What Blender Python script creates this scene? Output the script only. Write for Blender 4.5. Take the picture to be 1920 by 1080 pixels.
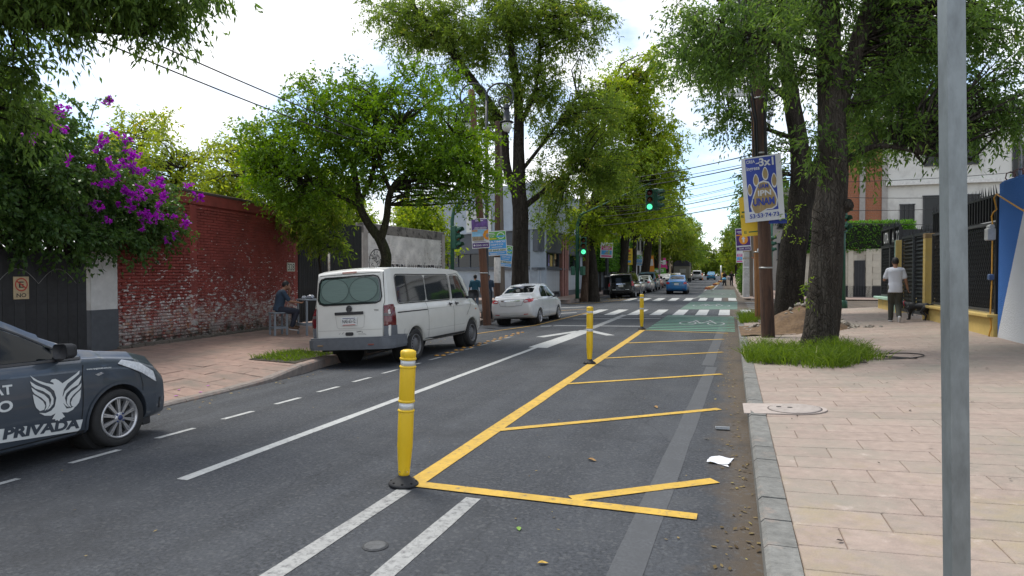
import bpy, bmesh, math, random
import numpy as np
from mathutils import Vector, Matrix, Euler
from mathutils.bvhtree import BVHTree
R=math.radians
random.seed(7); rng=np.random.default_rng(7)
for o in list(bpy.data.objects): bpy.data.objects.remove(o)
SC=bpy.context.scene; COL=SC.collection
# ------------------------------------------------------------------ camera
YAW=math.atan(396/1220); PITCH=math.atan(23/1220)
cd=bpy.data.cameras.new('camera'); cam=bpy.data.objects.new('camera',cd); COL.objects.link(cam)
cd.sensor_width=36; cd.lens=36*1220/1920; cd.clip_start=.05; cd.clip_end=3000
cam.location=(0,0,1.75); cam.rotation_euler=(R(90)-PITCH,0,YAW); SC.camera=cam
# ------------------------------------------------------------------ sky and sun
SUN_EL,SUN_AZ=R(60),R(-58)      # azimuth clockwise from +Y
wd=bpy.data.worlds.new('World'); SC.world=wd; wd.use_nodes=True
nt=wd.node_tree; nt.nodes.clear(); N=nt.nodes.new; L=nt.links.new
out=N('ShaderNodeOutputWorld'); bg=N('ShaderNodeBackground'); bg.inputs[1].default_value=.15
sky=N('ShaderNodeTexSky'); sky.sky_type='NISHITA'; sky.sun_disc=False
sky.sun_elevation=SUN_EL; sky.sun_rotation=SUN_AZ; sky.air_density=1.2; sky.dust_density=2.0; sky.altitude=2200
tc=N('ShaderNodeTexCoord'); mp=N('ShaderNodeMapping'); mp.inputs['Scale'].default_value=(1.0,1.0,2.2)
nz=N('ShaderNodeTexNoise'); nz.inputs['Scale'].default_value=2.6; nz.inputs['Detail'].default_value=7; nz.inputs['Roughness'].default_value=.58
rp=N('ShaderNodeValToRGB'); rp.color_ramp.elements[0].position=.40; rp.color_ramp.elements[1].position=.56
mx=N('ShaderNodeMix'); mx.data_type='RGBA'
mx.inputs[7].default_value=(8.6,8.75,9.0,1)
nz2=N('ShaderNodeTexNoise'); nz2.inputs['Scale'].default_value=5; nz2.inputs['Detail'].default_value=5
cl=N('ShaderNodeMix'); cl.data_type='RGBA'; cl.inputs[6].default_value=(5.0,5.15,5.4,1); cl.inputs[7].default_value=(7.5,7.55,7.6,1)
L(tc.outputs['Generated'],mp.inputs[0]); L(mp.outputs[0],nz.inputs['Vector']); L(mp.outputs[0],nz2.inputs['Vector'])
L(nz.outputs['Fac'],rp.inputs[0]); L(rp.outputs[0],mx.inputs[0]); L(sky.outputs[0],mx.inputs[6])
L(nz2.outputs['Fac'],cl.inputs[0]); L(cl.outputs[2],mx.inputs[7])
L(mx.outputs[2],bg.inputs[0]); L(bg.outputs[0],out.inputs[0])
sd=bpy.data.lights.new('sun','SUN'); sd.energy=2.4; sd.angle=R(20); sd.color=(1,.95,.86)
sun=bpy.data.objects.new('sun',sd); COL.objects.link(sun)
sv=Vector((math.sin(SUN_AZ)*math.cos(SUN_EL),math.cos(SUN_AZ)*math.cos(SUN_EL),math.sin(SUN_EL)))
sun.rotation_euler=sv.to_track_quat('Z','Y').to_euler(); sun.location=(0,0,40)
vs=SC.view_settings; vs.view_transform='Standard'; vs.look='None'; vs.exposure=.57; vs.gamma=1; vs.use_curve_mapping=False
# ------------------------------------------------------------------ helpers
def ramp_mix(nt,a,b,fac):
    m=nt.nodes.new('ShaderNodeMix'); m.data_type='RGBA'; m.inputs[6].default_value=(*a,1); m.inputs[7].default_value=(*b,1)
    nt.links.new(fac,m.inputs[0]); return m.outputs[2]
MATS={}
def mat(key,col,rough=.6,metal=0.,var=.18,scale=6.,bump=0.,bscale=None,spec=.5,coat=0.,emit=None,alt=None,alt_scale=2.,alt_lo=.5,alt_hi=.6,coords='Object',trans=0.,rnd=0.,stretch=None):
    """procedural material: base colour broken up by two noises, optional second colour in blotches, optional bump"""
    if key in MATS: return MATS[key]
    m=bpy.data.materials.new(key); m.use_nodes=True; nt=m.node_tree; n=nt.nodes; l=nt.links
    b=n['Principled BSDF']; b.inputs['Roughness'].default_value=rough; b.inputs['Metallic'].default_value=metal
    b.inputs['Specular IOR Level'].default_value=spec
    if coat: b.inputs['Coat Weight'].default_value=coat; b.inputs['Coat Roughness'].default_value=.06
    tc=n.new('ShaderNodeTexCoord'); src=tc.outputs[coords] if coords!='World' else n.new('ShaderNodeNewGeometry').outputs['Position']
    if stretch:
        mp=n.new('ShaderNodeMapping'); mp.inputs['Scale'].default_value=stretch; l.new(src,mp.inputs[0]); src=mp.outputs[0]
    nz=n.new('ShaderNodeTexNoise'); nz.inputs['Scale'].default_value=scale; nz.inputs['Detail'].default_value=8; nz.inputs['Roughness'].default_value=.65
    l.new(src,nz.inputs['Vector'])
    lo=tuple(max(0,c*(1-var)) for c in col); hi=tuple(min(1,c*(1+var)) for c in col)
    r=n.new('ShaderNodeMapRange'); r.inputs[1].default_value=.3; r.inputs[2].default_value=.7; l.new(nz.outputs['Fac'],r.inputs[0])
    c=ramp_mix(nt,lo,hi,r.outputs[0])
    if alt:
        n2=n.new('ShaderNodeTexNoise'); n2.inputs['Scale'].default_value=alt_scale; n2.inputs['Detail'].default_value=10; n2.inputs['Roughness'].default_value=.7
        l.new(src,n2.inputs['Vector'])
        r2=n.new('ShaderNodeMapRange'); r2.inputs[1].default_value=alt_lo; r2.inputs[2].default_value=alt_hi; l.new(n2.outputs['Fac'],r2.inputs[0])
        mm=n.new('ShaderNodeMix'); mm.data_type='RGBA'; l.new(r2.outputs[0],mm.inputs[0]); l.new(c,mm.inputs[6]); mm.inputs[7].default_value=(*alt,1); c=mm.outputs[2]
    if rnd:
        oi=n.new('ShaderNodeObjectInfo'); hr=n.new('ShaderNodeMapRange'); hr.inputs[3].default_value=1-rnd; hr.inputs[4].default_value=1+rnd
        l.new(oi.outputs['Random'],hr.inputs[0]); hs=n.new('ShaderNodeHueSaturation'); l.new(hr.outputs[0],hs.inputs['Value']); l.new(c,hs.inputs['Color']); c=hs.outputs[0]
    l.new(c,b.inputs['Base Color'])
    if bump:
        n3=n.new('ShaderNodeTexNoise'); n3.inputs['Scale'].default_value=bscale or scale*6; n3.inputs['Detail'].default_value=6
        l.new(src,n3.inputs['Vector']); bp=n.new('ShaderNodeBump'); bp.inputs['Strength'].default_value=min(1,bump*40); bp.inputs['Distance'].default_value=.02
        l.new(n3.outputs['Fac'],bp.inputs['Height']); l.new(bp.outputs[0],b.inputs['Normal'])
    if emit: b.inputs['Emission Color'].default_value=(*emit[0],1); b.inputs['Emission Strength'].default_value=emit[1]
    MATS[key]=m; return m
class MB:
    """collects shapes into one mesh"""
    def __init__(s): s.v=[]; s.f=[]; s.sm=[]
    def add(s,vs,fs,smooth=False):
        o=len(s.v); s.v+= [tuple(v) for v in vs]; s.f+=[tuple(i+o for i in f) for f in fs]; s.sm+=[smooth]*len(fs); return s
    def box(s,c,d,rot=None,bev=0):
        x,y,z=(a/2 for a in d)
        if bev:
            b=min(bev,x*.9,y*.9,z*.9); P=[]
            for zz,i in ((-z,b),(-z+b,0),(z-b,0),(z,b)):
                P+=[(-x+i,-y+i,zz),(x-i,-y+i,zz),(x-i,y-i,zz),(-x+i,y-i,zz)]
            F=[(3,2,1,0),(12,13,14,15)]+[(k*4+j,k*4+(j+1)%4,k*4+4+(j+1)%4,k*4+4+j) for k in range(3) for j in range(4)]
        else:
            P=[(-x,-y,-z),(x,-y,-z),(x,y,-z),(-x,y,-z),(-x,-y,z),(x,-y,z),(x,y,z),(-x,y,z)]
            F=[(3,2,1,0),(4,5,6,7),(0,1,5,4),(1,2,6,5),(2,3,7,6),(3,0,4,7)]
        M=(Euler(rot).to_matrix() if rot is not None and not isinstance(rot,Matrix) else rot)
        vs=[Vector(p) for p in P]
        if M is not None: vs=[M@p for p in vs]
        return s.add([p+Vector(c) for p in vs],F)
    def tube(s,pts,rad,n=8,cap=True,smooth=True):
        pts=[Vector(p) for p in pts]; 
        if not hasattr(rad,'__len__'): rad=[rad]*len(pts)
        vs=[];fs=[]; up=None
        for i,p in enumerate(pts):
            t=(pts[min(i+1,len(pts)-1)]-pts[max(i-1,0)])
            if t.length<1e-9: t=Vector((0,0,1))
            t.normalize()
            if up is None:
                up=Vector((1,0,0)) if abs(t.x)<.9 else Vector((0,1,0))
            a=(up-t*up.dot(t)); 
            if a.length<1e-6: a=t.orthogonal()
            a.normalize(); up=a; b=t.cross(a)
            for k in range(n):
                an=2*math.pi*k/n; vs.append(p+(a*math.cos(an)+b*math.sin(an))*rad[i])
        for i in range(len(pts)-1):
            for k in range(n): fs.append((i*n+k,i*n+(k+1)%n,(i+1)*n+(k+1)%n,(i+1)*n+k))
        s.add(vs,fs,smooth)
        if cap:
            o=len(s.v)-len(vs); s.f.append(tuple(o+k for k in reversed(range(n)))); s.f.append(tuple(o+(len(pts)-1)*n+k for k in range(n))); s.sm+=[False,False]
        return s
    def lathe(s,prof,c=(0,0,0),n=20,M=None,smooth=True):
        vs=[];fs=[]
        for r,z in prof:
            for k in range(n):
                a=2*math.pi*k/n; vs.append(Vector((r*math.cos(a),r*math.sin(a),z)))
        for i in range(len(prof)-1):
            for k in range(n): fs.append((i*n+k,i*n+(k+1)%n,(i+1)*n+(k+1)%n,(i+1)*n+k))
        fs.append(tuple(reversed(range(n)))); fs.append(tuple((len(prof)-1)*n+k for k in range(n)))
        if M is not None: vs=[M@v for v in vs]
        c=Vector(c); s.add([v+c for v in vs],fs,smooth); s.sm[-1]=False; s.sm[-2]=False; return s
    def prism(s,poly,h,M=None,c=(0,0,0)):
        """polygon in xy extruded to z 0..h, then M, then c"""
        n=len(poly); vs=[Vector((x,y,0)) for x,y in poly]+[Vector((x,y,h)) for x,y in poly]
        if M is not None: vs=[M@v for v in vs]
        c=Vector(c); fs=[tuple(reversed(range(n))),tuple(range(n,2*n))]+[(i,(i+1)%n,n+(i+1)%n,n+i) for i in range(n)]
        return s.add([v+c for v in vs],fs)
    def build(s,name,m,parent=None,label=None,kind=None,loc=None,bevel=0):
        me=bpy.data.meshes.new(name); me.from_pydata([tuple(v) for v in s.v],[],s.f); me.update()
        me.polygons.foreach_set('use_smooth',s.sm); 
        return link(name,me,m,parent,label,kind,loc)
def link(name,me,m,parent=None,label=None,kind=None,loc=None):
    if m is not None and not len(me.materials): 
        for q in (m if isinstance(m,(list,tuple)) else [m]): me.materials.append(q)
    o=bpy.data.objects.new(name,me); COL.objects.link(o)
    if parent: o.parent=parent
    if label: o['label']=label
    if kind: o['kind']=kind
    if loc is not None: o.location=loc
    return o
def tag(o,label,cat,group=None):
    o['label']=label; o['category']=cat
    if group: o['group']=group
    return o
def thing(name,label,cat,loc=(0,0,0),rot=(0,0,0),group=None):
    o=bpy.data.objects.new(name,None); COL.objects.link(o); o.location=loc; o.rotation_euler=rot if hasattr(rot,'__len__') else (0,0,rot)
    o.empty_display_size=.2
    return tag(o,label,cat,group)
def copy_tree(o,parent=None):
    kids=[c for c in o.children]; c=o.copy(); COL.objects.link(c); c.parent=parent
    for k in kids: copy_tree(k,c)
    return c
def rotz(a): return Matrix.Rotation(a,3,'Z')
RX90=Matrix.Rotation(R(90),3,'X')
# text meshes, all made with Blender's built in font
_TX={}
TMP=bpy.data.scenes.new('workbench')     # a side scene in which modifiers are evaluated cheaply
def eval_mesh(o,extra=()):
    for x in (o,*extra):
        for c in list(x.users_collection): c.objects.unlink(x)
        TMP.collection.objects.link(x)
    vl=TMP.view_layers[0]; vl.update(); me=bpy.data.meshes.new_from_object(o.evaluated_get(vl.depsgraph))
    for x in (o,*extra): bpy.data.objects.remove(x)
    return me
def text_raw(s,off):
    cu=bpy.data.curves.new('lettering','FONT'); cu.body=s; cu.size=1; cu.offset=off; cu.extrude=0; cu.resolution_u=4
    o=bpy.data.objects.new('lettering',cu); me=eval_mesh(o); bpy.data.curves.remove(cu)
    n=len(me.vertices); a=np.empty(n*3); me.vertices.foreach_get('co',a); a=a.reshape(-1,3); mn=a.min(0); mx_=a.max(0)
    a=(a-mn)/np.maximum(1e-9,mx_-mn); fs=[tuple(p.vertices) for p in me.polygons]; bpy.data.meshes.remove(me); _TX[(s,off)]=(a,fs)
def text_mesh(s,w,h,off=0.0,ext=0.0):
    """letters in the local XY plane, fitted to w x h, lower left at the origin"""
    if (s,off) not in _TX: text_raw(s,off)
    a,fs=_TX[(s,off)]; return [Vector((p[0]*w,p[1]*h,0)) for p in a],fs
def put_text(parent,s,w,h,M,m,name='lettering',off=.012):
    vs,fs=text_mesh(s,w,h,off); mb=MB(); mb.add([M@v for v in vs],fs); return mb.build(name,m,parent)
# ground heights (the street rises slowly beyond the crossing, the kerb lane falls to the left gutter)
def rise(Y):
    t=min(Y,230)-20
    return 0. if t<-4 else (.009*(t+4)**2/16 if t<4 else .009*t)
def road_z(X,Y): return rise(Y)-.06*max(0,min(2.0,-5.6-X))
def lkerb(Y):
    pts=((-20,-7.5),(10,-7.53),(11.3,-7.75),(14,-7.98),(24,-8.75),(60,-8.9),(200,-9.2))
    return float(np.interp(Y,[p[0] for p in pts],[p[1] for p in pts]))
def lsw_z(X,Y):
    d=max(0,lkerb(Y)-X); top=.05+.03*d; low=-.09+.11*d
    t=min(1,max(0,(Y-9.2)/1.4)); flat=min(top,low)
    return rise(Y)+flat*(1-t)+top*t
def rkerb(Y): return float(np.interp(Y,[2,5,12,22,30],[.21,.25,.34,.46,.56]))
def rsw_z(X,Y):
    s=.035+.04*min(1,max(0,(Y-4)/16)); return rise(Y)+.15+s*max(0,X-.4)
# ================================================================== SETTING: road, pavements, kerbs
def sheet(name,xs,ys,zf,m,parent=None,kind='structure',xf=None):
    V=[];F=[]
    for y in ys:
        for x in xs:
            X=xf(x,y) if xf else x; V.append((X,y,zf(X,y)))
    n=len(xs)
    for j in range(len(ys)-1):
        for i in range(n-1): F.append((j*n+i,j*n+i+1,(j+1)*n+i+1,(j+1)*n+i))
    mb=MB(); mb.add(V,F,True); return mb.build(name,m,parent,kind=kind)
def asphalt():
    m=mat('asphalt',(.055,.060,.069),.85,var=.55,scale=38,bump=.016,bscale=150,alt=(.072,.077,.085),alt_scale=.9,alt_lo=.45,alt_hi=.72,spec=.3)
    nt=m.node_tree;n=nt.nodes;l=nt.links;b=n['Principled BSDF']; src=b.inputs['Base Color'].links[0].from_socket
    tc=n.new('ShaderNodeTexCoord'); sx=n.new('ShaderNodeSeparateXYZ'); l.new(tc.outputs['Object'],sx.inputs[0])
    nz=n.new('ShaderNodeTexNoise'); nz.inputs['Scale'].default_value=1.7; nz.inputs['Detail'].default_value=9; nz.inputs['Roughness'].default_value=.75; l.new(tc.outputs['Object'],nz.inputs['Vector'])
    ad=n.new('ShaderNodeMath'); ad.operation='MULTIPLY_ADD'; l.new(nz.outputs['Fac'],ad.inputs[0]); ad.inputs[1].default_value=.95; l.new(sx.outputs[0],ad.inputs[2])
    mr=n.new('ShaderNodeMapRange'); mr.inputs[1].default_value=.34; mr.inputs[2].default_value=.66; l.new(ad.outputs[0],mr.inputs[0])
    mm=n.new('ShaderNodeMix'); mm.data_type='RGBA'; l.new(mr.outputs[0],mm.inputs[0]); l.new(src,mm.inputs[6]); mm.inputs[7].default_value=(.105,.083,.062,1)
    # long tyre-polished bands and oil darkening down the lanes
    mp=n.new('ShaderNodeMapping'); mp.inputs['Scale'].default_value=(1.6,.07,1); l.new(tc.outputs['Object'],mp.inputs[0])
    n4=n.new('ShaderNodeTexNoise'); n4.inputs['Scale'].default_value=1.3; n4.inputs['Detail'].default_value=6; l.new(mp.outputs[0],n4.inputs['Vector'])
    r4=n.new('ShaderNodeMapRange'); r4.inputs[1].default_value=.35; r4.inputs[2].default_value=.7; r4.inputs[3].default_value=.82; r4.inputs[4].default_value=1.14; l.new(n4.outputs['Fac'],r4.inputs[0])
    hs=n.new('ShaderNodeHueSaturation'); l.new(r4.outputs[0],hs.inputs['Value']); l.new(mm.outputs[2],hs.inputs['Color'])
    # hairline cracks
    vo=n.new('ShaderNodeTexVoronoi'); vo.feature='DISTANCE_TO_EDGE'; vo.inputs['Scale'].default_value=.45
    wn=n.new('ShaderNodeTexNoise'); wn.inputs['Scale'].default_value=2.5; wn.inputs['Detail'].default_value=6; l.new(tc.outputs['Object'],wn.inputs['Vector'])
    av=n.new('ShaderNodeVectorMath'); av.operation='MULTIPLY_ADD'; l.new(wn.outputs['Color'],av.inputs[0]); av.inputs[1].default_value=(.5,.5,0); l.new(tc.outputs['Object'],av.inputs[2]); l.new(av.outputs[0],vo.inputs['Vector'])
    rc=n.new('ShaderNodeMapRange'); rc.inputs[1].default_value=.0; rc.inputs[2].default_value=.006; rc.inputs[3].default_value=.75; rc.inputs[4].default_value=1; l.new(vo.outputs['Distance'],rc.inputs[0])
    hs2=n.new('ShaderNodeHueSaturation'); l.new(rc.outputs[0],hs2.inputs['Value']); l.new(hs.outputs[0],hs2.inputs['Color'])
    # pale stone chips in the binder
    vc=n.new('ShaderNodeTexVoronoi'); vc.inputs['Scale'].default_value=42; l.new(tc.outputs['Object'],vc.inputs['Vector']); sc_=n.new('ShaderNodeSeparateXYZ'); l.new(vc.outputs['Color'],sc_.inputs[0])
    rv=n.new('ShaderNodeMapRange'); rv.inputs[1].default_value=.80; rv.inputs[2].default_value=.98; rv.inputs[4].default_value=.38; l.new(sc_.outputs[0],rv.inputs[0])
    mv=n.new('ShaderNodeMix'); mv.data_type='RGBA'; l.new(rv.outputs[0],mv.inputs[0]); l.new(hs2.outputs[0],mv.inputs[6]); mv.inputs[7].default_value=(.13,.135,.14,1)
    l.new(mv.outputs[2],b.inputs['Base Color']); return m
ASPH=asphalt()
def stain(m,col,scale,lo,hi,ymax):
    n=m.node_tree.nodes;l=m.node_tree.links;b=n['Principled BSDF']; src=b.inputs['Base Color'].links[0].from_socket; g=n.new('ShaderNodeNewGeometry'); nz=n.new('ShaderNodeTexNoise'); nz.inputs['Scale'].default_value=scale; nz.inputs['Detail'].default_value=9; nz.inputs['Roughness'].default_value=.72; l.new(g.outputs['Position'],nz.inputs['Vector'])
    sx=n.new('ShaderNodeSeparateXYZ'); l.new(g.outputs['Position'],sx.inputs[0]); my=n.new('ShaderNodeMapRange'); my.inputs[1].default_value=ymax; my.inputs[2].default_value=ymax-3; my.inputs[3].default_value=-.12; my.inputs[4].default_value=.0; l.new(sx.outputs[1],my.inputs[0])
    ad=n.new('ShaderNodeMath'); l.new(nz.outputs['Fac'],ad.inputs[0]); l.new(my.outputs[0],ad.inputs[1]); r=n.new('ShaderNodeMapRange'); r.inputs[1].default_value=lo; r.inputs[2].default_value=hi; r.inputs[4].default_value=.8; l.new(ad.outputs[0],r.inputs[0])
    mm=n.new('ShaderNodeMix'); mm.data_type='RGBA'; l.new(r.outputs[0],mm.inputs[0]); l.new(src,mm.inputs[6]); mm.inputs[7].default_value=(*col,1); l.new(mm.outputs[2],b.inputs['Base Color'])
stain(ASPH,(.034,.036,.040),.55,.52,.72,300); stain(ASPH,(.026,.027,.029),3.2,.66,.76,300); stain(ASPH,(.090,.092,.093),1.3,.58,.80,300)
ys_far=[-12+i*1.0 for i in range(62)]+[50+i*5 for i in range(1,37)]
ground=sheet('ground',[-900,-300,-100,-40,-20,0,20,40,100,300,900],[-300,-50,-12,0,10,20,30,40,60,100,150,230,300,600,1500],lambda X,Y:rise(Y)-.35,mat('bare_ground',(.16,.15,.13),.95,var=.25,scale=.7))
road=sheet('road',[-9.6,-8.6,-8.0,-7.6,-7.2,-6.6,-6.1,-5.6,-5.0,-4,-3,-2,-1,-.4,.1,.6,1.2,1.8],ys_far,road_z,ASPH)
cross_l=sheet('cross_street',[-60,-40,-25,-15,-9.61],[26.5,29,31.5,34,37.5],lambda X,Y:road_z(-9.6,Y)-.002,ASPH,xf=lambda x,y:x)
cross_r=sheet('cross_street',[1.81,4,8,15,30,60],[26.2,28,30,34,38,42.6],lambda X,Y:road_z(1.8,Y)-.002+.012*(X-1.8),ASPH)
# ---- painted markings, children of the road, each 4 mm above it
def strip(name,pts,w,m,z=.004,step=.6,parent=road,flat=False):
    P=[Vector((p[0],p[1],0)) for p in pts]; Q=[P[0]]
    for a,b in zip(P,P[1:]):
        k=max(1,int((b-a).length/step))
        for i in range(1,k+1): Q.append(a.lerp(b,i/k))
    V=[];F=[]
    for i,p in enumerate(Q):
        t=(Q[min(i+1,len(Q)-1)]-Q[max(0,i-1)]).normalized(); nrm=Vector((t.y,-t.x,0))
        ww=w if not hasattr(w,'__len__') else w[0]+(w[1]-w[0])*i/(len(Q)-1)
        for s_ in (-.5,0,.5):
            q=p+nrm*ww*s_; jit=0 if s_==0 else random.uniform(-.006,.006); q=q+nrm*jit
            V.append((q.x,q.y,road_z(q.x,q.y)+z))
    for i in range(len(Q)-1):
        for k in range(2): F.append((i*3+k,i*3+k+1,i*3+k+4,i*3+k+3))
    mb=MB(); mb.add(V,F); return mb.build(name,m,parent)
def quadpatch(name,c,m,z=.004,n=6,parent=road):
    V=[];F=[]; c=[Vector((*p,0)) for p in c]
    for j in range(n+1):
        for i in range(n+1):
            p=c[0].lerp(c[1],i/n).lerp(c[3].lerp(c[2],i/n),j/n); V.append((p.x,p.y,road_z(p.x,p.y)+z))
    for j in range(n):
        for i in range(n): F.append((j*(n+1)+i,j*(n+1)+i+1,(j+1)*(n+1)+i+1,(j+1)*(n+1)+i))
    mb=MB(); mb.add(V,F); return mb.build(name,m,parent)
WHITE=mat('road_paint_white',(.39,.40,.395),.75,var=.14,scale=7,alt=(.10,.10,.105),alt_scale=22,alt_lo=.54,alt_hi=.70,bump=.004,bscale=200)
OLDW=mat('road_paint_worn',(.29,.295,.29),.75,var=.15,scale=9,alt=(.10,.10,.105),alt_scale=20,alt_lo=.48,alt_hi=.68)
GHOST=mat('ground_off_line',(.071,.076,.084),.85,var=.4,scale=38,alt=(.060,.064,.070),alt_scale=3,alt_lo=.36,alt_hi=.66)
YEL=mat('road_paint_yellow',(.50,.315,.044),.75,var=.18,scale=5,alt=(.17,.135,.08),alt_scale=15,alt_lo=.53,alt_hi=.70,bump=.004,bscale=200)
OLDY=mat('road_paint_yellow_worn',(.52,.31,.06),.7,var=.15,scale=9,alt=(.11,.10,.09),alt_scale=16,alt_lo=.50,alt_hi=.66)
GRN=mat('bike_lane_green',(.085,.215,.150),.75,var=.15,scale=8,alt=(.068,.085,.078),alt_scale=9,alt_lo=.52,alt_hi=.72)
GRN2=mat('bike_lane_green_faded',(.090,.165,.128),.78,var=.15,scale=5,alt=(.070,.078,.076),alt_scale=4,alt_lo=.48,alt_hi=.72)
strip('yellow_edge_line',[(-2.46,4.98),(-2.44,21.0)],.17,YEL,z=.006)
strip('yellow_end_line',[(-2.46,4.9),(-1.15,4.88),(-.17,4.86)],.13,YEL,z=.010)
for a,b,w in (((-1.12,4.96),(-.06,5.78),.13),((-2.4,6.93),(-.04,8.92),.11),((-2.4,10.22),(-.02,12.1),.10),((-2.4,13.65),(0,15.6),.10),((-2.38,16.9),(.03,18.75),.11)):
    strip('yellow_hatch_line',[a,b],w,YEL,z=.008)
strip('yellow_hatch_line',[(-2.44,20.95),(.15,20.6)],.11,YEL,z=.008)
strip('lane_line',[(-4.40,4.4),(-4.33,15.2)],.115,WHITE)
strip('lane_line',[(-2.55,-2),(-2.47,4.75)],.13,OLDW); strip('lane_line',[(-1.95,-2),(-1.86,4.74)],.13,OLDW)
for k in range(-4,14): 
    y=4.5+k*.985; strip('parking_dash',[(-5.83,y),(-5.80,y+.5)],.085,WHITE if k<9 else OLDW)
strip('ground_off_line',[(-.62,1.5),(-.33,9.4),(-.2,13)],.20,GHOST,z=.003); strip('ground_off_line',[(-.28,13.2),(.10,27.5)],.22,GHOST,z=.003)
# lane arrow with its barbs, crossing lines
strip('arrow_shaft',[(-4.28,15.2),(-4.12,20.4)],(.48,.42),WHITE); strip('arrow_barb',[(-4.95,17.8),(-4.3,20.0)],.26,WHITE,z=.007); strip('arrow_barb',[(-4.1,20.4),(-3.12,18.9)],.28,WHITE,z=.007)
strip('lane_line',[(-4.13,20.5),(-4.0,28.0)],.24,OLDW,z=.006)
strip('stop_line',[(-6.0,21.7),(-2.62,22.4)],.22,WHITE,z=.009); strip('stop_line',[(-5.6,25.0),(-2.35,26.2)],.24,OLDW,z=.009); strip('stop_line',[(-5.3,26.7),(1.0,28.35)],.16,OLDW,z=.011)
for k in range(8):
    x=-5.55+k*.93; y0=27.3+(x+5.5)*.24
    quadpatch('crosswalk_stripe',[(x-.22,y0),(x+.24,y0+.1),(x+.28,y0+4.1),(x-.18,y0+4.0)],WHITE,z=.013)
for k in range(8):
    x=-5.75+k*.90; y0=40.3+(x+5.7)*.30
    quadpatch('crosswalk_stripe',[(x-.23,y0),(x+.25,y0+.1),(x+.26,y0+4.4),(x-.22,y0+4.3)],WHITE,z=.008)
for k in range(11):
    t=k/11; a=21.15+k*.665; h=.37
    x0=-2.36+.14*t; 
    quadpatch('bike_lane_bar',[(x0,a),(.36+.08*t,a+.12),(.36+.08*t,a+.12+h),(x0+.02,a+h)],GRN,z=.005)
quadpatch('bike_lane_panel',[(-2.0,32.6),(.66,33.3),(.82,41.4),(-1.85,40.6)],GRN2,z=.005)
quadpatch('bike_lane_panel',[(-1.8,46.3),(.9,47.0),(1.0,66),(-1.4,65.4)],mat('bike_lane_green_pale',(.085,.125,.105),.78,var=.15,scale=4,alt=(.072,.078,.078),alt_scale=2,alt_lo=.4,alt_hi=.7),z=.004)
def bike_mark(cx,cy,s,m):
    mb=MB()
    def seg(a,b,w=.09):
        a=Vector((*a,0));b=Vector((*b,0));t=(b-a).normalized();n=Vector((t.y,-t.x,0))*w/2*s
        pts=[a*s+n*-1,a*s+n,b*s+n,b*s-n]; pts=[(cx+p.x,cy+p.y,road_z(cx+p.x,cy+p.y)+.012) for p in pts]; mb.add(pts,[(0,1,2,3)])
    for c in (-.62,.62):
        for k in range(14):
            a0,a1=2*math.pi*k/14,2*math.pi*(k+1)/14
            seg((c+.36*math.cos(a0),.9*math.sin(a0)),(c+.36*math.cos(a1),.9*math.sin(a1)),.07)
    for a,b in (((-.62,0),(-.28,1.5)),((-.28,1.5),(.34,1.5)),((.34,1.5),(-.05,0)),((-.05,0),(-.62,0)),((-.05,0),(-.34,1.7)),((.62,0),(.3,1.9)),((.3,1.9),(.5,2.1)),((-.44,1.8),(-.22,1.8))): seg(a,b)
    return mb.build('bicycle_symbol',m,road)
bike_mark(-.72,24.2,.78,WHITE); bike_mark(-.6,36.3,.95,WHITE); bike_mark(-.35,53,.95,OLDW)
strip('lane_line',[(-1.9,44.8),(-1.55,48.5)],.15,OLDW); strip('lane_line',[(-1.35,44.9),(-1.05,48.6)],.15,OLDW)
strip('lane_line',[(-1.62,60),(-1.2,88)],.14,OLDW); strip('lane_line',[(-1.05,60),(-.6,88)],.14,OLDW)
strip('stop_line',[(-3.0,56),(-2.0,56.6)],.3,OLDW); strip('stop_line',[(-5.6,48),(-2.9,48.8)],.25,OLDW)
strip('yellow_kerb_line',[(-7.6,19.0),(-6.35,22.2),(-5.75,30.2)],.13,OLDY,z=.012); strip('yellow_kerb_line',[(-9.0,38.4),(-7.6,39.6),(-5.7,43.6)],.16,OLDY,z=.012)
strip('yellow_kerb_line',[(-9.4,31.5),(-6.6,32.6)],.14,OLDY); strip('worn_lane_line',[(-9.0,29),(-6.5,29.8)],.5,OLDW); strip('worn_lane_line',[(-9.2,33.8),(-7.2,35.4)],.5,OLDW)
for k in range(4): strip('crosswalk_stripe',[(1.2,34.0+k*1.9),(4.8,34.8+k*1.9)],.45,OLDW,z=.03)
# ---- left pavement
PINK=mat('pink_paving',(.29,.195,.158),.9,var=.18,scale=6,bump=.010,bscale=70,alt=(.17,.145,.12),alt_scale=.8,alt_lo=.47,alt_hi=.72,rnd=.05,coords='World')
PINK_R=mat('pink_paving_pale',(.300,.236,.200),.9,var=.16,scale=9,bump=.010,bscale=70,alt=(.245,.225,.185),alt_scale=1.1,alt_lo=.44,alt_hi=.70,rnd=.06,coords='World')
stain(PINK_R,(.30,.245,.145),1.5,.47,.68,7.5); stain(PINK_R,(.44,.37,.33),4.5,.60,.72,9); stain(PINK_R,(.13,.115,.10),2.6,.60,.78,30); stain(PINK,(.11,.095,.075),1.4,.56,.78,30)
JOINT=mat('paving_joint',(.225,.160,.125),.95,var=.25,scale=12)
CONC=mat('kerb_concrete',(.22,.19,.17),.9,var=.25,scale=9,bump=.01,bscale=60,alt=(.28,.20,.165),alt_scale=3,rnd=.1)
KERB=mat('kerb_stone',(.165,.165,.155),.9,var=.28,scale=12,bump=.014,bscale=60,alt=(.29,.235,.20),alt_scale=4,alt_lo=.55,alt_hi=.72,rnd=.14)
lp=sheet('left_pavement',[i/8 for i in range(9)],[-8+i for i in range(33)],lambda X,Y:lsw_z(X,Y)-.014,JOINT,xf=lambda t,y:lkerb(y)-.12-(8.2)*t)
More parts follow.
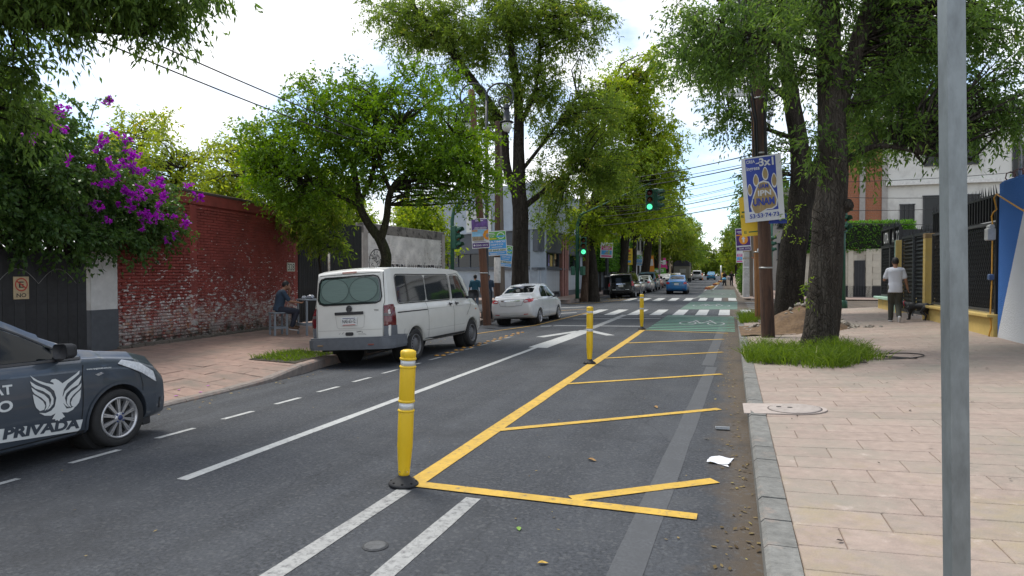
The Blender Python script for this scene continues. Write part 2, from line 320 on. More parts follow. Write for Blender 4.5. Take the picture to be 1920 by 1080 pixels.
def slab_mesh(l,w,th,name):
    mb=MB(); mb.box((0,0,-th/2),(l,w,th),bev=.006); me=bpy.data.meshes.new(name); me.from_pydata([tuple(v) for v in mb.v],[],mb.f); me.update(); return me
def normal_of(zf,x,y,e=.4): return Vector((-(zf(x+e,y)-zf(x-e,y))/(2*e),-(zf(x,y+e)-zf(x,y-e))/(2*e),1)).normalized()
def lay(parent,me,x,y,zf,rz,m,tilt=.002):
    o=bpy.data.objects.new('paving_slab',me); 
    if not me.materials: me.materials.append(m)
    COL.objects.link(o); o.parent=parent
    nrm=normal_of(zf,x,y); xa=Vector((math.cos(rz),math.sin(rz),0)); xa=(xa-nrm*nrm.dot(xa)).normalized(); ya=nrm.cross(xa)
    M=Matrix((xa,ya,nrm)).transposed().to_4x4(); M.translation=(x,y,zf(x,y)+random.uniform(-tilt,tilt)); o.matrix_local=M; return o
S90=slab_mesh(.895,.43,.035,'paving_slab'); S45=slab_mesh(.44,.43,.035,'paving_slab')
row=0; rest=MB(); nl=0
y=3.2
while y<24.5:
    k0=lkerb(y)-.16; x=k0-(.45 if row%2 else .9)/1.0*0-(.225 if row%2 else .45)
    if row%2: lay(lp,S45,x,y,lsw_z,.0,PINK); x-=.225+.45
    while x>-12.75:
        lay(lp,S90,x,y,lsw_z,.0,PINK); nl+=1; x-=.9
    y+=.437; row+=1
# left kerb: dropped in front of the gate, raised further on
def kerb_block(parent,a,b,w,side,z0f,z1f,m,name='kerb_stone',bev=.02):
    """a,b points on the road edge; the block lies on the side away from the road"""
    a=Vector((*a,0));b=Vector((*b,0)); t=(b-a).normalized(); n=Vector((t.y,-t.x,0))*side*w
    V=[]
    g=.004; a=a+t*g; b=b-t*g
    for p in (a,b):
        zb=min(z0f(p.x,p.y),z0f(p.x+n.x,p.y+n.y))-.1; zt=z1f(p.x,p.y)
        q=p+n
        V+=[(p.x,p.y,zb),(p.x,p.y,zt-bev),(p.x+n.x*bev/w,p.y+n.y*bev/w,zt),(q.x,q.y,zt),(q.x,q.y,zb)]
    F=[(0,1,2,3,4),(9,8,7,6,5)]+[(i,5+i,5+(i+1)%5,(i+1)%5) for i in range(5)]
    F=[tuple(reversed(f)) for f in F] if side<0 else F
    mb=MB(); mb.add(V,F); return mb.build(name,m,parent)
y=2.0
while y<24:
    l=.95+random.uniform(-.1,.1); kerb_block(lp,(lkerb(y),y),(lkerb(y+l),y+l),.16,-1,road_z,lambda X,Y:lsw_z(lkerb(Y)-.16,Y)+random.uniform(.004,.012),CONC,bev=.03); y+=l
for a,b in (((-8.75,24.1),(-8.95,25.2)),((-8.95,25.2),(-9.4,26.1)),((-9.4,26.1),(-10.2,26.7)),((-10.2,26.7),(-11.5,27.0)),((-11.5,27.0),(-13,27.1)),((-13,27.1),(-16,27.2))):
    kerb_block(lp,a,b,.18,-1,road_z,lambda X,Y:rise(Y)+.12,CONC,bev=.03)
sheet('left_pavement_corner',[-17,-14,-12,-10.5,-9.55,-8.95],[23.9,25,26],lambda X,Y:rise(Y)+.105,PINK)
sheet('left_pavement_corner',[-17,-14,-12,-10.6],[26.003,26.9],lambda X,Y:rise(Y)+.104,PINK)
# tree pit with grass by the van (built further down)
# ---- right pavement
rp_=sheet('right_pavement',[i/8 for i in range(9)],[-6+i*.75 for i in range(45)],lambda X,Y:rsw_z(X,Y)-.012,JOINT,xf=lambda t,y:rkerb(max(y,2))+.14+(5.6-rkerb(max(y,2))-.14)*t)
R82=slab_mesh(.815,.333,.03,'paving_slab'); R41=slab_mesh(.406,.330,.03,'paving_slab')
row=0; y=1.3; far=MB(); cnt=0
while y<27.2:
    k0=rkerb(max(y,2))+.19; x=k0+.0
    offs=((row*.37)%1)*.82; first=offs if offs>.12 else .82
    xa=x; segs=[(xa,xa+first)]
    xx=xa+first
    while xx<5.5: segs.append((xx,min(xx+.82,5.58))); xx+=.82
    for a,b in segs:
        c=(a+b)/2; l=b-a-.005
        if l<.05: continue
        pr=(c*.951+y*.309)/max(.1,(-c*.309+y*.951))
        vis=-.95<pr<.95 and y>1.2
        if vis and cnt<300 and l>.2:
            me=R82 if abs(l-.815)<.01 else slab_mesh(l,.333,.03,'paving_slab'); lay(rp_,me,c,y,rsw_z,.0,PINK_R,.0015); cnt+=1
        else:
            M=Matrix.Identity(3); nrm=normal_of(rsw_z,c,y); xa_=Vector((1,0,0)); xa_=(xa_-nrm*nrm.dot(xa_)).normalized(); M=Matrix((xa_,nrm.cross(xa_),nrm)).transposed()
            far.box(Vector((c,y,rsw_z(c,y)))-nrm*.015,(l,.333,.03),M)
    y+=.338; row+=1
far.build('paving_slab',PINK_R,rp_,kind='stuff')
y=1.2
while y<27:
    l=.46+random.uniform(-.07,.08)
    kerb_block(rp_,(rkerb(max(y,2)),y),(rkerb(max(y+l,2)),y+l),.185,1,road_z,lambda X,Y:rise(Y)+.152+random.uniform(0,.012),KERB,bev=.025); y+=l
for a,b in (((.52,27.0),(.75,27.9)),((.75,27.9),(1.3,28.5)),((1.3,28.5),(2.4,28.75)),((2.4,28.75),(4,29.0)),((4,29.0),(7,29.5))): kerb_block(rp_,a,b,.2,1,road_z,lambda X,Y:rise(Y)+.16,KERB)
sheet('right_pavement_corner',[.75,1.3,3,5.6,9],[26.9,27.6,28.6],lambda X,Y:rsw_z(min(X,5.6),min(Y,27))-.0+(-.10*min(1,max(0,(Y-27)/1.6))*min(1,max(0,X-1))),PINK_R)
# ---- pavements beyond the crossing
FARP=mat('far_paving',(.27,.20,.17),.9,var=.2,scale=3,bump=.004)
def far_pav(name,x0,x1,y0,y1,parent=None):
    return sheet(name,[x0,(x0+x1)/2,x1],[y0+(y1-y0)*i/14 for i in range(15)],lambda X,Y:rise(Y)+.13,FARP)
flp=far_pav('far_left_pavement',-14.0,-8.95,38.2,230); frp=far_pav('far_right_pavement',1.3,9.0,43.2,230)
for (pts,side,par) in (([(-8.95,230),(-8.9,60),(-8.75,41.5),(-8.95,39.4),(-9.6,38.0),(-10.8,37.3),(-13,36.9),(-16,36.7),(-20,36.5),(-30,36.2)],1,flp),([(1.15,230),(1.12,60),(1.1,46),(1.25,44),(1.7,43.1),(2.6,42.7),(4,42.9),(7,43.3),(10,43.6),(20,45)],-1,frp)):
    for a,b in zip(pts,pts[1:]):
        n=max(1,int((Vector(a)-Vector(b)).length/6)); 
        for i in range(n):
            p=Vector(a).lerp(Vector(b),i/n); q=Vector(a).lerp(Vector(b),(i+1)/n); kerb_block(par,tuple(p),tuple(q),.25,side,lambda X,Y:rise(Y)-.12,lambda X,Y:rise(Y)+.14,CONC,bev=.03)
sheet('far_left_corner_pavement',[-30,-20,-14,-11,-9.3],[37.35,38.0,38.6,40],lambda X,Y:rise(Y)+.128,FARP,xf=lambda x,y:x if y>37.9 else min(x,-10.9))
sheet('far_right_corner_pavement',[1.9,3,6,9,20],[43.0,44.0,46,50],lambda X,Y:rise(Y)+.128,FARP,xf=lambda x,y:max(x,2.4) if y<43.5 else x)
# ================================================================== VEHICLE KIT
from mathutils.geometry import delaunay_2d_cdt
GLASS=mat('car_glass',(.006,.008,.009),.05,var=.0,spec=.25)
GLASS_G=mat('car_glass_green',(.030,.050,.045),.05,var=.0,spec=.8,coat=.3)
TYRE=mat('tyre_rubber',(.018,.018,.018),.85,var=.25,scale=20,bump=.004)
RIMS=mat('rim_silver',(.50,.50,.51),.32,.75,var=.08,scale=20)
RIMG=mat('rim_steel_grey',(.16,.16,.165),.55,.5,var=.2,scale=14)
DARK=mat('black_plastic',(.022,.022,.024),.6,var=.2,scale=20)
SEAM=mat('panel_gap',(.012,.012,.012),.9,var=0)
WELL=mat('wheel_well',(.010,.010,.010),.95,var=0)
REDL=mat('tail_lamp_red',(.36,.012,.016),.12,var=.25,scale=30,coat=.6)
DREDL=mat('tail_lamp_dark',(.11,.010,.014),.14,var=.3,scale=30,coat=.6)
CLEARL=mat('lamp_clear',(.62,.64,.66),.10,var=.25,scale=26,coat=.6)
AMBER=mat('lamp_amber',(.60,.17,.02),.15,var=.1,coat=.5)
CHROME=mat('chrome',(.72,.72,.74),.12,1.,var=.03)
PLATE=mat('number_plate',(.62,.63,.62),.5,var=.06,scale=20)
INK=mat('ink_black',(.015,.015,.018),.6,var=0)
INKB=mat('ink_navy',(.02,.035,.12),.6,var=0)
def pch(xs,ys,x):
    return np.interp(x,xs,ys)
def car_body_mesh(st,shear=None,nst=64):
    st=sorted(st); Y=[s[0] for s in st]
    t=np.linspace(0,1,nst); t=.5-.5*np.cos(np.pi*t); yy=Y[0]+(Y[-1]-Y[0])*t
    yy=np.unique(np.concatenate([yy,Y]))
    K=[pch(Y,[s[i] for s in st],yy) for i in range(1,6)]
    # light smoothing of the profiles so stations do not read as creases
    def smooth(a):
        b=a.copy()
        for _ in range(3): b[1:-1]=.25*b[:-2]+.5*b[1:-1]+.25*b[2:]
        return b
    K=[smooth(k) for k in K]
    V=[];F=[]; prof_n=None
    for j,y in enumerate(yy):
        zb,zl,zt,w,wt=(k[j] for k in K); h=zt-zl; d=zl-zb
        P=[(0,zb),(.55*w,zb),(.86*w,zb),(.935*w,zb+.03),(.962*w,zb+.10*d),(.985*w,zb+.3*d),(.998*w,zb+.52*d),(1.0*w,zb+.68*d),(.992*w,zb+.84*d),(.975*w,zb+.94*d),(.945*w,zl)]
        a=.93*w
        for s,u in ((.06,.04),(.3,.26),(.55,.5),(.78,.75),(.90,.88),(.965,.97)): P.append((a+(wt-a)*u,zl+h*s))
        P+=[(wt*.90,zt-.012*min(1,h*4)),(wt*.7,zt),(wt*.35,zt+.012),(0,zt+.016)]
        prof_n=len(P)
        full=P+[(-x,z) for x,z in reversed(P[1:-1])]
        for x,z in full:
            V.append((x,y+(shear(y,z) if shear else 0),z))
    m=2*prof_n-2
    for j in range(len(yy)-1):
        for k in range(m): F.append((j*m+k,(j+1)*m+k,(j+1)*m+(k+1)%m,j*m+(k+1)%m))
    F.append(tuple(range(m))); F.append(tuple((len(yy)-1)*m+k for k in reversed(range(m))))
    me=bpy.data.meshes.new('body'); me.from_pydata(V,[],F); me.update()
    bm=bmesh.new(); bm.from_mesh(me); bmesh.ops.recalc_face_normals(bm,faces=bm.faces); bm.to_mesh(me); bm.free()
    bvh=BVHTree.FromPolygons([Vector(v) for v in V],F); return me,bvh
def cut_arches(me,wheels,rc,w):
    """real wheel openings: four cylinders taken out of the body"""
    o=bpy.data.objects.new('body_tmp',me); COL.objects.link(o); tmp=[]
    for (sx,y,z) in wheels:
        mb=MB(); mb.lathe([(rc,0),(rc,.62)],n=40,M=Matrix.Rotation(R(90),3,'Y'),c=((w-.40) if sx>0 else (-w-.22),y,z),smooth=False)
        c=mb.build('cutter',None); tmp.append(c); md=o.modifiers.new('b','BOOLEAN'); md.operation='DIFFERENCE'; md.object=c; md.solver='EXACT'
    new=eval_mesh(o,tmp)
    new.polygons.foreach_set('use_smooth',[True]*len(new.polygons))
    try: new.set_sharp_from_angle(angle=R(38))
    except Exception: pass
    return new
class Car:
    def __init__(s,name,label,st,paint,wheels,r,loc,rot,cat='car',group=None,shear=None,w=.85,rim='alloy',tyre_w=.19,nst=64,spokes=10):
        s.t=thing(name,label,cat,loc,rot,group); me,s.bvh=car_body_mesh(st,shear,nst); s.w=w
        ws=[(sx,y,r) for sx in (1,-1) for y in wheels]
        me=cut_arches(me,ws,r*1.17,w); s.body=link('body',me,paint,s.t); s.paint=paint
        for sx,y,z in ws:
            q=MB(); q.lathe([(r*1.165,0),(r*1.165,.24)],n=28,M=Matrix.Rotation(R(90),3,'Y'),c=((w-.385) if sx>0 else (-w+.145),y,z)); q.build('wheel_well',WELL,s.t)
            s.wheel(sx,y,z,r,tyre_w,rim,spokes)
    def wheel(s,sx,y,z,r,tw,rim,spokes):
        xo=s.w-.012; M=Matrix.Rotation(R(90),3,'Y') if sx>0 else Matrix.Rotation(R(-90),3,'Y')
        rr=r*(.73 if rim=='alloy' else .66); c=(sx*(xo-tw),y,z)
        q=MB(); q.lathe([(rr*.95,0),(r*.93,.005),(r*.985,.02),(r,.04),(r,tw-.04),(r*.985,tw-.018),(r*.93,tw-.004),(rr*1.06,tw),(rr,tw-.012),(rr*.97,tw-.06)],n=36,c=c,M=M); wl=q.build('wheel',TYRE,s.t)
        g=MB(); g.lathe([(rr*.985,tw-.075),(rr*.99,tw-.004),(rr*.90,tw-.002),(rr*.87,tw-.03),(rr*.84,tw-.075)],n=36,c=c,M=M)
        def Lp(a,rad,h): return M@Vector((rad*math.cos(a),rad*math.sin(a),h))+Vector(c)
        if rim=='alloy':
            for k in range(spokes):
                for d in (-.085,.085):
                    a=2*math.pi*k/spokes+d*(1 if spokes<8 else .75); a2=2*math.pi*k/spokes+d*.55
                    wd=.05*rr; P=[]
                    for rad,aa,hh in ((rr*.17,a2,tw-.008),(rr*.90,a,tw-.016)):
                        for sg in (-1,1): P.append(Lp(aa+sg*wd/rad*.75,rad,hh))
                    for rad,aa,hh in ((rr*.17,a2,tw-.045),(rr*.90,a,tw-.05)):
                        for sg in (-1,1): P.append(Lp(aa+sg*wd/rad*.75,rad,hh))
                    g.add(P,[(0,1,3,2),(0,2,6,4),(1,5,7,3)])
            g.lathe([(rr*.27,tw-.06),(rr*.25,tw-.010),(rr*.19,tw-.004),(.001,tw-.004)],n=20,c=c,M=M)
        else:
            g.lathe([(rr*.86,tw-.06),(rr*.72,tw-.035),(rr*.55,tw-.022),(rr*.42,tw-.02),(rr*.3,tw-.006),(.001,tw-.004)],n=30,c=c,M=M)
        rm=g.build('rim',RIMS if rim=='alloy' else (RIMS if rim=='cover' else RIMG),wl)
        b=MB(); b.lathe([(rr*.86,tw-.09),(.002,tw-.09)],n=24,c=c,M=M); b.build('brake_disc',DARK,wl)
        h=MB()
        if rim=='alloy':
            h.lathe([(rr*.13,tw-.006),(rr*.12,tw+.001),(.001,tw+.002)],n=16,c=c,M=M)
            for k in range(4):
                p=Lp(2*math.pi*(k+.5)/4,rr*.22,tw-.006); h.lathe([(.011,0),(.010,.006),(.001,.007)],n=8,c=p,M=M)
        else:
            for k in range(14):
                a=2*math.pi*k/14; P=[]
                for rad,da in ((rr*.60,-.10),(rr*.60,.10),(rr*.74,.10),(rr*.74,-.10)): P.append(Lp(a+da,rad,tw-.0225 if rad<rr*.65 else tw-.033))
                h.add(P,[(0,1,2,3)])
        h.build('wheel_bolts' if rim=='alloy' else 'rim_slots',INKB if rim=='alloy' else WELL,wl,kind='stuff')
    def cast(s,axis,a,b,off):
        o,d={'R':(Vector((4,a,b)),Vector((-1,0,0))),'L':(Vector((-4,a,b)),Vector((1,0,0))),'B':(Vector((a,-9,b)),Vector((0,1,0))),'F':(Vector((a,9,b)),Vector((0,-1,0))),'T':(Vector((a,b,6)),Vector((0,0,-1)))}[axis]
        p,n,i,_=s.bvh.ray_cast(o,d)
        if p is None:
            g={'R':Vector((s.w,a,b)),'L':Vector((-s.w,a,b)),'B':Vector((a,-2.2,b)),'F':Vector((a,2.2,b)),'T':Vector((a,b,1.4))}[axis]
            p,n,i,_=s.bvh.find_nearest(g)
        if n.dot(d)>0: n=-n
        return p-d*off*.4+n*off*.6
    def patch(s,name,axis,poly,m,off=.006,step=.09,parent=None,label=None):
        """a panel that follows the body: outline in (y,z) for the sides, (x,z) for the ends, (x,y) for the top"""
        P=[]
        for i,p in enumerate(poly):
            q=poly[(i+1)%len(poly)]; k=max(1,int(math.hypot(q[0]-p[0],q[1]-p[1])/step))
            for j in range(k): P.append(Vector((p[0]+(q[0]-p[0])*j/k,p[1]+(q[1]-p[1])*j/k)))
        n=len(P); E=[(i,(i+1)%n) for i in range(n)]
        x0,x1=min(p.x for p in P),max(p.x for p in P); y0,y1=min(p.y for p in P),max(p.y for p in P)
        G=[]
        a=x0+step*.5
        while a<x1:
            b=y0+step*.5
            while b<y1: G.append(Vector((a+1e-4*b,b))); b+=step
            a+=step
        v,e,f,_,_,_=delaunay_2d_cdt(P+G,E,[list(range(n))],1,1e-5)
        mb=MB(); mb.add([s.cast(axis,p.x,p.y,off) for p in v],[tuple(q) for q in f],True)
        return mb.build(name,m,parent or s.t,label)
    def both(s,name,poly,m,off=.006,step=.09):
        s.patch(name,'R',poly,m,off,step); s.patch(name,'L',poly,m,off,step)
    def line(s,name,axis,pts,w,m,off=.004,parent=None):
        mb=MB(); Q=[Vector(pts[0])]
        for a,b in zip(pts,pts[1:]):
            a=Vector(a);b=Vector(b);k=max(1,int((b-a).length/.07))
            for i in range(1,k+1): Q.append(a.lerp(b,i/k))
        V=[]
        for i,p in enumerate(Q):
            t=(Q[min(i+1,len(Q)-1)]-Q[max(0,i-1)]); t=t.normalized() if t.length>0 else Vector((1,0)); nn=Vector((t.y,-t.x))*w/2
            V+=[s.cast(axis,p.x+nn.x,p.y+nn.y,off),s.cast(axis,p.x-nn.x,p.y-nn.y,off)]
        mb.add(V,[(2*i,2*i+1,2*i+3,2*i+2) for i in range(len(Q)-1)],True); return mb.build(name,m,parent or s.t)
    def letters(s,axis,txt,x,y,w,h,m,off=.008,flip=1,slant=0,italic=0,weight=.012,parent=None,name='lettering'):
        vs,fs=text_mesh(txt,w,h,weight); V=[]
        for v in vs:
            a=x+flip*(v.x+italic*v.y); b=y+v.y+slant*v.x; V.append(s.cast(axis,a,b,off))
        mb=MB(); mb.add(V,fs); return mb.build(name,m,parent or s.t)
    def mirror(s,y,z,m=DARK,glass=True,sx=1,size=1.0):
        q=MB(); x=s.w*.94; q.tube([(sx*(x-.06),y+.04,z-.07),(sx*(x+.08),y+.01,z-.06)],[.035,.028],8)
        prof=rrect(-.105*size,.105*size,-.075*size,.085*size,.045*size,4); V=[]; nn=len(prof)
        for yy,sc in ((y+.085,.55),(y+.07,.80),(y+.035,.97),(y-.03,1.0),(y-.045,.97)):
            for a,b in prof: V.append((sx*(x+.15*size+a*sc),yy,z+b*sc))
        F=[(k*nn+i,k*nn+(i+1)%nn,(k+1)*nn+(i+1)%nn,(k+1)*nn+i) for k in range(4) for i in range(nn)]+[tuple(range(nn)),tuple(4*nn+i for i in reversed(range(nn)))]
        q.add(V,F,True); return q.build('door_mirror',m,s.t)
def rrect(x0,x1,y0,y1,r,n=4):
    P=[]
    for cx,cy,a0 in ((x1-r,y1-r,0),(x0+r,y1-r,90),(x0+r,y0+r,180),(x1-r,y0+r,270)):
        for k in range(n+1): a=R(a0+90*k/n); P.append((cx+r*math.cos(a),cy+r*math.sin(a)))
    return P
def ell(cx,cy,a,b,n=28): return [(cx+a*math.cos(2*math.pi*k/n),cy+b*math.sin(2*math.pi*k/n)) for k in range(n)]
def plate(c,txt,x,z,yoff,w=.34,h=.155,sub=None):
    """number plate standing just proud of the tail"""
    p=c.cast('B',x,z,.012); q=MB(); q.box((x,p.y-.012,z),(w,.012,h),bev=.004); o=q.build('number_plate',PLATE,c.t)
    if txt:
        vs,fs=text_mesh(txt,w*.84,h*.46,.012); b=MB(); b.add([Vector((x-w*.42+v.x,p.y-.0205,z-h*.20+v.y)) for v in vs],fs); b.build('plate_lettering',INK,o)
        for zz,mm in ((z+h*.40,INKB),(z-h*.42,mat('plate_red',(.45,.03,.03),.5,var=0))):
            k=MB(); k.box((x,p.y-.0195,zz),(w*.8,.002,h*.07)); k.build('plate_band',mm,o)
    return o
# ---------------------------------------------------------------- the white van
WPAINT=mat('van_paint',(.60,.595,.555),.30,var=.05,scale=3,coat=.35,alt=(.40,.39,.36),alt_scale=1.8,alt_lo=.62,alt_hi=.85)
GREYP=mat('grey_bumper_plastic',(.105,.115,.130),.6,var=.14,scale=10,bump=.002)
VAN_ST=[(-2.445,.62,1.14,1.80,.82,.70),(-2.43,.50,1.14,1.88,.885,.745),(-2.38,.42,1.15,1.935,.925,.775),(-2.2,.38,1.16,1.965,.945,.80),(-1.5,.36,1.16,1.975,.95,.81),(0,.34,1.16,1.975,.952,.81),(.9,.34,1.155,1.955,.952,.80),(1.2,.34,1.15,1.91,.95,.78),(1.55,.34,1.13,1.70,.948,.76),(1.9,.34,1.10,1.36,.94,.74),(2.1,.35,1.05,1.16,.92,.72),(2.3,.37,.93,1.01,.86,.68),(2.40,.42,.82,.90,.76,.60),(2.445,.52,.72,.78,.58,.44)]
vx,vy=-6.98,13.80; vyaw=R(-1.5); vroll=-.062
def van_shear(y,z): return .085*(z-.85)*max(0,min(1,(-1.9-y)/.5))
van=Car('parked_van','cream white van with grey rear bumper parked half over the kerb',VAN_ST,WPAINT,[-1.445,1.555],.335,(vx,vy,(road_z(vx-.8,vy)+road_z(vx+.8,vy))/2+.0),(0,vroll,vyaw),'van',shear=van_shear,w=.95,rim='steel',tyre_w=.21,nst=80)
v=van
rw=v.patch('rear_window','B',[(-.60,1.265),(.60,1.265),(.70,1.30),(.735,1.38),(.70,1.70),(.66,1.77),(.56,1.80),(-.56,1.80),(-.66,1.77),(-.70,1.70),(-.735,1.38),(-.70,1.30)],mat('van_rear_glass',(.016,.028,.026),.05,var=0,spec=.8,coat=.3),.010,.07)
SHADE=mat('sunshade_cloth',(.135,.195,.175),.45,var=.12,scale=3,stretch=(1,1,30))
v.patch('sunshade','B',[(-.58,1.29),(.58,1.29),(.67,1.32),(.70,1.39),(.665,1.69),(.63,1.75),(.54,1.775),(-.54,1.775),(-.63,1.75),(-.665,1.69),(-.70,1.39),(-.67,1.32)],mat('sunshade_film',(.105,.160,.142),.35,var=.2,scale=3),.013,.07,rw)
for cx in (-.335,.335):
    v.patch('sunshade','B',ell(cx,1.535,.325,.238),SHADE,.016,.06,rw); v.line('sunshade_rim','B',ell(cx,1.535,.325,.238)+[(cx+.325,1.535)],.010,mat('shade_piping',(.03,.045,.04),.6,var=0),.019,rw)
v.line('window_seal','B',[(-.60,1.255),(.60,1.255),(.71,1.295),(.745,1.38),(.71,1.70),(.665,1.78),(.56,1.81),(-.56,1.81),(-.665,1.78),(-.71,1.70),(-.745,1.38),(-.71,1.295),(-.60,1.255)],.022,SEAM,.012)
v.line('tailgate_gap','B',[(-.76,.60),(-.77,1.15),(-.80,1.3),(-.76,1.86),(.76,1.86),(.80,1.3),(.77,1.15),(.76,.60),(.6,.535),(-.6,.535),(-.76,.60)],.010,SEAM)
v.patch('tailgate_handle','B',rrect(-.34,.33,1.045,1.105,.012),DARK,.022,.08); v.patch('latch_recess','B',rrect(-.10,.09,.63,.70,.03),DARK,.008,.05)
v.line('tailgate_crease','B',[(-.33,1.03),(-.29,.80),(-.24,.775),(.28,.775),(.33,.80),(.345,1.03)],.010,mat('van_paint_crease',(.40,.39,.36),.4,var=0),.005)  # shade painted as a darker strip along the tailgate folds
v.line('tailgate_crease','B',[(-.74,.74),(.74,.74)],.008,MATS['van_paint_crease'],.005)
plate(v,'NAE-63-12',0,.915,0,.36,.16)
em=v.patch('emblem','B',ell(0.0,1.165,.068,.068),DARK,.018,.05); v.line('emblem_ring','B',ell(0,1.165,.063,.063)+[(.063,1.165)],.013,CHROME,.024,em)
v.letters('B','V',-.026,1.172,.052,.042,CHROME,.024,weight=.01,parent=em); v.letters('B','W',-.038,1.120,.076,.046,CHROME,.024,weight=.01,parent=em)
v.letters('B','TDI',.56,1.10,.10,.030,DARK,.008)
v.patch('high_brake_lamp','B',rrect(-.17,.17,1.875,1.905,.012),mat('brake_lamp_faded',(.30,.14,.11),.3,var=.1),.012,.05)
for s_ in (1,-1):
    lamp=[(.785*s_,.80),(.785*s_,1.20),(.905*s_,1.215),(.925*s_,1.0),(.93*s_,.80)]
    if s_<0: lamp=lamp[::-1]
    lm=v.patch('tail_lamp','B',lamp,DREDL,.014,.05); v.patch('tail_lamp_band','B',[(.79*s_,.99),(.92*s_,.99),(.92*s_,1.05),(.79*s_,1.05)][::s_],mat('lamp_smoke',(.10,.085,.085),.2,var=.1),.018,.05,lm)
    v.patch('tail_lamp_band','B',[(.79*s_,.86),(.925*s_,.86),(.92*s_,.97),(.79*s_,.97)][::s_],DREDL,.018,.05,lm)
    cp=[(.775*s_,.56),(.785*s_,.80),(.93*s_,.80),(.93*s_,.50)]; v.patch('corner_trim','B',cp[::s_],GREYP,.012,.06)
    sd_='R' if s_>0 else 'L'
    v.patch('tail_lamp_side',sd_,[(-2.40,.80),(-2.36,1.215),(-2.24,1.215),(-2.25,.80)],DREDL,.010,.05); v.patch('corner_trim',sd_,[(-2.41,.50),(-2.40,.80),(-2.23,.80),(-2.20,.50)],GREYP,.010,.06)
q=MB(); pl=[(.955,-1.86),(.985,-1.92),(.985,-2.40),(.93,-2.52),(.80,-2.575),(.4,-2.595),(0,-2.60)]; pl=pl+[(-x,y) for x,y in reversed(pl[:-1])]
inn=[(-.85,-1.90),(-.85,-2.30),(.85,-2.30),(.85,-1.90)]
for z0,z1,sc in ((.36,.40,.985),(.40,.565,1.0),(.565,.60,.97)): q.prism([(x*sc,y*sc+(1-sc)*-2.2) for x,y in pl]+inn,z1-z0-.001,c=(0,0,z0))
bp=q.build('rear_bumper',GREYP,v.t)
for x in (-.62,.55):
    q=MB(); q.box((x,-2.588,.455),(.13,.02,.03),bev=.004); q.build('reflector',mat('reflector_dull',(.20,.06,.05),.3,var=.1) if x>0 else mat('reflector_yellowed',(.22,.15,.08),.3,var=.1),bp)
SCUFF=mat('scuffed_paint',(.10,.10,.10),.8,var=.4,scale=30)
for x0,z0,x1,z1,w_ in ((.16,.700,.27,.712,.014),(.28,.700,.30,.690,.018),(.20,.66,.36,.655,.007),(.33,.66,.38,.645,.006),(-.25,.66,-.22,.69,.006),(-.18,.665,-.14,.70,.008),(-.08,.575,-.02,.578,.006),(.05,.59,.10,.60,.005),(.19,.60,.23,.59,.006)): v.line('scuff','B',[(x0,z0),(x1,z1)],w_,SCUFF,.006)
for sd_ in 'RL':
    G1=mat('van_side_glass',(.018,.022,.026),.03,var=0,spec=1.0,coat=.6)
    v.patch('side_window',sd_,rrect(-2.02,-.80,1.235,1.79,.07),G1,.010,.08); v.patch('side_window',sd_,rrect(-.76,.42,1.235,1.79,.06),G1,.010,.08)
    v.patch('door_window',sd_,[(.56,1.235),(1.50,1.225),(1.47,1.33),(1.20,1.68),(1.08,1.765),(.98,1.785),(.60,1.79),(.56,1.76)],G1,.010,.08)
    v.line('window_seal',sd_,rrect(-2.04,.45,1.215,1.81,.08)+[(.45,1.73)],.018,SEAM,.008)
    v.line('door_gap',sd_,[(.49,.44),(.49,1.15),(.51,1.80),(1.0,1.835),(1.26,1.72),(1.56,1.30),(1.60,1.1),(1.22,.80)],.010,SEAM); v.line('door_gap',sd_,[(-.84,.44),(-.84,1.20)],.010,SEAM)
    v.line('slide_rail',sd_,[(-2.16,1.04),(-.86,1.04)],.020,SEAM,.005); v.line('door_gap',sd_,[(-2.2,.42),(-1.95,.60),(-1.9,.70)],.006,SEAM); v.line('crease',sd_,[(-2.1,1.05),(1.75,1.05)],.010,MATS['van_paint_crease'],.003); v.line('crease',sd_,[(-.95,.60),(1.10,.60)],.010,MATS['van_paint_crease'],.003)  # side folds get their shade as darker painted strips
    for yy in (.33,.68): v.patch('door_handle',sd_,rrect(yy-.09,yy+.09,1.095,1.125,.012),DARK,.03,.06); v.patch('handle_cup',sd_,ell(yy,1.11,.035,.045,14),DARK,.012,.05)
    v.patch('side_indicator',sd_,ell(1.83,.93,.035,.022,12),AMBER,.012,.04)
    v.line('sill',sd_,[(-.98,.40),(1.13,.40)],.05,mat('sill_black',(.03,.03,.03),.7,var=.2),.004)
    v.line('arch_lip',sd_,[(-1.445+.43*math.cos(R(a)),.335+.43*math.sin(R(a))) for a in range(-5,186,12)],.03,WPAINT,.022); v.line('arch_lip',sd_,[(1.555+.43*math.cos(R(a)),.335+.43*math.sin(R(a))) for a in range(-5,186,12)],.03,WPAINT,.016)
v.mirror(1.42,1.30,sx=1,size=1.3); v.mirror(1.42,1.30,sx=-1,size=1.3)
v.patch('windscreen','F',[(-.70,1.26),(.70,1.26),(.66,1.80),(-.66,1.80)],GLASS,.008,.1)
for s_ in (1,-1): v.patch('headlamp','F',[(s_*.48,.78),(s_*.80,.80),(s_*.84,1.0),(s_*.52,.96)][::s_],CLEARL,.01,.08)
q=MB(); q.box((0,-2.2,.36),(1.5,.3,.1)); q.tube([(.35,-2.4,.30),(.35,-1.6,.30)],.035,8); q.build('underbody',WELL,v.t)
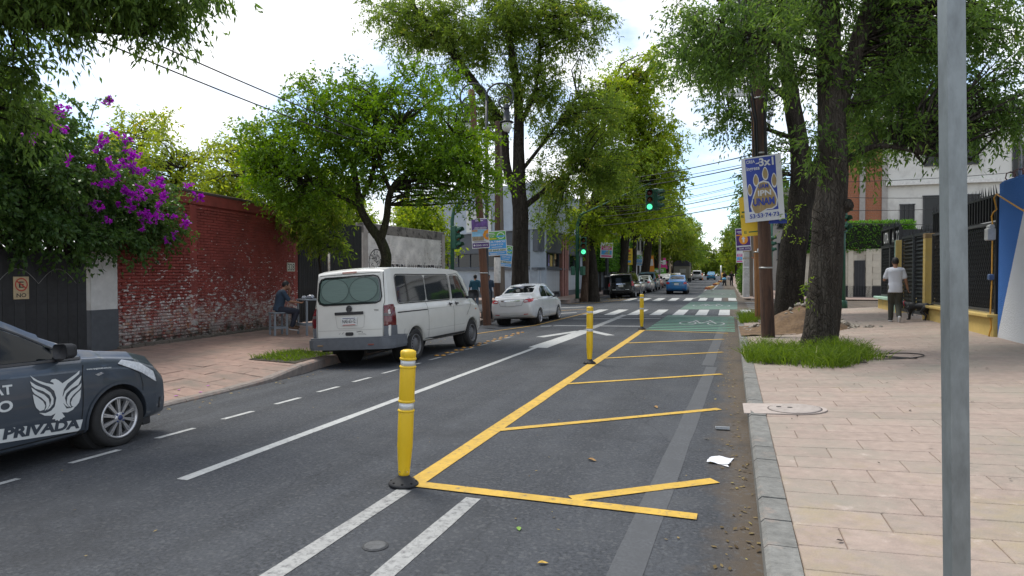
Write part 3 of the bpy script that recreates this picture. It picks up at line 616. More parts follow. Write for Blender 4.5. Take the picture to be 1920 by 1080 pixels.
# ---------------------------------------------------------------- the grey security car
GPAINT=mat('graphite_paint',(.056,.069,.087),.28,.2,var=.05,scale=4,coat=.7)
FIGO=[(-2.05,.45,.85,.95,.6,.5),(-1.95,.32,.92,1.05,.78,.62),(-1.5,.24,.97,1.12,.83,.62),(-1.0,.2,.99,1.36,.845,.58),(-.5,.19,.985,1.49,.85,.57),(0,.19,.98,1.50,.85,.565),(.25,.19,.975,1.43,.85,.57),(.6,.19,.97,1.22,.85,.60),(.9,.2,.955,1.06,.845,.66),(1.1,.2,.94,1.02,.84,.68),(1.5,.2,.885,.965,.828,.68),(1.75,.205,.79,.89,.80,.64),(1.90,.21,.66,.78,.745,.56),(1.99,.23,.54,.66,.65,.46),(2.03,.28,.46,.56,.52,.38)]
fx,fy=-6.81,3.93
fg=Car('parked_car','graphite grey security car with white eagle on its door cut by left edge',FIGO,GPAINT,[-1.245,1.255],.298,(fx,fy,road_z(fx,fy)-.004),(0,-.058,R(-.6)),'car',w=.85,rim='alloy',spokes=10,nst=90)
c=fg; VIN=mat('vinyl_white',(.60,.62,.61),.45,var=.05,scale=5)
for sd_ in 'RL':
    c.patch('door_window',sd_,[(-.32,1.0),(.70,.985),(.66,1.07),(.42,1.21),(.10,1.37),(-.05,1.415),(-.30,1.425)],GLASS,.006,.07); c.patch('door_window',sd_,[(-1.15,1.02),(-.36,1.0),(-.36,1.42),(-.7,1.41),(-1.0,1.25)],GLASS,.006,.08)
    c.patch('mirror_triangle',sd_,[(.71,.985),(.86,.985),(.70,1.07)],DARK,.008,.05)
    c.line('window_trim',sd_,[(-1.2,1.0),(.88,.965)],.022,DARK,.007); c.line('window_trim',sd_,[(.72,1.055),(.42,1.235),(.10,1.395),(-.05,1.44)],.018,DARK,.006)
    c.line('door_gap',sd_,[(.90,.98),(.855,.80),(.85,.50),(.83,.30),(.78,.26),(-.30,.25)],.009,SEAM); c.line('door_gap',sd_,[(-.34,.25),(-.34,1.0)],.009,SEAM)
    c.line('side_crease',sd_,[(-1.8,.90),(.0,.875),(.85,.84)],.016,mat('graphite_paint_edge',(.085,.10,.118),.3,.25,var=0,coat=.7),.003)  # paler strip paints a highlight onto the door fold
    c.patch('headlamp',sd_,[(1.27,.86),(1.33,.895),(1.55,.835),(1.72,.72),(1.755,.60),(1.70,.63),(1.55,.73),(1.40,.80)],CLEARL,.006,.04)
    c.line('bumper_gap',sd_,[(1.27,.85),(1.40,.80),(1.53,.72),(1.56,.60),(1.55,.45)],.007,SEAM)
    c.line('arch_lip',sd_,[(1.255+.362*math.cos(R(a)),.298+.362*math.sin(R(a))) for a in range(-12,193,8)],.028,GPAINT,.012); c.line('sill',sd_,[(-.85,.225),(.88,.225)],.06,DARK,.005)
    c.patch('door_handle',sd_,rrect(.0,.17,.865,.905,.018),GPAINT,.03,.05)
    c.patch('fender_badge',sd_,[(.99,.785),(1.03,.765),(1.09,.785),(1.06,.80)],CHROME,.006,.03)
    c.line('air_intake',sd_,[(1.80,.36),(1.92,.35)],.12,DARK,.006)
def eagle(c):
    X=lambda p:.345+(p[0]-390)/570*.49; Z=lambda p:.885-(p[1]-65)/550*.475-(p[0]-390)/570*.035
    body=[(400,85),(470,140),(560,178),(640,200),(638,180),(605,165),(625,143),(665,140),(700,160),(738,195),(820,150),(900,105),(955,68),(945,105),(880,150),(800,200),(752,260),(733,330),(740,420),(775,478),(830,478),(892,450),(850,500),(790,522),(722,515),(757,570),(728,575),(726,588),(703,585),(690,612),(668,590),(648,598),(645,578),(610,575),(650,515),(600,535),(530,525),(470,488),(540,500),(600,480),(640,440),(660,350),(640,270),(590,220),(500,180),(430,135)]
    fe=[[(392,145),(450,190),(540,235),(600,285),(630,350),(625,410),(590,450),(555,470),(590,420),(605,360),(585,310),(520,260),(440,225),(405,190)],[(400,210),(460,260),(530,300),(575,350),(585,410),(565,450),(530,475),(550,430),(545,380),(500,330),(430,280),(408,250)],[(410,285),(460,320),(515,370),(538,420),(525,460),(480,470),(440,430),(420,370)]]
    e=c.patch('eagle_emblem','R',[(X(p),Z(p)) for p in body],VIN,.006,.05)
    for f in fe:
        c.patch('eagle_feather','R',[(X(p),Z(p)) for p in f],VIN,.006,.05,e); g=[(1362-p[0],p[1]+(-20 if p[1]<200 else 0)) for p in f][::-1]; c.patch('eagle_feather','R',[(X(p),Z(p)) for p in g],VIN,.006,.05,e)
eagle(c)
band=c.patch('lettering_band','R',[(-1.0,.40),(-.95,.54),(.845,.365),(.825,.275),(.80,.26)],VIN,.006,.07)
c.letters('R','SEGURIDAD PRIVADA',-.90,.415,1.71,.10,GPAINT,.009,slant=-.075,italic=.15,weight=.05,parent=band)
c.letters('R','AT',.015,.735,.175,.085,VIN,.007,slant=-.04,weight=.03); c.letters('R','O',.055,.58,.13,.10,VIN,.007,weight=.03)
c.letters('R','www.rangersvat.com.mx',.905,.835,.28,.022,VIN,.007,slant=-.06,weight=.02)
c.patch('windscreen','F',[(-.62,1.05),(.62,1.05),(.56,1.44),(-.56,1.44)],GLASS,.006,.1)
c.patch('grille','F',[(-.45,.36),(.45,.36),(.5,.52),(-.5,.52)],DARK,.006,.08)
c.line('bonnet_gap','T',[(.62,.95),(.66,1.3),(.60,1.7),(.45,1.86)],.008,SEAM,.004)
mr=c.mirror(.62,1.055,DARK,sx=1,size=.9); c.mirror(.62,1.055,DARK,sx=-1,size=.9)
q=MB(); q.box((.85*.94+.14,.685,1.05),(.12,.03,.022),bev=.004); q.build('mirror_indicator',CLEARL,mr)
q=MB(); q.box((.62,1.66,.19),(.22,.10,.10),bev=.01); q.build('splash_guard',DARK,c.t)
# ---------------------------------------------------------------- saloons and other cars, seen from behind
SEDAN=[(-2.12,.50,.76,.84,.66,.5),(-2.09,.40,.84,.95,.74,.58),(-2.02,.33,.90,1.04,.785,.64),(-1.85,.27,.935,1.09,.81,.66),(-1.5,.23,.95,1.11,.83,.64),(-1.28,.21,.955,1.16,.835,.62),(-.9,.2,.95,1.345,.835,.585),(-.5,.2,.94,1.47,.835,.565),(0,.2,.93,1.515,.835,.56),(.4,.2,.92,1.49,.835,.555),(.8,.2,.91,1.34,.83,.57),(1.2,.2,.90,1.10,.82,.62),(1.4,.21,.88,1.0,.81,.64),(1.8,.24,.80,.92,.78,.62),(2.02,.30,.70,.80,.70,.52),(2.12,.4,.6,.66,.52,.38)]
def saloon(name,label,paint,loc,rot,group=None,lamp='slant',tint=GLASS,platetxt='',rim='alloy',detail=True,cat='car',st=SEDAN,scale=1.0,spokes=7):
    c=Car(name,label,st,paint,[-1.25,1.30],.285,loc,rot,cat,group,w=.835,rim=rim,nst=64 if detail else 24,spokes=spokes)
    c.t.scale=(scale,)*3
    c.patch('rear_window','B',[(-.56,1.175),(.56,1.175),(.53,1.30),(.49,1.42),(-.49,1.42),(-.53,1.30)],tint,.006,.08)
    for s_ in (1,-1):
        if lamp=='slant': P=[(.47,.86),(.52,.83),(.70,.84),(.80,.93),(.80,.985),(.62,.96),(.50,.92)]
        elif lamp=='round': P=ell(.64,.90,.11,.10,14)
        else: P=[(.52,.80),(.76,.80),(.80,.96),(.56,.97)]
        P=[(s_*a,b) for a,b in P][::s_]; lm=c.patch('tail_lamp','B',P,REDL,.012,.05)
        c.patch('tail_lamp_side','R' if s_>0 else 'L',[(-2.08,.84),(-2.04,.94),(-1.80,.985),(-1.86,.90)],REDL,.008,.05)
        if lamp=='slant': c.patch('reversing_lamp','B',[(s_*a,b) for a,b in [(.50,.865),(.66,.865),(.60,.91),(.52,.90)]][::s_],CLEARL,.017,.05,lm)
        c.patch('reflector','B',[(s_*a,b) for a,b in [(.46,.40),(.62,.41),(.62,.435),(.46,.425)]][::s_],REDL,.012,.05)
    if detail: 
        c.line('boot_gap','B',[(-.50,1.06),(-.46,.86),(-.40,.73),(.40,.73),(.46,.86),(.50,1.06)],.009,SEAM); c.patch('boot_trim','B',[(-.36,.885),(.36,.885),(.38,.925),(-.38,.925)],CHROME,.016,.06)
    plate(c,platetxt,0,.80,0,.34,.15)
    for sd_ in 'RL':
        c.patch('door_window',sd_,[(-.88,1.0),(-.10,.985),(-.10,1.385),(-.45,1.395),(-.72,1.28)],GLASS,.006,.08); c.patch('door_window',sd_,[(-.05,.985),(.92,.965),(.62,1.22),(.32,1.375),(-.05,1.385)],GLASS,.006,.08)
        if detail:
            c.line('door_gap',sd_,[(-.075,.27),(-.075,.98)],.009,SEAM); c.line('door_gap',sd_,[(.93,.95),(.90,.50),(.84,.27)],.009,SEAM); c.line('door_gap',sd_,[(-.92,1.0),(-.93,.70),(-.83,.45)],.009,SEAM)
            for yy in (-.20,.66-.85): pass
            c.patch('door_handle',sd_,rrect(-.30,-.13,.845,.875,.012),paint,.025,.05); c.patch('door_handle',sd_,rrect(.55-.95,.70-.95,.845,.875,.012) if False else rrect(-.80,-.64,.855,.885,.012),paint,.025,.05)
            c.line('sill',sd_,[(-.85,.235),(.9,.235)],.05,DARK,.004)
    c.mirror(.74,1.03,DARK,sx=1); c.mirror(.74,1.03,DARK,sx=-1)
    c.patch('windscreen','F',[(-.6,1.13),(.6,1.13),(.5,1.45),(-.5,1.45)],GLASS,.006,.1)
    return c
def zr(x,y): return road_z(x,y)
WHT=mat('white_paint',(.60,.61,.61),.25,var=.03,scale=3,coat=.6)
SIL=mat('silver_paint',(.36,.37,.38),.30,.5,var=.03,scale=3,coat=.6)
BLU=mat('blue_paint',(.022,.165,.40),.28,.15,var=.04,scale=3,coat=.6)
TEAL=mat('teal_paint',(.020,.085,.125),.30,.2,var=.05,scale=3,coat=.6)
BLK=mat('black_paint',(.010,.011,.012),.22,.1,var=.05,scale=3,coat=.7)
RED=mat('red_paint',(.30,.015,.015),.3,var=.05,coat=.6); GOLD=mat('gold_paint',(.45,.36,.16),.3,.2,var=.05,coat=.6)
sx_,sy_=-7.13,24.27
saloon('parked_car','white saloon with red tail lamps parked beside the leaning wooden pole',WHT,(sx_,sy_,zr(sx_,sy_)-.01),(0,-.058,R(-1.5)),rim='alloy',spokes=7)
saloon('moving_car','bright blue saloon driving away past the far crosswalk',BLU,(-3.5,54.5,zr(-3.5,54.5)),(R(.5),0,R(.5)),lamp='block',rim='steel')
MINIV=[(-2.40,.55,1.02,1.50,.80,.66),(-2.37,.42,1.05,1.62,.86,.70),(-2.28,.34,1.07,1.72,.895,.72),(-2.0,.30,1.08,1.77,.91,.73),(-1,.26,1.08,1.79,.915,.735),(.2,.25,1.06,1.78,.915,.73),(.8,.25,1.05,1.66,.91,.71),(1.3,.26,1.03,1.32,.90,.70),(1.6,.27,1.0,1.12,.88,.72),(2.1,.30,.88,1.0,.82,.66),(2.35,.4,.72,.82,.66,.5),(2.40,.5,.64,.70,.5,.4)]
def minivan(label,paint,loc,rot,detail=True,group=None,name='parked_minivan',tint=GLASS,lampm=REDL):
    c=Car(name,label,MINIV,paint,[-1.45,1.45],.33,loc,rot,'car',group,w=.915,rim='alloy',nst=60 if detail else 24,spokes=6,shear=lambda y,z:.16*(z-1.0)*max(0,min(1,(-1.7-y)/.7)))
    c.patch('rear_window','B',rrect(-.66,.66,1.13,1.62,.09),tint,.008,.08)
    for s_ in (1,-1): c.patch('tail_lamp','B',[(s_*a,b) for a,b in [(.76,.86),(.86,.86),(.86,1.20),(.76,1.18)]][::s_],lampm,.014,.05); c.patch('tail_lamp_side','R' if s_>0 else 'L',[(-2.36,.88),(-2.34,1.18),(-2.20,1.18),(-2.22,.88)],lampm,.008,.05)
    c.patch('handle_trim','B',[(-.32,.985),(.32,.985),(.32,1.045),(-.32,1.045)],CHROME if detail else DARK,.016,.06); c.patch('bumper_pad','B',[(-.84,.50),(.84,.50),(.86,.62),(-.86,.62)],paint if detail else DARK,.02,.1)
    for x in (-.45,.45): c.patch('bumper_reflector','B',[(x-.13,.60),(x+.13,.60),(x+.13,.64),(x-.13,.64)],PLATE,.03,.06)
    plate(c,'',0,.88,0); c.line('tailgate_gap','B',[(-.74,.66),(-.74,1.1),(-.70,1.66),(.70,1.66),(.74,1.1),(.74,.66),(-.74,.66)],.012,SEAM)
    c.patch('high_brake_lamp','B',rrect(-.12,.12,1.68,1.70,.008),DREDL,.012,.05)
    for sd_ in 'RL':
        for a,b in ((-2.0,-1.0),(-.95,.05)): c.patch('side_window',sd_,rrect(a,b,1.15,1.60,.06),tint,.008,.08)
        c.patch('door_window',sd_,[(.10,1.14),(1.15,1.12),(.78,1.45),(.5,1.58),(.10,1.60)],tint,.008,.08); c.line('door_gap',sd_,[(.07,.35),(.07,1.12)],.01,SEAM); c.line('door_gap',sd_,[(-1.0,.5),(-1.0,1.12)],.01,SEAM)
    c.mirror(1.0,1.16,DARK,sx=1,size=1.2); c.mirror(1.0,1.16,DARK,sx=-1,size=1.2)
    q=MB()
    for s_ in (1,-1): q.tube([(s_*.66,-1.7,1.80),(s_*.66,-1.6,1.835),(s_*.67,.1,1.835),(s_*.67,.2,1.80)],.018,6)
    q.build('roof_rails',DARK,c.t); c.patch('windscreen','F',[(-.66,1.2),(.66,1.2),(.6,1.66),(-.6,1.66)],tint,.008,.12)
    return c
mx_,my_=-6.75,47.2
minivan('black minivan parked at the kerb beyond the crossing',BLK,(mx_,my_+.7,zr(mx_,my_)),(R(.5),-.045,R(0)))
saloon('parked_car','silver hatchback squeezed close in front of the black minivan',SIL,(-6.9,53.4,zr(-6.9,53.4)),(R(.5),-.05,0),detail=False,lamp='block')
saloon('parked_car','pale silver car with round red tail lamps before the teal van',mat('pale_silver',(.50,.51,.51),.3,.4,var=.03,coat=.6),(-6.65,58.4,zr(-6.65,58.4)),(R(.5),-.05,0),detail=False,lamp='round')
minivan('teal blue van parked behind the silver cars in the kerb row',TEAL,(-6.75,64.0,zr(-6.75,64)),(R(.5),-.05,0),detail=False)
far_specs=[('dark red car mostly hidden beyond the teal van',RED,-6.9,70.5),('white car with roof rack waiting along the kerb far beyond the teal van',WHT,-6.3,77.0),('gold car parked far along the kerb row',GOLD,-6.3,84.5),('small white car parked far off near the covered truck',WHT,-6.1,92.0)]
for lb,pm,x,y in far_specs: saloon('parked_car',lb,pm,(x,y,zr(x,y)),(R(.5),-.04,0),detail=False,lamp='block',group='cars parked along the far kerb')
saloon('moving_car','blue and white car far down the street beside the orange marker',mat('taxi_blue',(.03,.22,.38),.3,var=.05,coat=.5),(-2.2,131,zr(-2.2,131)),(R(.5),0,0),detail=False,lamp='block')
minivan('white van coming far down the street left of the blue and white car',WHT,(-4.6,126,zr(-4.6,126)),(R(.5),0,0),detail=False,name='moving_van')
# covered truck far along the kerb
tk=thing('covered_truck','khaki truck with dark canvas cover far along the left kerb','truck',(-6.0,104,zr(-6,104)),(R(.5),0,0))
q=MB(); q.box((0,0,1.6),(2.3,5.2,1.9),bev=.06); q.build('cargo_body',mat('truck_khaki',(.14,.135,.10),.7,var=.2,scale=4),tk)
q=MB(); q.prism([(-1.2,0),(1.2,0),(1.15,.5),(.7,.85),(-.7,.85),(-1.15,.5)],5.3,M=RX90,c=(0,2.65,2.5)); q.build('canvas_cover',mat('canvas_dark',(.03,.03,.035),.9,var=.2,scale=3),tk)
q=MB(); q.box((.2,-2.62,1.75),(.9,.05,.6),bev=.02); q.build('rear_panel',mat('truck_panel',(.26,.26,.22),.7),tk)
q=MB(); q.box((0,3.5,1.4),(2.1,1.7,1.7),bev=.15); q.build('cab',mat('truck_cab',(.15,.15,.12),.5),tk)
for x in (-1,1):
    for y in (-1.6,3.2):
        q=MB(); q.lathe([(.3,-.14),(.46,-.12),(.48,0),(.46,.12),(.3,.14)],n=20,M=Matrix.Rotation(R(90),3,'Y'),c=(x,y,.48)); q.build('wheel',TYRE,tk)
# ================================================================== WALLS, GATES, BUILDINGS
def peeling_paint(key,paint,white,brick,zlo,zhi,zplaster,amount=.0,grime=True):
    m=bpy.data.materials.new(key); m.use_nodes=True; nt=m.node_tree; n=nt.nodes; l=nt.links; b=n['Principled BSDF']; b.inputs['Roughness'].default_value=.8
    g=n.new('ShaderNodeNewGeometry'); pos=g.outputs['Position']; sx=n.new('ShaderNodeSeparateXYZ'); l.new(pos,sx.inputs[0])
    def noise(sc,det=6,ro=.6,vec=pos):
        q=n.new('ShaderNodeTexNoise'); q.inputs['Scale'].default_value=sc; q.inputs['Detail'].default_value=det; q.inputs['Roughness'].default_value=ro; l.new(vec,q.inputs['Vector']); return q.outputs['Fac']
    def mr(src,a,b_,c=0.,d=1.):
        q=n.new('ShaderNodeMapRange'); q.inputs[1].default_value=a; q.inputs[2].default_value=b_; q.inputs[3].default_value=c; q.inputs[4].default_value=d; l.new(src,q.inputs[0]); return q.outputs[0]
    def mix(f,a,b_):
        q=n.new('ShaderNodeMix'); q.data_type='RGBA'; l.new(f,q.inputs[0])
        for i,v in ((6,a),(7,b_)):
            if isinstance(v,tuple): q.inputs[i].default_value=(*v,1)
            else: l.new(v,q.inputs[i])
        return q.outputs[2]
    def mul(a,b_):
        q=n.new('ShaderNodeMath'); q.operation='MULTIPLY'; l.new(a,q.inputs[0]); 
        if isinstance(b_,float): q.inputs[1].default_value=b_
        else: l.new(b_,q.inputs[1])
        return q.outputs[0]
    def add(a,b_):
        q=n.new('ShaderNodeMath'); q.operation='ADD'; l.new(a,q.inputs[0]); l.new(b_,q.inputs[1]); return q.outputs[0]
    p=mix(mr(noise(2.2),.3,.7),tuple(x*.72 for x in paint),tuple(x*1.25 for x in paint))
    # flakes: fine noise thresholded, more of them where a coarse noise and the height allow it
    hgt=mr(sx.outputs[2],zhi,zlo,-.12,.035); coarse=mr(noise(1.3,4),.3,.7,-.06,.06)
    mpz=n.new('ShaderNodeMapping'); mpz.inputs['Scale'].default_value=(1,.75,1.7); l.new(pos,mpz.inputs[0])
    fl=mr(add(add(noise(10.,4,.6,mpz.outputs[0]),hgt),coarse),.585-amount,.625-amount)
    fl2=mr(add(noise(34.,3),hgt),.66-amount,.70-amount)
    c=mix(fl,p,mix(mr(noise(20.),.35,.7),tuple(x*.7 for x in white),white)); c=mix(fl2,c,white)
    # low down the coat is mostly gone: old plaster with bare brick showing
    low=mul(mr(add(sx.outputs[2],mr(noise(1.7,6),.2,.8,-.55,.55)),zplaster+.12,zplaster-.12),mr(noise(7.,6,.7),.43,.55))
    pl=mix(mr(noise(5.,8,.7),.50,.62),tuple(x*.72 for x in white),brick); c=mix(mul(low,.72),c,pl)
    if grime:
        gr=mul(mr(add(sx.outputs[2],mr(noise(2.3,6),.2,.8,-.2,.2)),.62,.28),mr(noise(6.,6),.3,.6)); c=mix(gr,c,(.030,.032,.022))
    l.new(c,b.inputs['Base Color']); bp=n.new('ShaderNodeBump'); bp.inputs['Strength'].default_value=.6; bp.inputs['Distance'].default_value=.012; l.new(noise(45.,5),bp.inputs['Height']); l.new(bp.outputs[0],b.inputs['Normal'])
    MATS[key]=m; return m
REDW=peeling_paint('peeling_red_wall',(.215,.040,.031),(.58,.55,.52),(.40,.18,.08),1.0,3.05,.95,amount=.008)
WBRK=peeling_paint('peeling_white_wall',(.76,.74,.70),(.60,.54,.47),(.34,.22,.16),2.0,3.9,.2,amount=-.02,grime=False)
WO=(-12.22,9.85); WA=math.atan2(7.65,-.68)
def wpt(u): return (WO[0]+math.cos(WA)*u,WO[1]+math.sin(WA)*u)
def brick_wall(t,u0,u1,z0,z1,m,keep,bl=.245,bh=.072,g=.010,depth=.022):
    """local x along the wall, street side at -y; single bricks near the viewer, the rest joined"""
    bme=[]
    for k in range(4):
        b=MB(); b.box((0,0,0),(bl-g,depth*2,bh-g),bev=.007); me=bpy.data.meshes.new('brick'); me.from_pydata([tuple(v) for v in b.v],[],b.f); me.materials.append(m); bme.append(me)
    rest=MB(); r=0; z=z0+bh/2; n=0; L_=[]
    while z<z1:
        x=u0+(bl/2 if r%2 else bl)
        while x<u1-bl/2+.01: L_.append((x,z)); x+=bl
        z+=bh; r+=1
    order=sorted(L_,key=lambda p:(abs(p[1]-1.3)>1.0,p[0]))
    for i,(x,z) in enumerate(order):
        y=-depth+.012+random.uniform(-.009,.007); rr=random.uniform(-.012,.012)
        if i<keep:
            o=bpy.data.objects.new('brick',bme[i%4]); COL.objects.link(o); o.parent=t; o.location=(x,y,z); o.rotation_euler=(random.uniform(-.01,.01),rr,random.uniform(-.012,.012))
        else: rest.box((x,y,z),(bl-g,depth*2,bh-g),rot=(0,rr,0))
    rest.build('brick',m,t,kind='stuff')
zb=lsw_z(-12.4,12)
rw_=thing('red_brick_wall','tall red painted brick wall with flaking white patches behind the van','wall',(*wpt(.72),0),WA)
q=MB(); q.box((3.5,.16,1.9),(7.0,.30,3.8)); q.build('wall_core',REDW,rw_)
brick_wall(rw_,.0,7.0,zb+.05,3.50,REDW,300,g=.015,depth=.026)
q=MB(); q.box((3.5,-.005,3.67),(7.02,.08,.30),bev=.01); q.build('plaster_band',REDW,rw_)
q=MB(); q.box((3.5,.14,3.83),(7.1,.40,.07),bev=.012); q.build('coping',mat('old_coping',(.07,.05,.045),.9,var=.3,scale=6),rw_)
q=MB()
for x in (2.3,6.9): q.box((x,-.012,1.95),(.24,.07,3.1),bev=.01)
q.build('wall_rib',REDW,rw_)
pq=MB(); pq.box((6.62,-.055,2.02),(.42,.02,.27),bev=.004); tl=pq.build('number_tile',mat('tile_cream',(.46,.47,.40),.6,var=.15,scale=20),rw_)
put_text(tl,'328',.36,.21,Matrix.Translation((6.44,-.068,1.915))@Matrix.Rotation(R(90),4,'X'),mat('digit_green',(.02,.045,.035),.6,var=.2),off=.004)
q=MB(); 
for k in range(40): x=k*.18+random.uniform(-.05,.05); q.box((x,-.06+random.uniform(-.03,.02),zb+.02),(.2,.14,.07+random.uniform(0,.05)),rot=(0,random.uniform(-.1,.1),random.uniform(-.3,.3)),bev=.02)
q.build('rubble_foot',mat('wall_foot',(.11,.095,.08),.95,var=.35,scale=8,bump=.01),rw_,kind='stuff')
# white gate pillar
gp=thing('gate_pillar','white square gate pillar with grey painted foot beside red wall','pillar',(*wpt(.36),0),WA)
q=MB(); q.box((0,.12,1.85),(.66,.36,2.7),bev=.01); q.build('shaft',mat('pillar_white',(.52,.52,.50),.8,var=.12,scale=5,alt=(.33,.33,.31),alt_scale=2,alt_lo=.55,alt_hi=.8),gp)
q=MB(); q.box((0,.12,.62),(.68,.38,.86),bev=.01); q.build('painted_foot',mat('pillar_grey',(.075,.082,.092),.8,var=.15,scale=6),gp)
# dark boarded gate on the far left
lg=thing('driveway_gate','dark vertical board driveway gate under the flowering vine','gate',(*wpt(-.02),0),WA+math.pi)
GB=mat('gate_board',(.022,.023,.025),.65,var=.3,scale=9,rnd=.15)
x=0.0; k=0
bm_=MB(); bm_.box((0,0,0),(.205,.03,2.0),bev=.004); gme=bpy.data.meshes.new('board'); gme.from_pydata([tuple(v) for v in bm_.v],[],bm_.f); gme.materials.append(GB)
for k in range(32):
    o=bpy.data.objects.new('board',gme); COL.objects.link(o); o.parent=lg; o.location=(.12+k*.215,random.uniform(-.004,.004),1.22)
q=MB(); 
for z in (.3,1.2,2.12): q.box((3.5,-.05,z),(7,.05,.07))
q.build('gate_rail',GB,lg)
wr=MB()
for x0 in (.25,1.05):
    wr.tube([(x0+.8*t,.022,1.60+.28*math.sin(t*math.pi)) for t in np.linspace(0,1,14)],.005,5)
wr.build('wire_curl',mat('wire_pale',(.25,.25,.24),.6),lg)
sg=thing('no_parking_sign','small cream no parking sign with red ring on the dark gate','sign',(*wpt(-1.42),1.53),WA); sg.scale=(.66,.66,.66)
q=MB(); q.box((0,-.05,0),(.44,.02,.62),bev=.006); q.build('sign_plate',mat('sign_cream',(.46,.36,.22),.6,var=.2,scale=9),sg)
q=MB(); 
for k in range(24):
    a0,a1=2*math.pi*k/24,2*math.pi*(k+1)/24; q.add([(rr*math.cos(a),-.0625,.09+rr*math.sin(a)) for a,rr in ((a0,.15),(a1,.15),(a1,.185),(a0,.185))],[(0,1,2,3)])
q.add([(-.14,-.064,.17),(-.115,-.064,.20),(.14,-.064,.01),(.115,-.064,-.02)],[(0,1,2,3)]); q.build('red_ring',mat('sign_red',(.42,.05,.03),.6,var=.1),sg)
put_text(sg,'E',.14,.17,Matrix.Translation((-.07,-.0615,.005))@Matrix.Rotation(R(90),4,'X'),INK,off=.02); put_text(sg,'NO',.28,.11,Matrix.Translation((-.14,-.0615,-.255))@Matrix.Rotation(R(90),4,'X'),INK,off=.02)
# black corrugated gate past the red wall
bg_=thing('corrugated_gate','tall black corrugated metal gate between red wall and white wall','gate',(*wpt(7.85),0),WA)
rib=MB(); rib.prism([(-.055,0),(-.03,-.035),(.03,-.035),(.055,0)],3.4,c=(0,0,0)); rme=bpy.data.meshes.new('rib'); rme.from_pydata([tuple(v) for v in rib.v],[],rib.f); rme.materials.append(mat('gate_black',(.014,.015,.017),.5,.2,var=.3,scale=7))
for k in range(38):
    o=bpy.data.objects.new('rib',rme); COL.objects.link(o); o.parent=bg_; o.location=(.06+k*.118,0,.25)
q=MB(); q.box((2.25,.03,1.95),(4.5,.02,3.4)); q.build('gate_sheet',MATS['gate_black'],bg_)
q=MB(); 
for z in (.35,1.9,3.6): q.box((2.25,.06,z),(4.5,.05,.08))
q.build('gate_rail',MATS['gate_black'],bg_)
wp=thing('white_post','thin rusty white painted post standing before the black gate','post',(-12.2,18.3,lsw_z(-12.2,18.3)),0)
q=MB(); q.tube([(0,0,-.05),(0,0,2.35)],.035,8); q.build('shaft',mat('post_white',(.50,.47,.43),.7,var=.1,alt=(.22,.09,.04),alt_scale=5,alt_lo=.52,alt_hi=.6),wp)
# white brick wall with painted lettering, up to the corner
a0=Vector(wpt(12.5)); a1=Vector((-12.75,28.6)); dv=a1-a0; LW=dv.length; WA2=math.atan2(dv.y,dv.x)
ww=thing('white_brick_wall','long whitewashed brick wall with black painted lettering behind the van','wall',(a0.x,a0.y,0),WA2)
q=MB(); q.box((LW/2,.16,1.95),(LW,.28,3.5)); q.build('wall_core',WBRK,ww)
brick_wall(ww,.12,LW-.12,.35,3.42,WBRK,0)
q=MB(); q.box((LW/2,.14,3.62),(LW+.06,.38,.40),bev=.015); q.build('cornice',mat('old_cornice',(.20,.185,.165),.9,var=.3,scale=4,alt=(.06,.055,.05),alt_scale=2.2),ww)
q=MB(); q.box((.10,.13,1.9),(.26,.40,3.6),bev=.01); q.box((LW-.06,.13,1.9),(.26,.40,3.6),bev=.01); q.build('wall_end_pier',mat('pier_plaster',(.36,.33,.30),.85,var=.2,scale=4),ww)
LET=mat('painted_letter',(.022,.022,.026),.7,var=.3,scale=14)
T=lambda x,z:Matrix.Translation((x,-.042,z))@Matrix.Rotation(R(90),4,'X')
put_text(ww,'DIPUTADA ANA HERNÁNDEZ ANA',LW-1.9,.55,T(1.65,1.80),LET,off=.03)
q=MB()
for k in range(26):
    a,b=2*math.pi*k/26,2*math.pi*(k+1)/26; q.add([(.85+rr*math.cos(t),-.043,2.28+rr*math.sin(t)) for t,rr in ((a,.50),(b,.50),(b,.545),(a,.545))],[(0,1,2,3)])
for k in range(70):
    rr=.47*math.sqrt(random.random()); a=random.uniform(0,6.28); cx,cz=.85+rr*math.cos(a),2.28+rr*math.sin(a); w_,h_=random.uniform(.03,.09),random.uniform(.02,.06); an=random.uniform(0,3.1)
    q.add([(cx+math.cos(an)*s1*w_-math.sin(an)*s2*h_,-.044-k*1e-5,cz+math.sin(an)*s1*w_+math.cos(an)*s2*h_) for s1,s2 in ((-1,0),(0,-.5),(1,0),(0,.5))],[(0,1,2,3)])
q.build('painted_seal',mat('seal_ink',(.06,.06,.06),.7,var=.3),ww)
# ---------------------------------------------------------------- grey corner building
GLIGHT=mat('render_light_grey',(.33,.37,.42),.85,var=.08,scale=2,bump=.003,alt=(.27,.30,.34),alt_scale=.6)
GDARK=mat('render_dark_grey',(.075,.085,.10),.7,var=.12,scale=3)
CLAP=mat('clapboard_white',(.47,.50,.54),.7,var=.08,scale=4,rnd=.05)
PILA=mat('pilaster_pink',(.34,.17,.15),.8,var=.15,scale=5)
WIN=mat('shop_glass',(.010,.014,.016),.06,var=0,spec=.3)
ca=Vector((-10.75,38.6)); cb=Vector((-10.35,66)); cc=ca+Vector((-.87,.49))*16
gb=thing('corner_building','light grey two storey corner building with dark band over long windows','building',(ca.x,ca.y,rise(40)),0)
def facade(par,p,q_,name_suffix=''):
    """returns matrix placing local x along the facade, -y outside"""
    d=(q_-p); return Matrix.Translation((p.x-ca.x,p.y-ca.y,0))@Matrix.Rotation(math.atan2(d.y,d.x),4,'Z'),d.length
def fbox(mb,M,c,d,bev=0):
    t=MB(); t.box(c,d,bev=bev); mb.add([M@Vector(v) for v in t.v],t.f)
MS,LS=facade(gb,ca,cb)          # along the street: outside is to the right of the walking direction -> -y
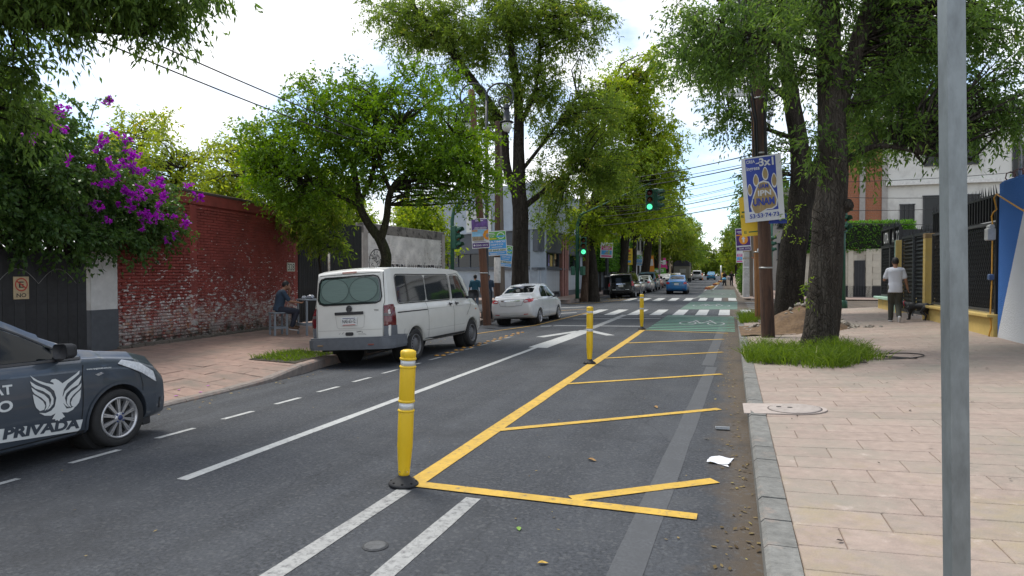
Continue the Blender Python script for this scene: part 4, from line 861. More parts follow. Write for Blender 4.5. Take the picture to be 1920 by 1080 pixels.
MF,LF=facade(gb,cc,ca)          # towards the crossing
for nm,M,Lw in (('street_wall',MS,LS),('crossing_wall',MF,LF)):
    q=MB(); fbox(q,M,(Lw/2,.3,3.6),(Lw,.6,7.6)); q.build('wall',GLIGHT,gb)
    q=MB(); fbox(q,M,(Lw/2,-.10,3.75),(Lw+.1,.22,1.35)); q.build('fascia_band',GDARK,gb); q=MB(); fbox(q,M,(Lw/2,-.14,4.47),(Lw+.2,.34,.09)); q.build('ledge',GLIGHT,gb)
    q=MB(); fbox(q,M,(Lw/2,-.06,.30),(Lw+.1,.15,.46)); q.build('plinth',mat('plinth_grey',(.10,.11,.125),.8,var=.15),gb)
    q=MB(); fbox(q,M,(Lw/2,-.12,2.02),(Lw+.1,.26,.13)); q.build('sill',GDARK,gb)
    bme=MB(); bme.box((0,0,0),(.145,.05,1.42),bev=.008); me=bpy.data.meshes.new('clapboard'); me.from_pydata([tuple(v) for v in bme.v],[],bme.f); me.materials.append(CLAP)
    if nm=='street_wall':
        for k in range(72):
            o=bpy.data.objects.new('clapboard',me); COL.objects.link(o); o.parent=gb; o.matrix_local=M@Matrix.Translation((.1+k*.152,-.05,1.25))
    else:
        q=MB(); fbox(q,M,(Lw/2,-.035,1.25),(Lw,.07,1.44)); q.build('lower_wall',GLIGHT,gb)
    segs=[(.35,4.3),(7.2,10.6),(12,16),(18,22)] if nm=='street_wall' else [(2.0,6.2),(6.6,10.6),(11.0,15.5)]
    for a,b in segs:
        q=MB(); fbox(q,M,((a+b)/2,-.012,2.58),(b-a,.03,.98)); w=q.build('window',WIN,gb)
        f=MB()
        for (cx,cz,dx,dz) in (((a+b)/2,3.08,b-a+.16,.1),((a+b)/2,2.12,b-a+.16,.1),(a,2.6,.1,1.06),(b,2.6,.1,1.06)): fbox(f,M,(cx,-.06,cz),(dx,.12,dz))
        f.build('window_frame',GDARK,w)
        n_=max(2,int((b-a)/1.3))
        for k in range(1,n_): 
            f=MB(); fbox(f,M,(a+(b-a)*k/n_,-.05,2.6),(.05,.06,.94)); f.build('mullion',GDARK,w)
    if nm=='street_wall':
        for x in (4.75,5.5,6.1): 
            q=MB(); fbox(q,M,(x,-.14,2.1),(.30,.30,3.9),bev=.02); q.build('pilaster',PILA,gb)
        # posters behind the first pane
        for x,zc,w_,h_,cc_ in ((1.9,2.7,.5,.5,(.12,.08,.28)),(2.6,2.5,.55,.8,(.55,.40,.12)),(1.9,2.3,.5,.2,(.20,.20,.45)),(3.6,2.85,.4,.35,(.5,.35,.15))):
            q=MB(); fbox(q,M,(x,-.032,zc),(w_,.008,h_)); q.build('window_poster',mat('poster%.2f'%(x+zc),cc_,.5,var=.5,scale=9),gb)
# upper signboards and cameras
SB=mat('signboard_cream',(.52,.52,.49),.6,var=.06,scale=4)
q=MB(); fbox(q,MF,(10.2,-.05,5.3),(2.6,.08,1.5)); s1=q.build('signboard',SB,gb)
vs,fs=text_mesh('5353',.9,.26,.01); mb=MB(); mb.add([MF@(Vector((9.4,-.095,5.1))+Vector((v.x,0,v.y))) for v in vs],fs); mb.build('sign_lettering',mat('sign_ink_red',(.30,.06,.05),.6),s1)
for zz,ww_ in ((5.72,1.3),(4.78,1.9)):
    q=MB(); fbox(q,MF,(10.2,-.095,zz),(ww_,.006,.10)); q.build('sign_rule',mat('sign_ink_grey',(.2,.2,.2),.6,var=.4,scale=40,stretch=(40,1,1)),s1)
q=MB(); fbox(q,MS,(.9,-.05,5.4),(1.3,.06,1.6)); q.build('signboard',SB,gb)
q=MB(); fbox(q,MS,(.1,-.4,4.75),(.10,.55,.14),bev=.02); q.build('camera',mat('camera_white',(.55,.55,.54),.5),gb); q=MB(); fbox(q,MF,(15.2,-.25,4.9),(.2,.2,.35),bev=.05); q.build('camera',MATS['camera_white'],gb)
# ---------------------------------------------------------------- plain buildings further along both sides
def block(name,label,x0,x1,y0,y1,h,m,wins,face='E',roof=None,cat='building'):
    t=thing(name,label,cat,((x0+x1)/2,(y0+y1)/2,rise((y0+y1)/2)),0); dx,dy=x1-x0,y1-y0
    q=MB(); q.box((0,0,h/2-.3),(dx,dy,h+.6)); q.build('wall',m,t); q=MB(); q.box((0,0,h+.12),(dx+.2,dy+.2,.24),bev=.03); q.build('parapet',roof or m,t)
    for (u,z,w_,hh) in wins:
        q=MB();f=MB()
        if face in 'EW':
            sx=1 if face=='E' else -1; X=sx*dx/2; q.box((X,u,z),(.06,w_,hh)); 
            for cy,cz,a,b in ((u,z+hh/2,w_+.16,.08),(u,z-hh/2,w_+.24,.10),(u-w_/2,z,.08,hh),(u+w_/2,z,.08,hh),(u,z,.05,hh)): f.box((X+sx*.05,cy,cz),(.10,a,b))
        else:
            q.box((u,-dy/2,z),(w_,.06,hh))
            for cx,cz,a,b in ((u,z+hh/2,w_+.16,.08),(u,z-hh/2,w_+.24,.10),(u-w_/2,z,.08,hh),(u+w_/2,z,.08,hh),(u-w_/6,z,.05,hh),(u+w_/6,z,.05,hh),(u,z-hh*.18,w_,.05)): f.box((cx,-dy/2-.05,cz),(a,.10,b))
        w=q.build('window',WIN,t); f.build('window_frame',mat('frame_dark',(.03,.032,.035),.5),w)
    return t
grid=lambda us,zs,w_,h_:[(u,z,w_,h_) for u in us for z in zs]
block('apartment_building','beige building behind the clipped hedge on the left',-24,-11.2,66.5,80,9,mat('render_beige',(.36,.30,.25),.85,var=.1,scale=1.5),grid((-4,0,4),(2,5,7.5),1.6,1.4))
block('apartment_building','white rendered building showing between the dark tree trunks',-24,-10.2,80.5,97,8,mat('render_white',(.60,.62,.64),.85,var=.06,scale=1.5),grid((-6,-2,2,6),(2,5,7),1.5,1.3))
block('apartment_building','grey building far along the left pavement',-24,-11,98,125,9,mat('render_grey',(.28,.29,.30),.85,var=.1,scale=1.5),grid((-10,-5,0,5,10),(2,5,7.5),1.8,1.4))
block('apartment_building','ochre building farthest along the left side',-24,-11,127,170,8,mat('render_ochre',(.38,.27,.16),.85,var=.1,scale=1.5),grid((-15,-8,0,8,15),(2,5),1.8,1.4))
block('apartment_building','pale house far along the right pavement behind bushes',9,22,92,130,8,mat('render_cream',(.48,.44,.37),.85,var=.1,scale=1.5),grid((-12,-6,0,6,12),(2,5),1.8,1.4),face='W')
wb=block('apartment_building','white apartment building rising above the black fence on the right',12.0,40,57,75,14,mat('render_offwhite',(.62,.61,.57),.85,var=.05,scale=1.0,alt=(.50,.49,.46),alt_scale=.5),[(-9.7,5.6,3.6,3.6),(-12.6,5.2,.9,3.2),(-4,9.5,3.6,2.6),(-9.7,10.8,3.4,2.2),(2,5.6,3.4,3.0),(2,10,3.4,2.4),(8,6,3,3)],face='S')
for z in (8.4,12.6):
    q=MB(); q.box((0,-9.15,z),(28.2,.35,.28)); q.build('floor_band',mat('band_white',(.64,.63,.60),.8),wb)
BRK=mat('raw_brick',(.34,.14,.075),.9,var=.25,scale=14,coords='World')
bb=thing('brick_building','bare orange brick building with concrete columns beyond the crossing','building',(10.1,58.5,rise(57)),0)
q=MB(); q.box((0,0,6.7),(3.6,3,14)); q.build('wall_core',mat('mortar',(.30,.27,.24),.95,var=.2,scale=10),bb)
rest=MB(); z=3.0; r=0
while z<13.5:
    x=-1.78+(.14 if r%2 else .28)
    while x<1.7: rest.box((x,-1.515,z),(.262,.06,.105)); x+=.28
    z+=.125; r+=1
rest.build('brick',BRK,bb,kind='stuff')
q=MB(); 
for x in (-1.5,.2,1.75): q.box((x,-1.56,6.5),(.40,.16,13.6))
q.build('concrete_column',mat('raw_concrete',(.33,.31,.29),.9,var=.15,scale=3),bb)
lowb=block('apartment_building','low grey building with dark windows behind the cream wall',3.6,8.1,60,72,8.5,mat('render_stone',(.30,.29,.27),.85,var=.1),[(-.8,6.2,1.2,1.6),(1,6.2,1.2,1.6),(-.8,3.4,1.2,1.4)],face='S')
# cream garden wall over the crossing
cw=thing('garden_wall','cream block garden wall with black painted foot across the side street','wall',(4.7,47.4,rise(47)+.1),R(-5))
CRM=mat('cream_block',(.50,.46,.38),.85,var=.08,scale=5,rnd=.06); bme=MB(); bme.box((0,0,0),(.885,.06,.385),bev=.008); me=bpy.data.meshes.new('block'); me.from_pydata([tuple(v) for v in bme.v],[],bme.f); me.materials.append(CRM)
q=MB(); q.box((5.5,.15,1.5),(11,.24,3.0)); q.build('wall_core',mat('cream_mortar',(.40,.36,.30),.9),cw)
for r in range(6):
    for k in range(12):
        x=.45+k*.893+(.4 if r%2 else 0)
        if x<10.7 and not 3.25<x<4.25: 
            o=bpy.data.objects.new('block',me); COL.objects.link(o); o.parent=cw; o.location=(x,.025,.98+r*.393)
q=MB(); q.box((5.5,.0,.35),(11,.14,.78)); q.build('black_foot',mat('foot_black',(.02,.02,.022),.8),cw)
q=MB(); q.box((3.72,-.03,1.25),(.62,.08,2.3)); gd=q.build('gate_door',mat('door_black',(.022,.024,.028),.6),cw)
for k in range(4): q=MB(); q.box((3.49+k*.155,-.085,1.25),(.03,.03,2.2)); q.build('door_bar',mat('door_bar',(.04,.042,.046),.5),gd)
q=MB(); q.box((4.25,.1,1.5),(.35,.34,3.15),bev=.02); q.build('gate_pier',CRM,cw); q=MB(); q.box((3.2,.1,1.5),(.3,.34,3.15),bev=.02); q.build('gate_pier',CRM,cw)
# ---------------------------------------------------------------- right side: black fence, blue wall
FX=5.45; BLKM=mat('fence_black',(.012,.0125,.014),.5,.2,var=.3,scale=8); GRYM=mat('fence_frame_grey',(.055,.058,.06),.5,.2,var=.2,scale=8)
YP=mat('plinth_yellow',(.50,.36,.11),.8,var=.12,scale=5,alt=(.34,.27,.13),alt_scale=2.5,alt_lo=.5,alt_hi=.7); MINT=mat('mint_paint',(.30,.46,.37),.7,var=.1,scale=6)
fz=rsw_z(5.4,20)
fn=thing('iron_fence','black iron fence of mesh panels with spikes on a yellow plinth','fence',(FX,16.1,0),R(90))
def rz_at(u): return rsw_z(5.4,16.1+u)
def mesh_panel(par,u0,u1,z0,z1,y=0.,name='mesh_panel'):
    f=MB()
    for cx,cz,a,b in (((u0+u1)/2,z0,u1-u0,.06),((u0+u1)/2,z1,u1-u0,.06),(u0+.03,(z0+z1)/2,.06,z1-z0),(u1-.03,(z0+z1)/2,.06,z1-z0)): f.box((cx,y,cz),(a,.05,b))
    fr=f.build('panel_frame',GRYM,par)
    q=MB(); q.box(((u0+u1)/2,y-.06,(z0+z1)/2),(u1-u0-.05,.01,z1-z0-.05)); q.build('backing_sheet',BLKM,fr)
    # expanded metal: crossing diagonals, drawn as thin bars
    q=MB(); sp=.115; slope=1.7; W=u1-u0-.1; H=z1-z0-.1; n=int((W+H/slope)/sp)
    for sgn in (1,-1):
        for k in range(n+1):
            a=k*sp-H/slope
            t0=max(0,-a/(H/slope)); t1=min(1,(W-a)/(H/slope))
            if t1<=t0: continue
            def P(t):
                x=a+t*H/slope; x=x if sgn>0 else W-x; return Vector((u0+.05+x,y-.012+.004*sgn,z0+.05+t*H))
            p,r=P(t0),P(t1); d=(r-p).normalized(); nn=Vector((d.z,0,-d.x))*.011
            q.add([p-nn,p+nn,r+nn,r-nn,p-nn+Vector((0,.010,0)),p+nn+Vector((0,.010,0)),r+nn+Vector((0,.010,0)),r-nn+Vector((0,.010,0))],[(4,5,6,7),(0,3,2,1),(0,4,7,3),(1,2,6,5)])
    q.build('expanded_metal',mat('mesh_iron',(.020,.022,.025),.40,.4,var=.2,scale=9),fr,kind='stuff'); return fr
def ribs(par,u0,u1,z0,z1,y=0.):
    q=MB(); q.box(((u0+u1)/2,y-.03,(z0+z1)/2),(u1-u0,.02,z1-z0)); sh=q.build('top_sheet',BLKM,par)
    n=int((u1-u0)/.16); b=MB(); b.box((0,0,0),(.05,.05,z1-z0)); me=bpy.data.meshes.new('rib'); me.from_pydata([tuple(v) for v in b.v],[],b.f); me.materials.append(BLKM)
    for k in range(n): o=bpy.data.objects.new('rib',me); COL.objects.link(o); o.parent=sh; o.location=(u0+(k+.5)*(u1-u0)/n,y,(z0+z1)/2)
    q=MB(); q.box(((u0+u1)/2,y+.0,z1+.02),(u1-u0,.06,.05)); q.build('top_rail',BLKM,par)
sk=MB(); sk.lathe([(.016,0),(.012,.08),(.001,.22)],n=6); ske=bpy.data.meshes.new('spike'); ske.from_pydata([tuple(v) for v in sk.v],[],sk.f); ske.materials.append(BLKM)
def spikes(par,u0,u1,z,step=.15):
    u=u0
    while u<u1: 
        o=bpy.data.objects.new('spike',ske); COL.objects.link(o); o.parent=par; o.location=(u,0,z); o.rotation_euler=(random.uniform(-.12,.12),random.uniform(-.2,.2),0); u+=step
# near run: plinth, two mesh bays, ribbed top
for u0,u1 in ((-.12,4.45),):
    zp=rz_at(2.2)
    q=MB(); q.box(((u0+u1)/2,-.06,zp+.05),(u1-u0,.30,.66),bev=.01); q.build('plinth',YP,fn); q=MB(); q.box(((u0+u1)/2,.0,zp+.40),(u1-u0,.40,.07),bev=.012); q.build('plinth_ledge',YP,fn)
for u0,u1 in ((0,2.15),(2.2,4.4)): mesh_panel(fn,u0,u1,zp+.50,2.86); ribs(fn,u0,u1,2.92,3.42)
spikes(fn,.05,4.4,3.46)
q=MB(); q.box((2.175,.0,1.95),(.06,.07,3.0)); q.box((-.03,.0,1.95),(.07,.07,3.0)); q.build('fence_post',BLKM,fn)
pt=thing('gate_post','yellow square post right of the iron gate','post',(FX-.05,20.68,0),R(90))
q=MB(); q.box((0,0,1.65),(.22,.22,2.3),bev=.01); q.build('shaft',YP,pt); q=MB(); q.box((0,.0,2.85),(.23,.23,.14),bev=.01); q.build('cap',mat('post_rust',(.25,.17,.08),.8),pt)
ig=thing('iron_gate','black double leaf iron gate with slatted panels behind the walking man','gate',(FX,20.85,0),R(90))
for u0 in (0.02,1.44):
    u1=u0+1.38; f=MB(); zg=rz_at(6)
    for cx,cz,a,b in (((u0+u1)/2,zg+.12,1.36,.10),((u0+u1)/2,2.95,1.36,.08),(u0+.03,1.8,.06,2.3),(u1-.03,1.8,.06,2.3)): f.box((cx,0,cz),(a,.05,b))
    lf=f.build('gate_leaf',GRYM,ig); q=MB(); q.box(((u0+u1)/2,-.05,1.8),(1.3,.01,2.25)); q.build('gate_sheet',BLKM,lf)
    b=MB(); b.box((0,0,0),(1.26,.03,.055),rot=(.35,0,0)); me=bpy.data.meshes.new('slat'); me.from_pydata([tuple(v) for v in b.v],[],b.f); me.materials.append(BLKM)
    for k in range(19): o=bpy.data.objects.new('slat',me); COL.objects.link(o); o.parent=lf; o.location=((u0+u1)/2,-.015,zg+.26+k*.115)
q=MB(); q.box((1.42,.04,1.75),(.05,.03,2.4)); q.build('meeting_stile',mat('stile_grey',(.10,.11,.115),.5,.3),ig)
pt2=thing('gate_post','slim yellow and mint post left of the iron gate','post',(FX-.05,23.85,0),R(90))
q=MB(); q.box((-.06,0,1.72),(.12,.22,2.35),bev=.01); q.build('yellow_half',YP,pt2); q=MB(); q.box((.065,.0,1.72),(.12,.22,2.36),bev=.01); q.build('mint_half',MINT,pt2)
f2=thing('iron_fence','black mesh fence bay under cut out lettering at the street corner','fence',(FX,24.0,0),R(90))
zq=rsw_z(5.4,25); q=MB(); q.box((1.25,-.06,zq+.12),(2.7,.30,.52),bev=.01); q.build('plinth',YP,f2); q=MB(); q.box((1.25,.0,zq+.40),(2.9,.44,.09),bev=.012); q.build('plinth_ledge',MINT,f2)
mesh_panel(f2,0,1.25,zq+.5,2.75); mesh_panel(f2,1.27,2.5,zq+.5,2.75)
q=MB(); q.box((1.25,-.05,3.06),(2.5,.02,.56)); fs_=q.build('sign_panel',BLKM,f2)
WL=mat('cut_letter',(.50,.51,.50),.6,var=.1)
put_text(fs_,'22',.46,.36,Matrix.Translation((.50,.012,2.88))@Matrix.Rotation(R(180),4,'Z')@Matrix.Rotation(R(90),4,'X'),WL,off=.01)
put_text(fs_,'A',.22,.36,Matrix.Translation((1.0,.012,2.88))@Matrix.Rotation(R(180),4,'Z')@Matrix.Rotation(R(90),4,'X'),WL,off=.01)
put_text(fs_,'UTA',.66,.38,Matrix.Translation((2.18,.012,2.88))@Matrix.Rotation(R(180),4,'Z')@Matrix.Rotation(R(90),4,'X'),WL,off=.01)
q=MB(); 
for x in (0,.62,1.25,2.5): q.box((x,-.0,3.06),(.05,.06,.62))
for z in (2.78,3.37): q.box((1.25,0,z),(2.5,.06,.05))
q.build('sign_frame',BLKM,f2); spikes(f2,.05,2.5,3.40,.12); spikes(ig,.05,2.8,2.99,.16)
# side return of the fence along the side street
f3=thing('iron_fence','black mesh fence turning the corner along the side street','fence',(FX,26.55,0),R(0))
mesh_panel(f3,.05,3.0,zq+.5,2.75); q=MB(); q.box((1.5,.06,zq+.12),(3.0,.26,.52),bev=.01); q.build('plinth',YP,f3); ribs(f3,.05,3,2.8,3.36)
# blue and white stucco wall
def two_tone():
    m=bpy.data.materials.new('stucco_blue_white'); m.use_nodes=True; nt=m.node_tree;n=nt.nodes;l=nt.links;b=n['Principled BSDF']; b.inputs['Roughness'].default_value=.9
    g=n.new('ShaderNodeNewGeometry'); s=n.new('ShaderNodeSeparateXYZ'); l.new(g.outputs['Position'],s.inputs[0])
    # painted diagonal: white where z < zline(Y)
    a=n.new('ShaderNodeMath'); a.operation='MULTIPLY_ADD'; l.new(s.outputs[1],a.inputs[0]); a.inputs[1].default_value=2.15; a.inputs[2].default_value=-34.1
    d=n.new('ShaderNodeMath'); d.operation='ADD'; l.new(a.outputs[0],d.inputs[0]); l.new(s.outputs[2],d.inputs[1])
    nz=n.new('ShaderNodeTexNoise'); nz.inputs['Scale'].default_value=30; l.new(g.outputs['Position'],nz.inputs['Vector'])
    mm=n.new('ShaderNodeMath'); mm.operation='MULTIPLY_ADD'; l.new(nz.outputs['Fac'],mm.inputs[0]); mm.inputs[1].default_value=.06; l.new(d.outputs[0],mm.inputs[2])
    r=n.new('ShaderNodeMapRange'); r.inputs[1].default_value=.61; r.inputs[2].default_value=.64; l.new(mm.outputs[0],r.inputs[0])
    c=ramp_mix(nt,(.60,.62,.64),(.032,.140,.43),r.outputs[0]); l.new(c,b.inputs['Base Color'])
    v=n.new('ShaderNodeTexNoise'); v.inputs['Scale'].default_value=42; v.inputs['Detail'].default_value=5; v.inputs['Roughness'].default_value=.7; l.new(g.outputs['Position'],v.inputs['Vector'])
    bp=n.new('ShaderNodeBump'); bp.inputs['Strength'].default_value=1; bp.inputs['Distance'].default_value=.03; l.new(v.outputs['Fac'],bp.inputs['Height']); l.new(bp.outputs[0],b.inputs['Normal']); return m
bw=thing('stucco_wall','rough stucco wall painted blue above a white diagonal at right edge','wall',(5.42,16.0,0),0)
q=MB(); q.box((.35,-4.05,2.0),(.72,7.9,3.4),bev=.06); q.build('wall',two_tone(),bw)
cw_=MB(); 
cw_.tube([(.15+.13*math.cos(k*.8),-.1-k*.05,3.74+.13*math.sin(k*.8)) for k in range(150)],.012,5)
cw_.build('razor_coil',mat('coil_rust',(.10,.045,.04),.8,var=.3),bw)
q=MB()
for y in (-.35,-3.2): q.tube([(.25,y,3.6),(.25,y,5.0),(.05,y,5.35)],.035,8)
q.build('mesh_post',mat('galvanised',(.42,.43,.44),.4,.6,var=.1),bw)
q=MB()
for k in range(26): q.tube([(.25,-.35-k*.11,3.75),(.25,-.35-k*.11-.5,5.0)],.005,4,cap=False); q.tube([(.25,-.85-k*.11,3.75),(.25,-.35-k*.11,5.0)],.005,4,cap=False)
for z in (3.9,4.4,4.9): q.tube([(.25,-.3,z),(.25,-4,z)],.008,4)
q.build('wire_mesh',mat('wire_grey',(.30,.31,.32),.5,.5),bw,kind='stuff')
gp_=thing('gas_pipe','yellow gas pipe running up the corner of the blue wall','pipe',(5.37,16.06,0),0)
YPIPE=mat('pipe_yellow',(.55,.27,.03),.5,var=.12,scale=9)
q=MB(); z0=rsw_z(5.4,16)
q.tube([(-.06,.0,z0+.0),(-.02,.0,z0+.20),(-.02,.06,z0+.42),(0,.06,1.6),(0,.06,2.85),(0,.12,3.0),(0,.02,3.08),(-.0,-.14,3.12),(-.05,-.15,3.36),(-.06,-.3,3.42),(-.06,-1.4,3.02),(-.05,-3.5,2.3)],.015,8); q.build('pipe_run',YPIPE,gp_)
q=MB(); q.box((-.03,.10,2.62),(.14,.20,.26),bev=.02); q.tube([(-.02,.02,2.78),(-.02,.2,2.78)],.05,10); q.build('regulator',mat('regulator_grey',(.40,.41,.41),.5,.3,var=.15,scale=9),gp_); q=MB(); q.box((-.02,.06,1.72),(.09,.11,.13),bev=.02); q.build('valve',mat('valve_blue',(.06,.10,.20),.5),gp_)
# foreground sign post: a galvanised square tube
gpst=thing('metal_post','tall galvanised square metal post in the near right foreground','post',(.775,2.56,rsw_z(.775,2.56)-.05),(0,R(-1.2),R(12)))
q=MB(); q.box((0,0,1.9),(.058,.058,3.9),bev=.008); q.build('tube',mat('galvanised_post',(.23,.26,.27),.5,.55,var=.16,scale=6,alt=(.13,.145,.15),alt_scale=7,alt_lo=.46,alt_hi=.70,stretch=(1,1,.35)),gpst)
q=MB(); q.lathe([(.11,0),(.09,.06),(.05,.07)],n=16); q.build('footing',CONC,gpst)
# ================================================================== VEGETATION
def leaf_mat(key,ca,cb,cc=None,trans=.45,rough=.55):
    m=bpy.data.materials.new(key); m.use_nodes=True; nt=m.node_tree;n=nt.nodes;l=nt.links
    b=n['Principled BSDF']; b.inputs['Roughness'].default_value=rough; b.inputs['Specular IOR Level'].default_value=.22
    at=n.new('ShaderNodeAttribute'); at.attribute_name='tint'
    cr=n.new('ShaderNodeValToRGB'); e=cr.color_ramp.elements; e[0].color=(*ca,1); e[1].color=(*cb,1)
    if cc: q=cr.color_ramp.elements.new(.90); q.color=(*cb,1); e[-1].color=(*cc,1)
    l.new(at.outputs['Fac'],cr.inputs[0]); l.new(cr.outputs[0],b.inputs['Base Color'])
    t=n.new('ShaderNodeBsdfTranslucent'); hs=n.new('ShaderNodeHueSaturation'); hs.inputs['Value'].default_value=1.9; hs.inputs['Saturation'].default_value=1.12; hs.inputs['Hue'].default_value=.488
    l.new(cr.outputs[0],hs.inputs['Color']); l.new(hs.outputs[0],t.inputs['Color'])
    mx=n.new('ShaderNodeMixShader'); mx.inputs[0].default_value=trans; l.new(b.outputs[0],mx.inputs[1]); l.new(t.outputs[0],mx.inputs[2]); l.new(mx.outputs[0],n['Material Output'].inputs[0]); MATS[key]=m; return m
def nrmz(a): return a/np.maximum(1e-9,np.linalg.norm(a,axis=-1,keepdims=True))
def leaf_mesh(name,b,d,ln,wd,tint,fold=.18):
    N=len(b); ln=ln[:,None]; wd=wd[:,None]
    s=nrmz(np.cross(d,rng.normal(size=(N,3)))); nn=np.cross(d,s)
    mid=b+d*ln*.42-nn*ln*fold*.3
    V=np.stack([b,mid+s*wd*.5,b+d*ln,mid-s*wd*.5],1).reshape(-1,3)
    V[2::4]-= np.array([0,0,1])*ln*.12
    me=bpy.data.meshes.new(name); me.vertices.add(4*N); me.vertices.foreach_set('co',V.astype(np.float32).ravel())
    me.loops.add(4*N); me.polygons.add(N); me.loops.foreach_set('vertex_index',np.arange(4*N,dtype=np.int32))
    me.polygons.foreach_set('loop_start',np.arange(0,4*N,4,dtype=np.int32)); me.polygons.foreach_set('loop_total',np.full(N,4,np.int32))
    a=me.attributes.new('tint','FLOAT','POINT'); a.data.foreach_set('value',np.repeat(tint,4).astype(np.float32)); me.update(calc_edges=True); return me
def cloud(ells,n,shell=2.6):
    """points inside a union of ellipsoids, denser towards the skin"""
    w=np.array([e[3]*e[4]*e[5] for e in ells])**.75; w/=w.sum(); P=[];D=[]
    for e,k in zip(ells,np.maximum(1,(w*n).astype(int))):
        u=nrmz(rng.normal(size=(k,3))); r=rng.random(k)**(1/shell); p=u*r[:,None]*np.array(e[3:6])*rng.uniform(.82,1.12,(k,1))
        P.append(p+np.array(e[:3])); D.append(u)
    return np.concatenate(P),np.concatenate(D)
def twig_leaves(P,D,twigs,leaves,tl,leaf,droop,up=0.,spread=.8,seedtint=.35):
    """each clump: twigs radiating outwards and sagging, leaves set along them; returns leaf arrays"""
    C=len(P); clump_t=rng.normal(.45,.16,C)
    d=nrmz(D[:,None,:]*.55+rng.normal(size=(C,twigs,3))*spread+np.array([0,0,up-droop*.3])); L_=tl*rng.uniform(.5,1.25,(C,twigs,1,1))
    t=(rng.random((C,twigs,leaves,1))*.95+.08)
    pos=P[:,None,None,:]+d[:,:,None,:]*L_*t+np.array([0,0,-1])*droop*L_*t*t*.8+rng.normal(size=(C,twigs,leaves,3))*tl*.055
    ld=nrmz(d[:,:,None,:]*.55+rng.normal(size=(C,twigs,leaves,3))*.55+np.array([0,0,-droop*.75+up*.3]))
    N=C*twigs*leaves; ln=leaf[0]*rng.uniform(.65,1.3,N); wd=leaf[1]*rng.uniform(.7,1.25,N)
    ti=np.clip((clump_t[:,None,None]+rng.normal(0,.17,(C,twigs,leaves))).ravel(),0,1)
    return pos.reshape(-1,3),ld.reshape(-1,3),ln,wd,ti,d,L_
def bark_mat(key,col,alt,bump=.02,scale=9):
    m=mat(key,col,.95,var=.35,scale=scale,alt=alt,alt_scale=5,alt_lo=.46,alt_hi=.66,stretch=(1,1,.22),spec=.2); nt=m.node_tree;n=nt.nodes;l=nt.links;b=n['Principled BSDF']
    tc=n.new('ShaderNodeTexCoord'); mp=n.new('ShaderNodeMapping'); mp.inputs['Scale'].default_value=(1,1,.20); nz=n.new('ShaderNodeTexNoise'); nz.inputs['Scale'].default_value=5; nz.inputs['Detail'].default_value=5; l.new(tc.outputs['Object'],nz.inputs['Vector'])
    ad=n.new('ShaderNodeVectorMath'); ad.operation='MULTIPLY_ADD'; l.new(nz.outputs['Color'],ad.inputs[0]); ad.inputs[1].default_value=(.16,.16,.3); l.new(tc.outputs['Object'],ad.inputs[2]); l.new(ad.outputs[0],mp.inputs[0])
    vo=n.new('ShaderNodeTexVoronoi'); vo.feature='DISTANCE_TO_EDGE'; vo.inputs['Scale'].default_value=17; l.new(mp.outputs[0],vo.inputs['Vector'])
    r=n.new('ShaderNodeMapRange'); r.inputs[1].default_value=0; r.inputs[2].default_value=.22; l.new(vo.outputs['Distance'],r.inputs[0])
    n3=n.new('ShaderNodeTexNoise'); n3.inputs['Scale'].default_value=60; n3.inputs['Detail'].default_value=5; l.new(mp.outputs[0],n3.inputs['Vector']); mm=n.new('ShaderNodeMath'); mm.operation='MULTIPLY_ADD'; l.new(n3.outputs['Fac'],mm.inputs[0]); mm.inputs[1].default_value=.5; l.new(r.outputs[0],mm.inputs[2])
    bp=n.new('ShaderNodeBump'); bp.inputs['Strength'].default_value=1; bp.inputs['Distance'].default_value=.045; l.new(mm.outputs[0],bp.inputs['Height']); l.new(bp.outputs[0],b.inputs['Normal']); return m
BARK_D=bark_mat('bark_dark',(.036,.030,.024),(.062,.054,.044)); BARK_A=bark_mat('bark_ash',(.050,.042,.034),(.090,.080,.066))
BARK_M=bark_mat('bark_mossy',(.038,.034,.022),(.050,.060,.018))
def bark_tube(mb,pts,rad,n=16,rough=.06,sub=5):
    """a limb with an uneven, ridged outline"""
    pts=[Vector(p) for p in pts]; Q=[];Rr=[]
    for i in range(len(pts)-1):
        p0=pts[max(0,i-1)];p1=pts[i];p2=pts[i+1];p3=pts[min(len(pts)-1,i+2)]
        for k in range(sub):
            t=k/sub; q=.5*((2*p1)+(-p0+p2)*t+(2*p0-5*p1+4*p2-p3)*t*t+(-p0+3*p1-3*p2+p3)*t**3); Q.append(q); Rr.append(rad[i]+(rad[i+1]-rad[i])*t)
    Q.append(pts[-1]); Rr.append(rad[-1]); V=[]; a=None; ph=[random.uniform(0,6.28) for _ in range(4)]
    for i,p in enumerate(Q):
        t=(Q[min(i+1,len(Q)-1)]-Q[max(0,i-1)]).normalized()
        if a is None: a=Vector((1,0,0)) if abs(t.x)<.9 else Vector((0,1,0))
        a=(a-t*a.dot(t)).normalized(); b=t.cross(a)
        for k in range(n):
            an=2*math.pi*k/n; f=1+rough*(math.sin(3*an+ph[0]+i*.25)+.7*math.sin(5*an+ph[1]-i*.18)+.5*math.sin(i*.9+ph[2]+an))+random.uniform(-rough,rough)*.5
            V.append(p+(a*math.cos(an)+b*math.sin(an))*Rr[i]*f)
    F=[(i*n+k,i*n+(k+1)%n,(i+1)*n+(k+1)%n,(i+1)*n+k) for i in range(len(Q)-1) for k in range(n)]
    F.append(tuple((len(Q)-1)*n+k for k in range(n))); mb.add(V,F,True)
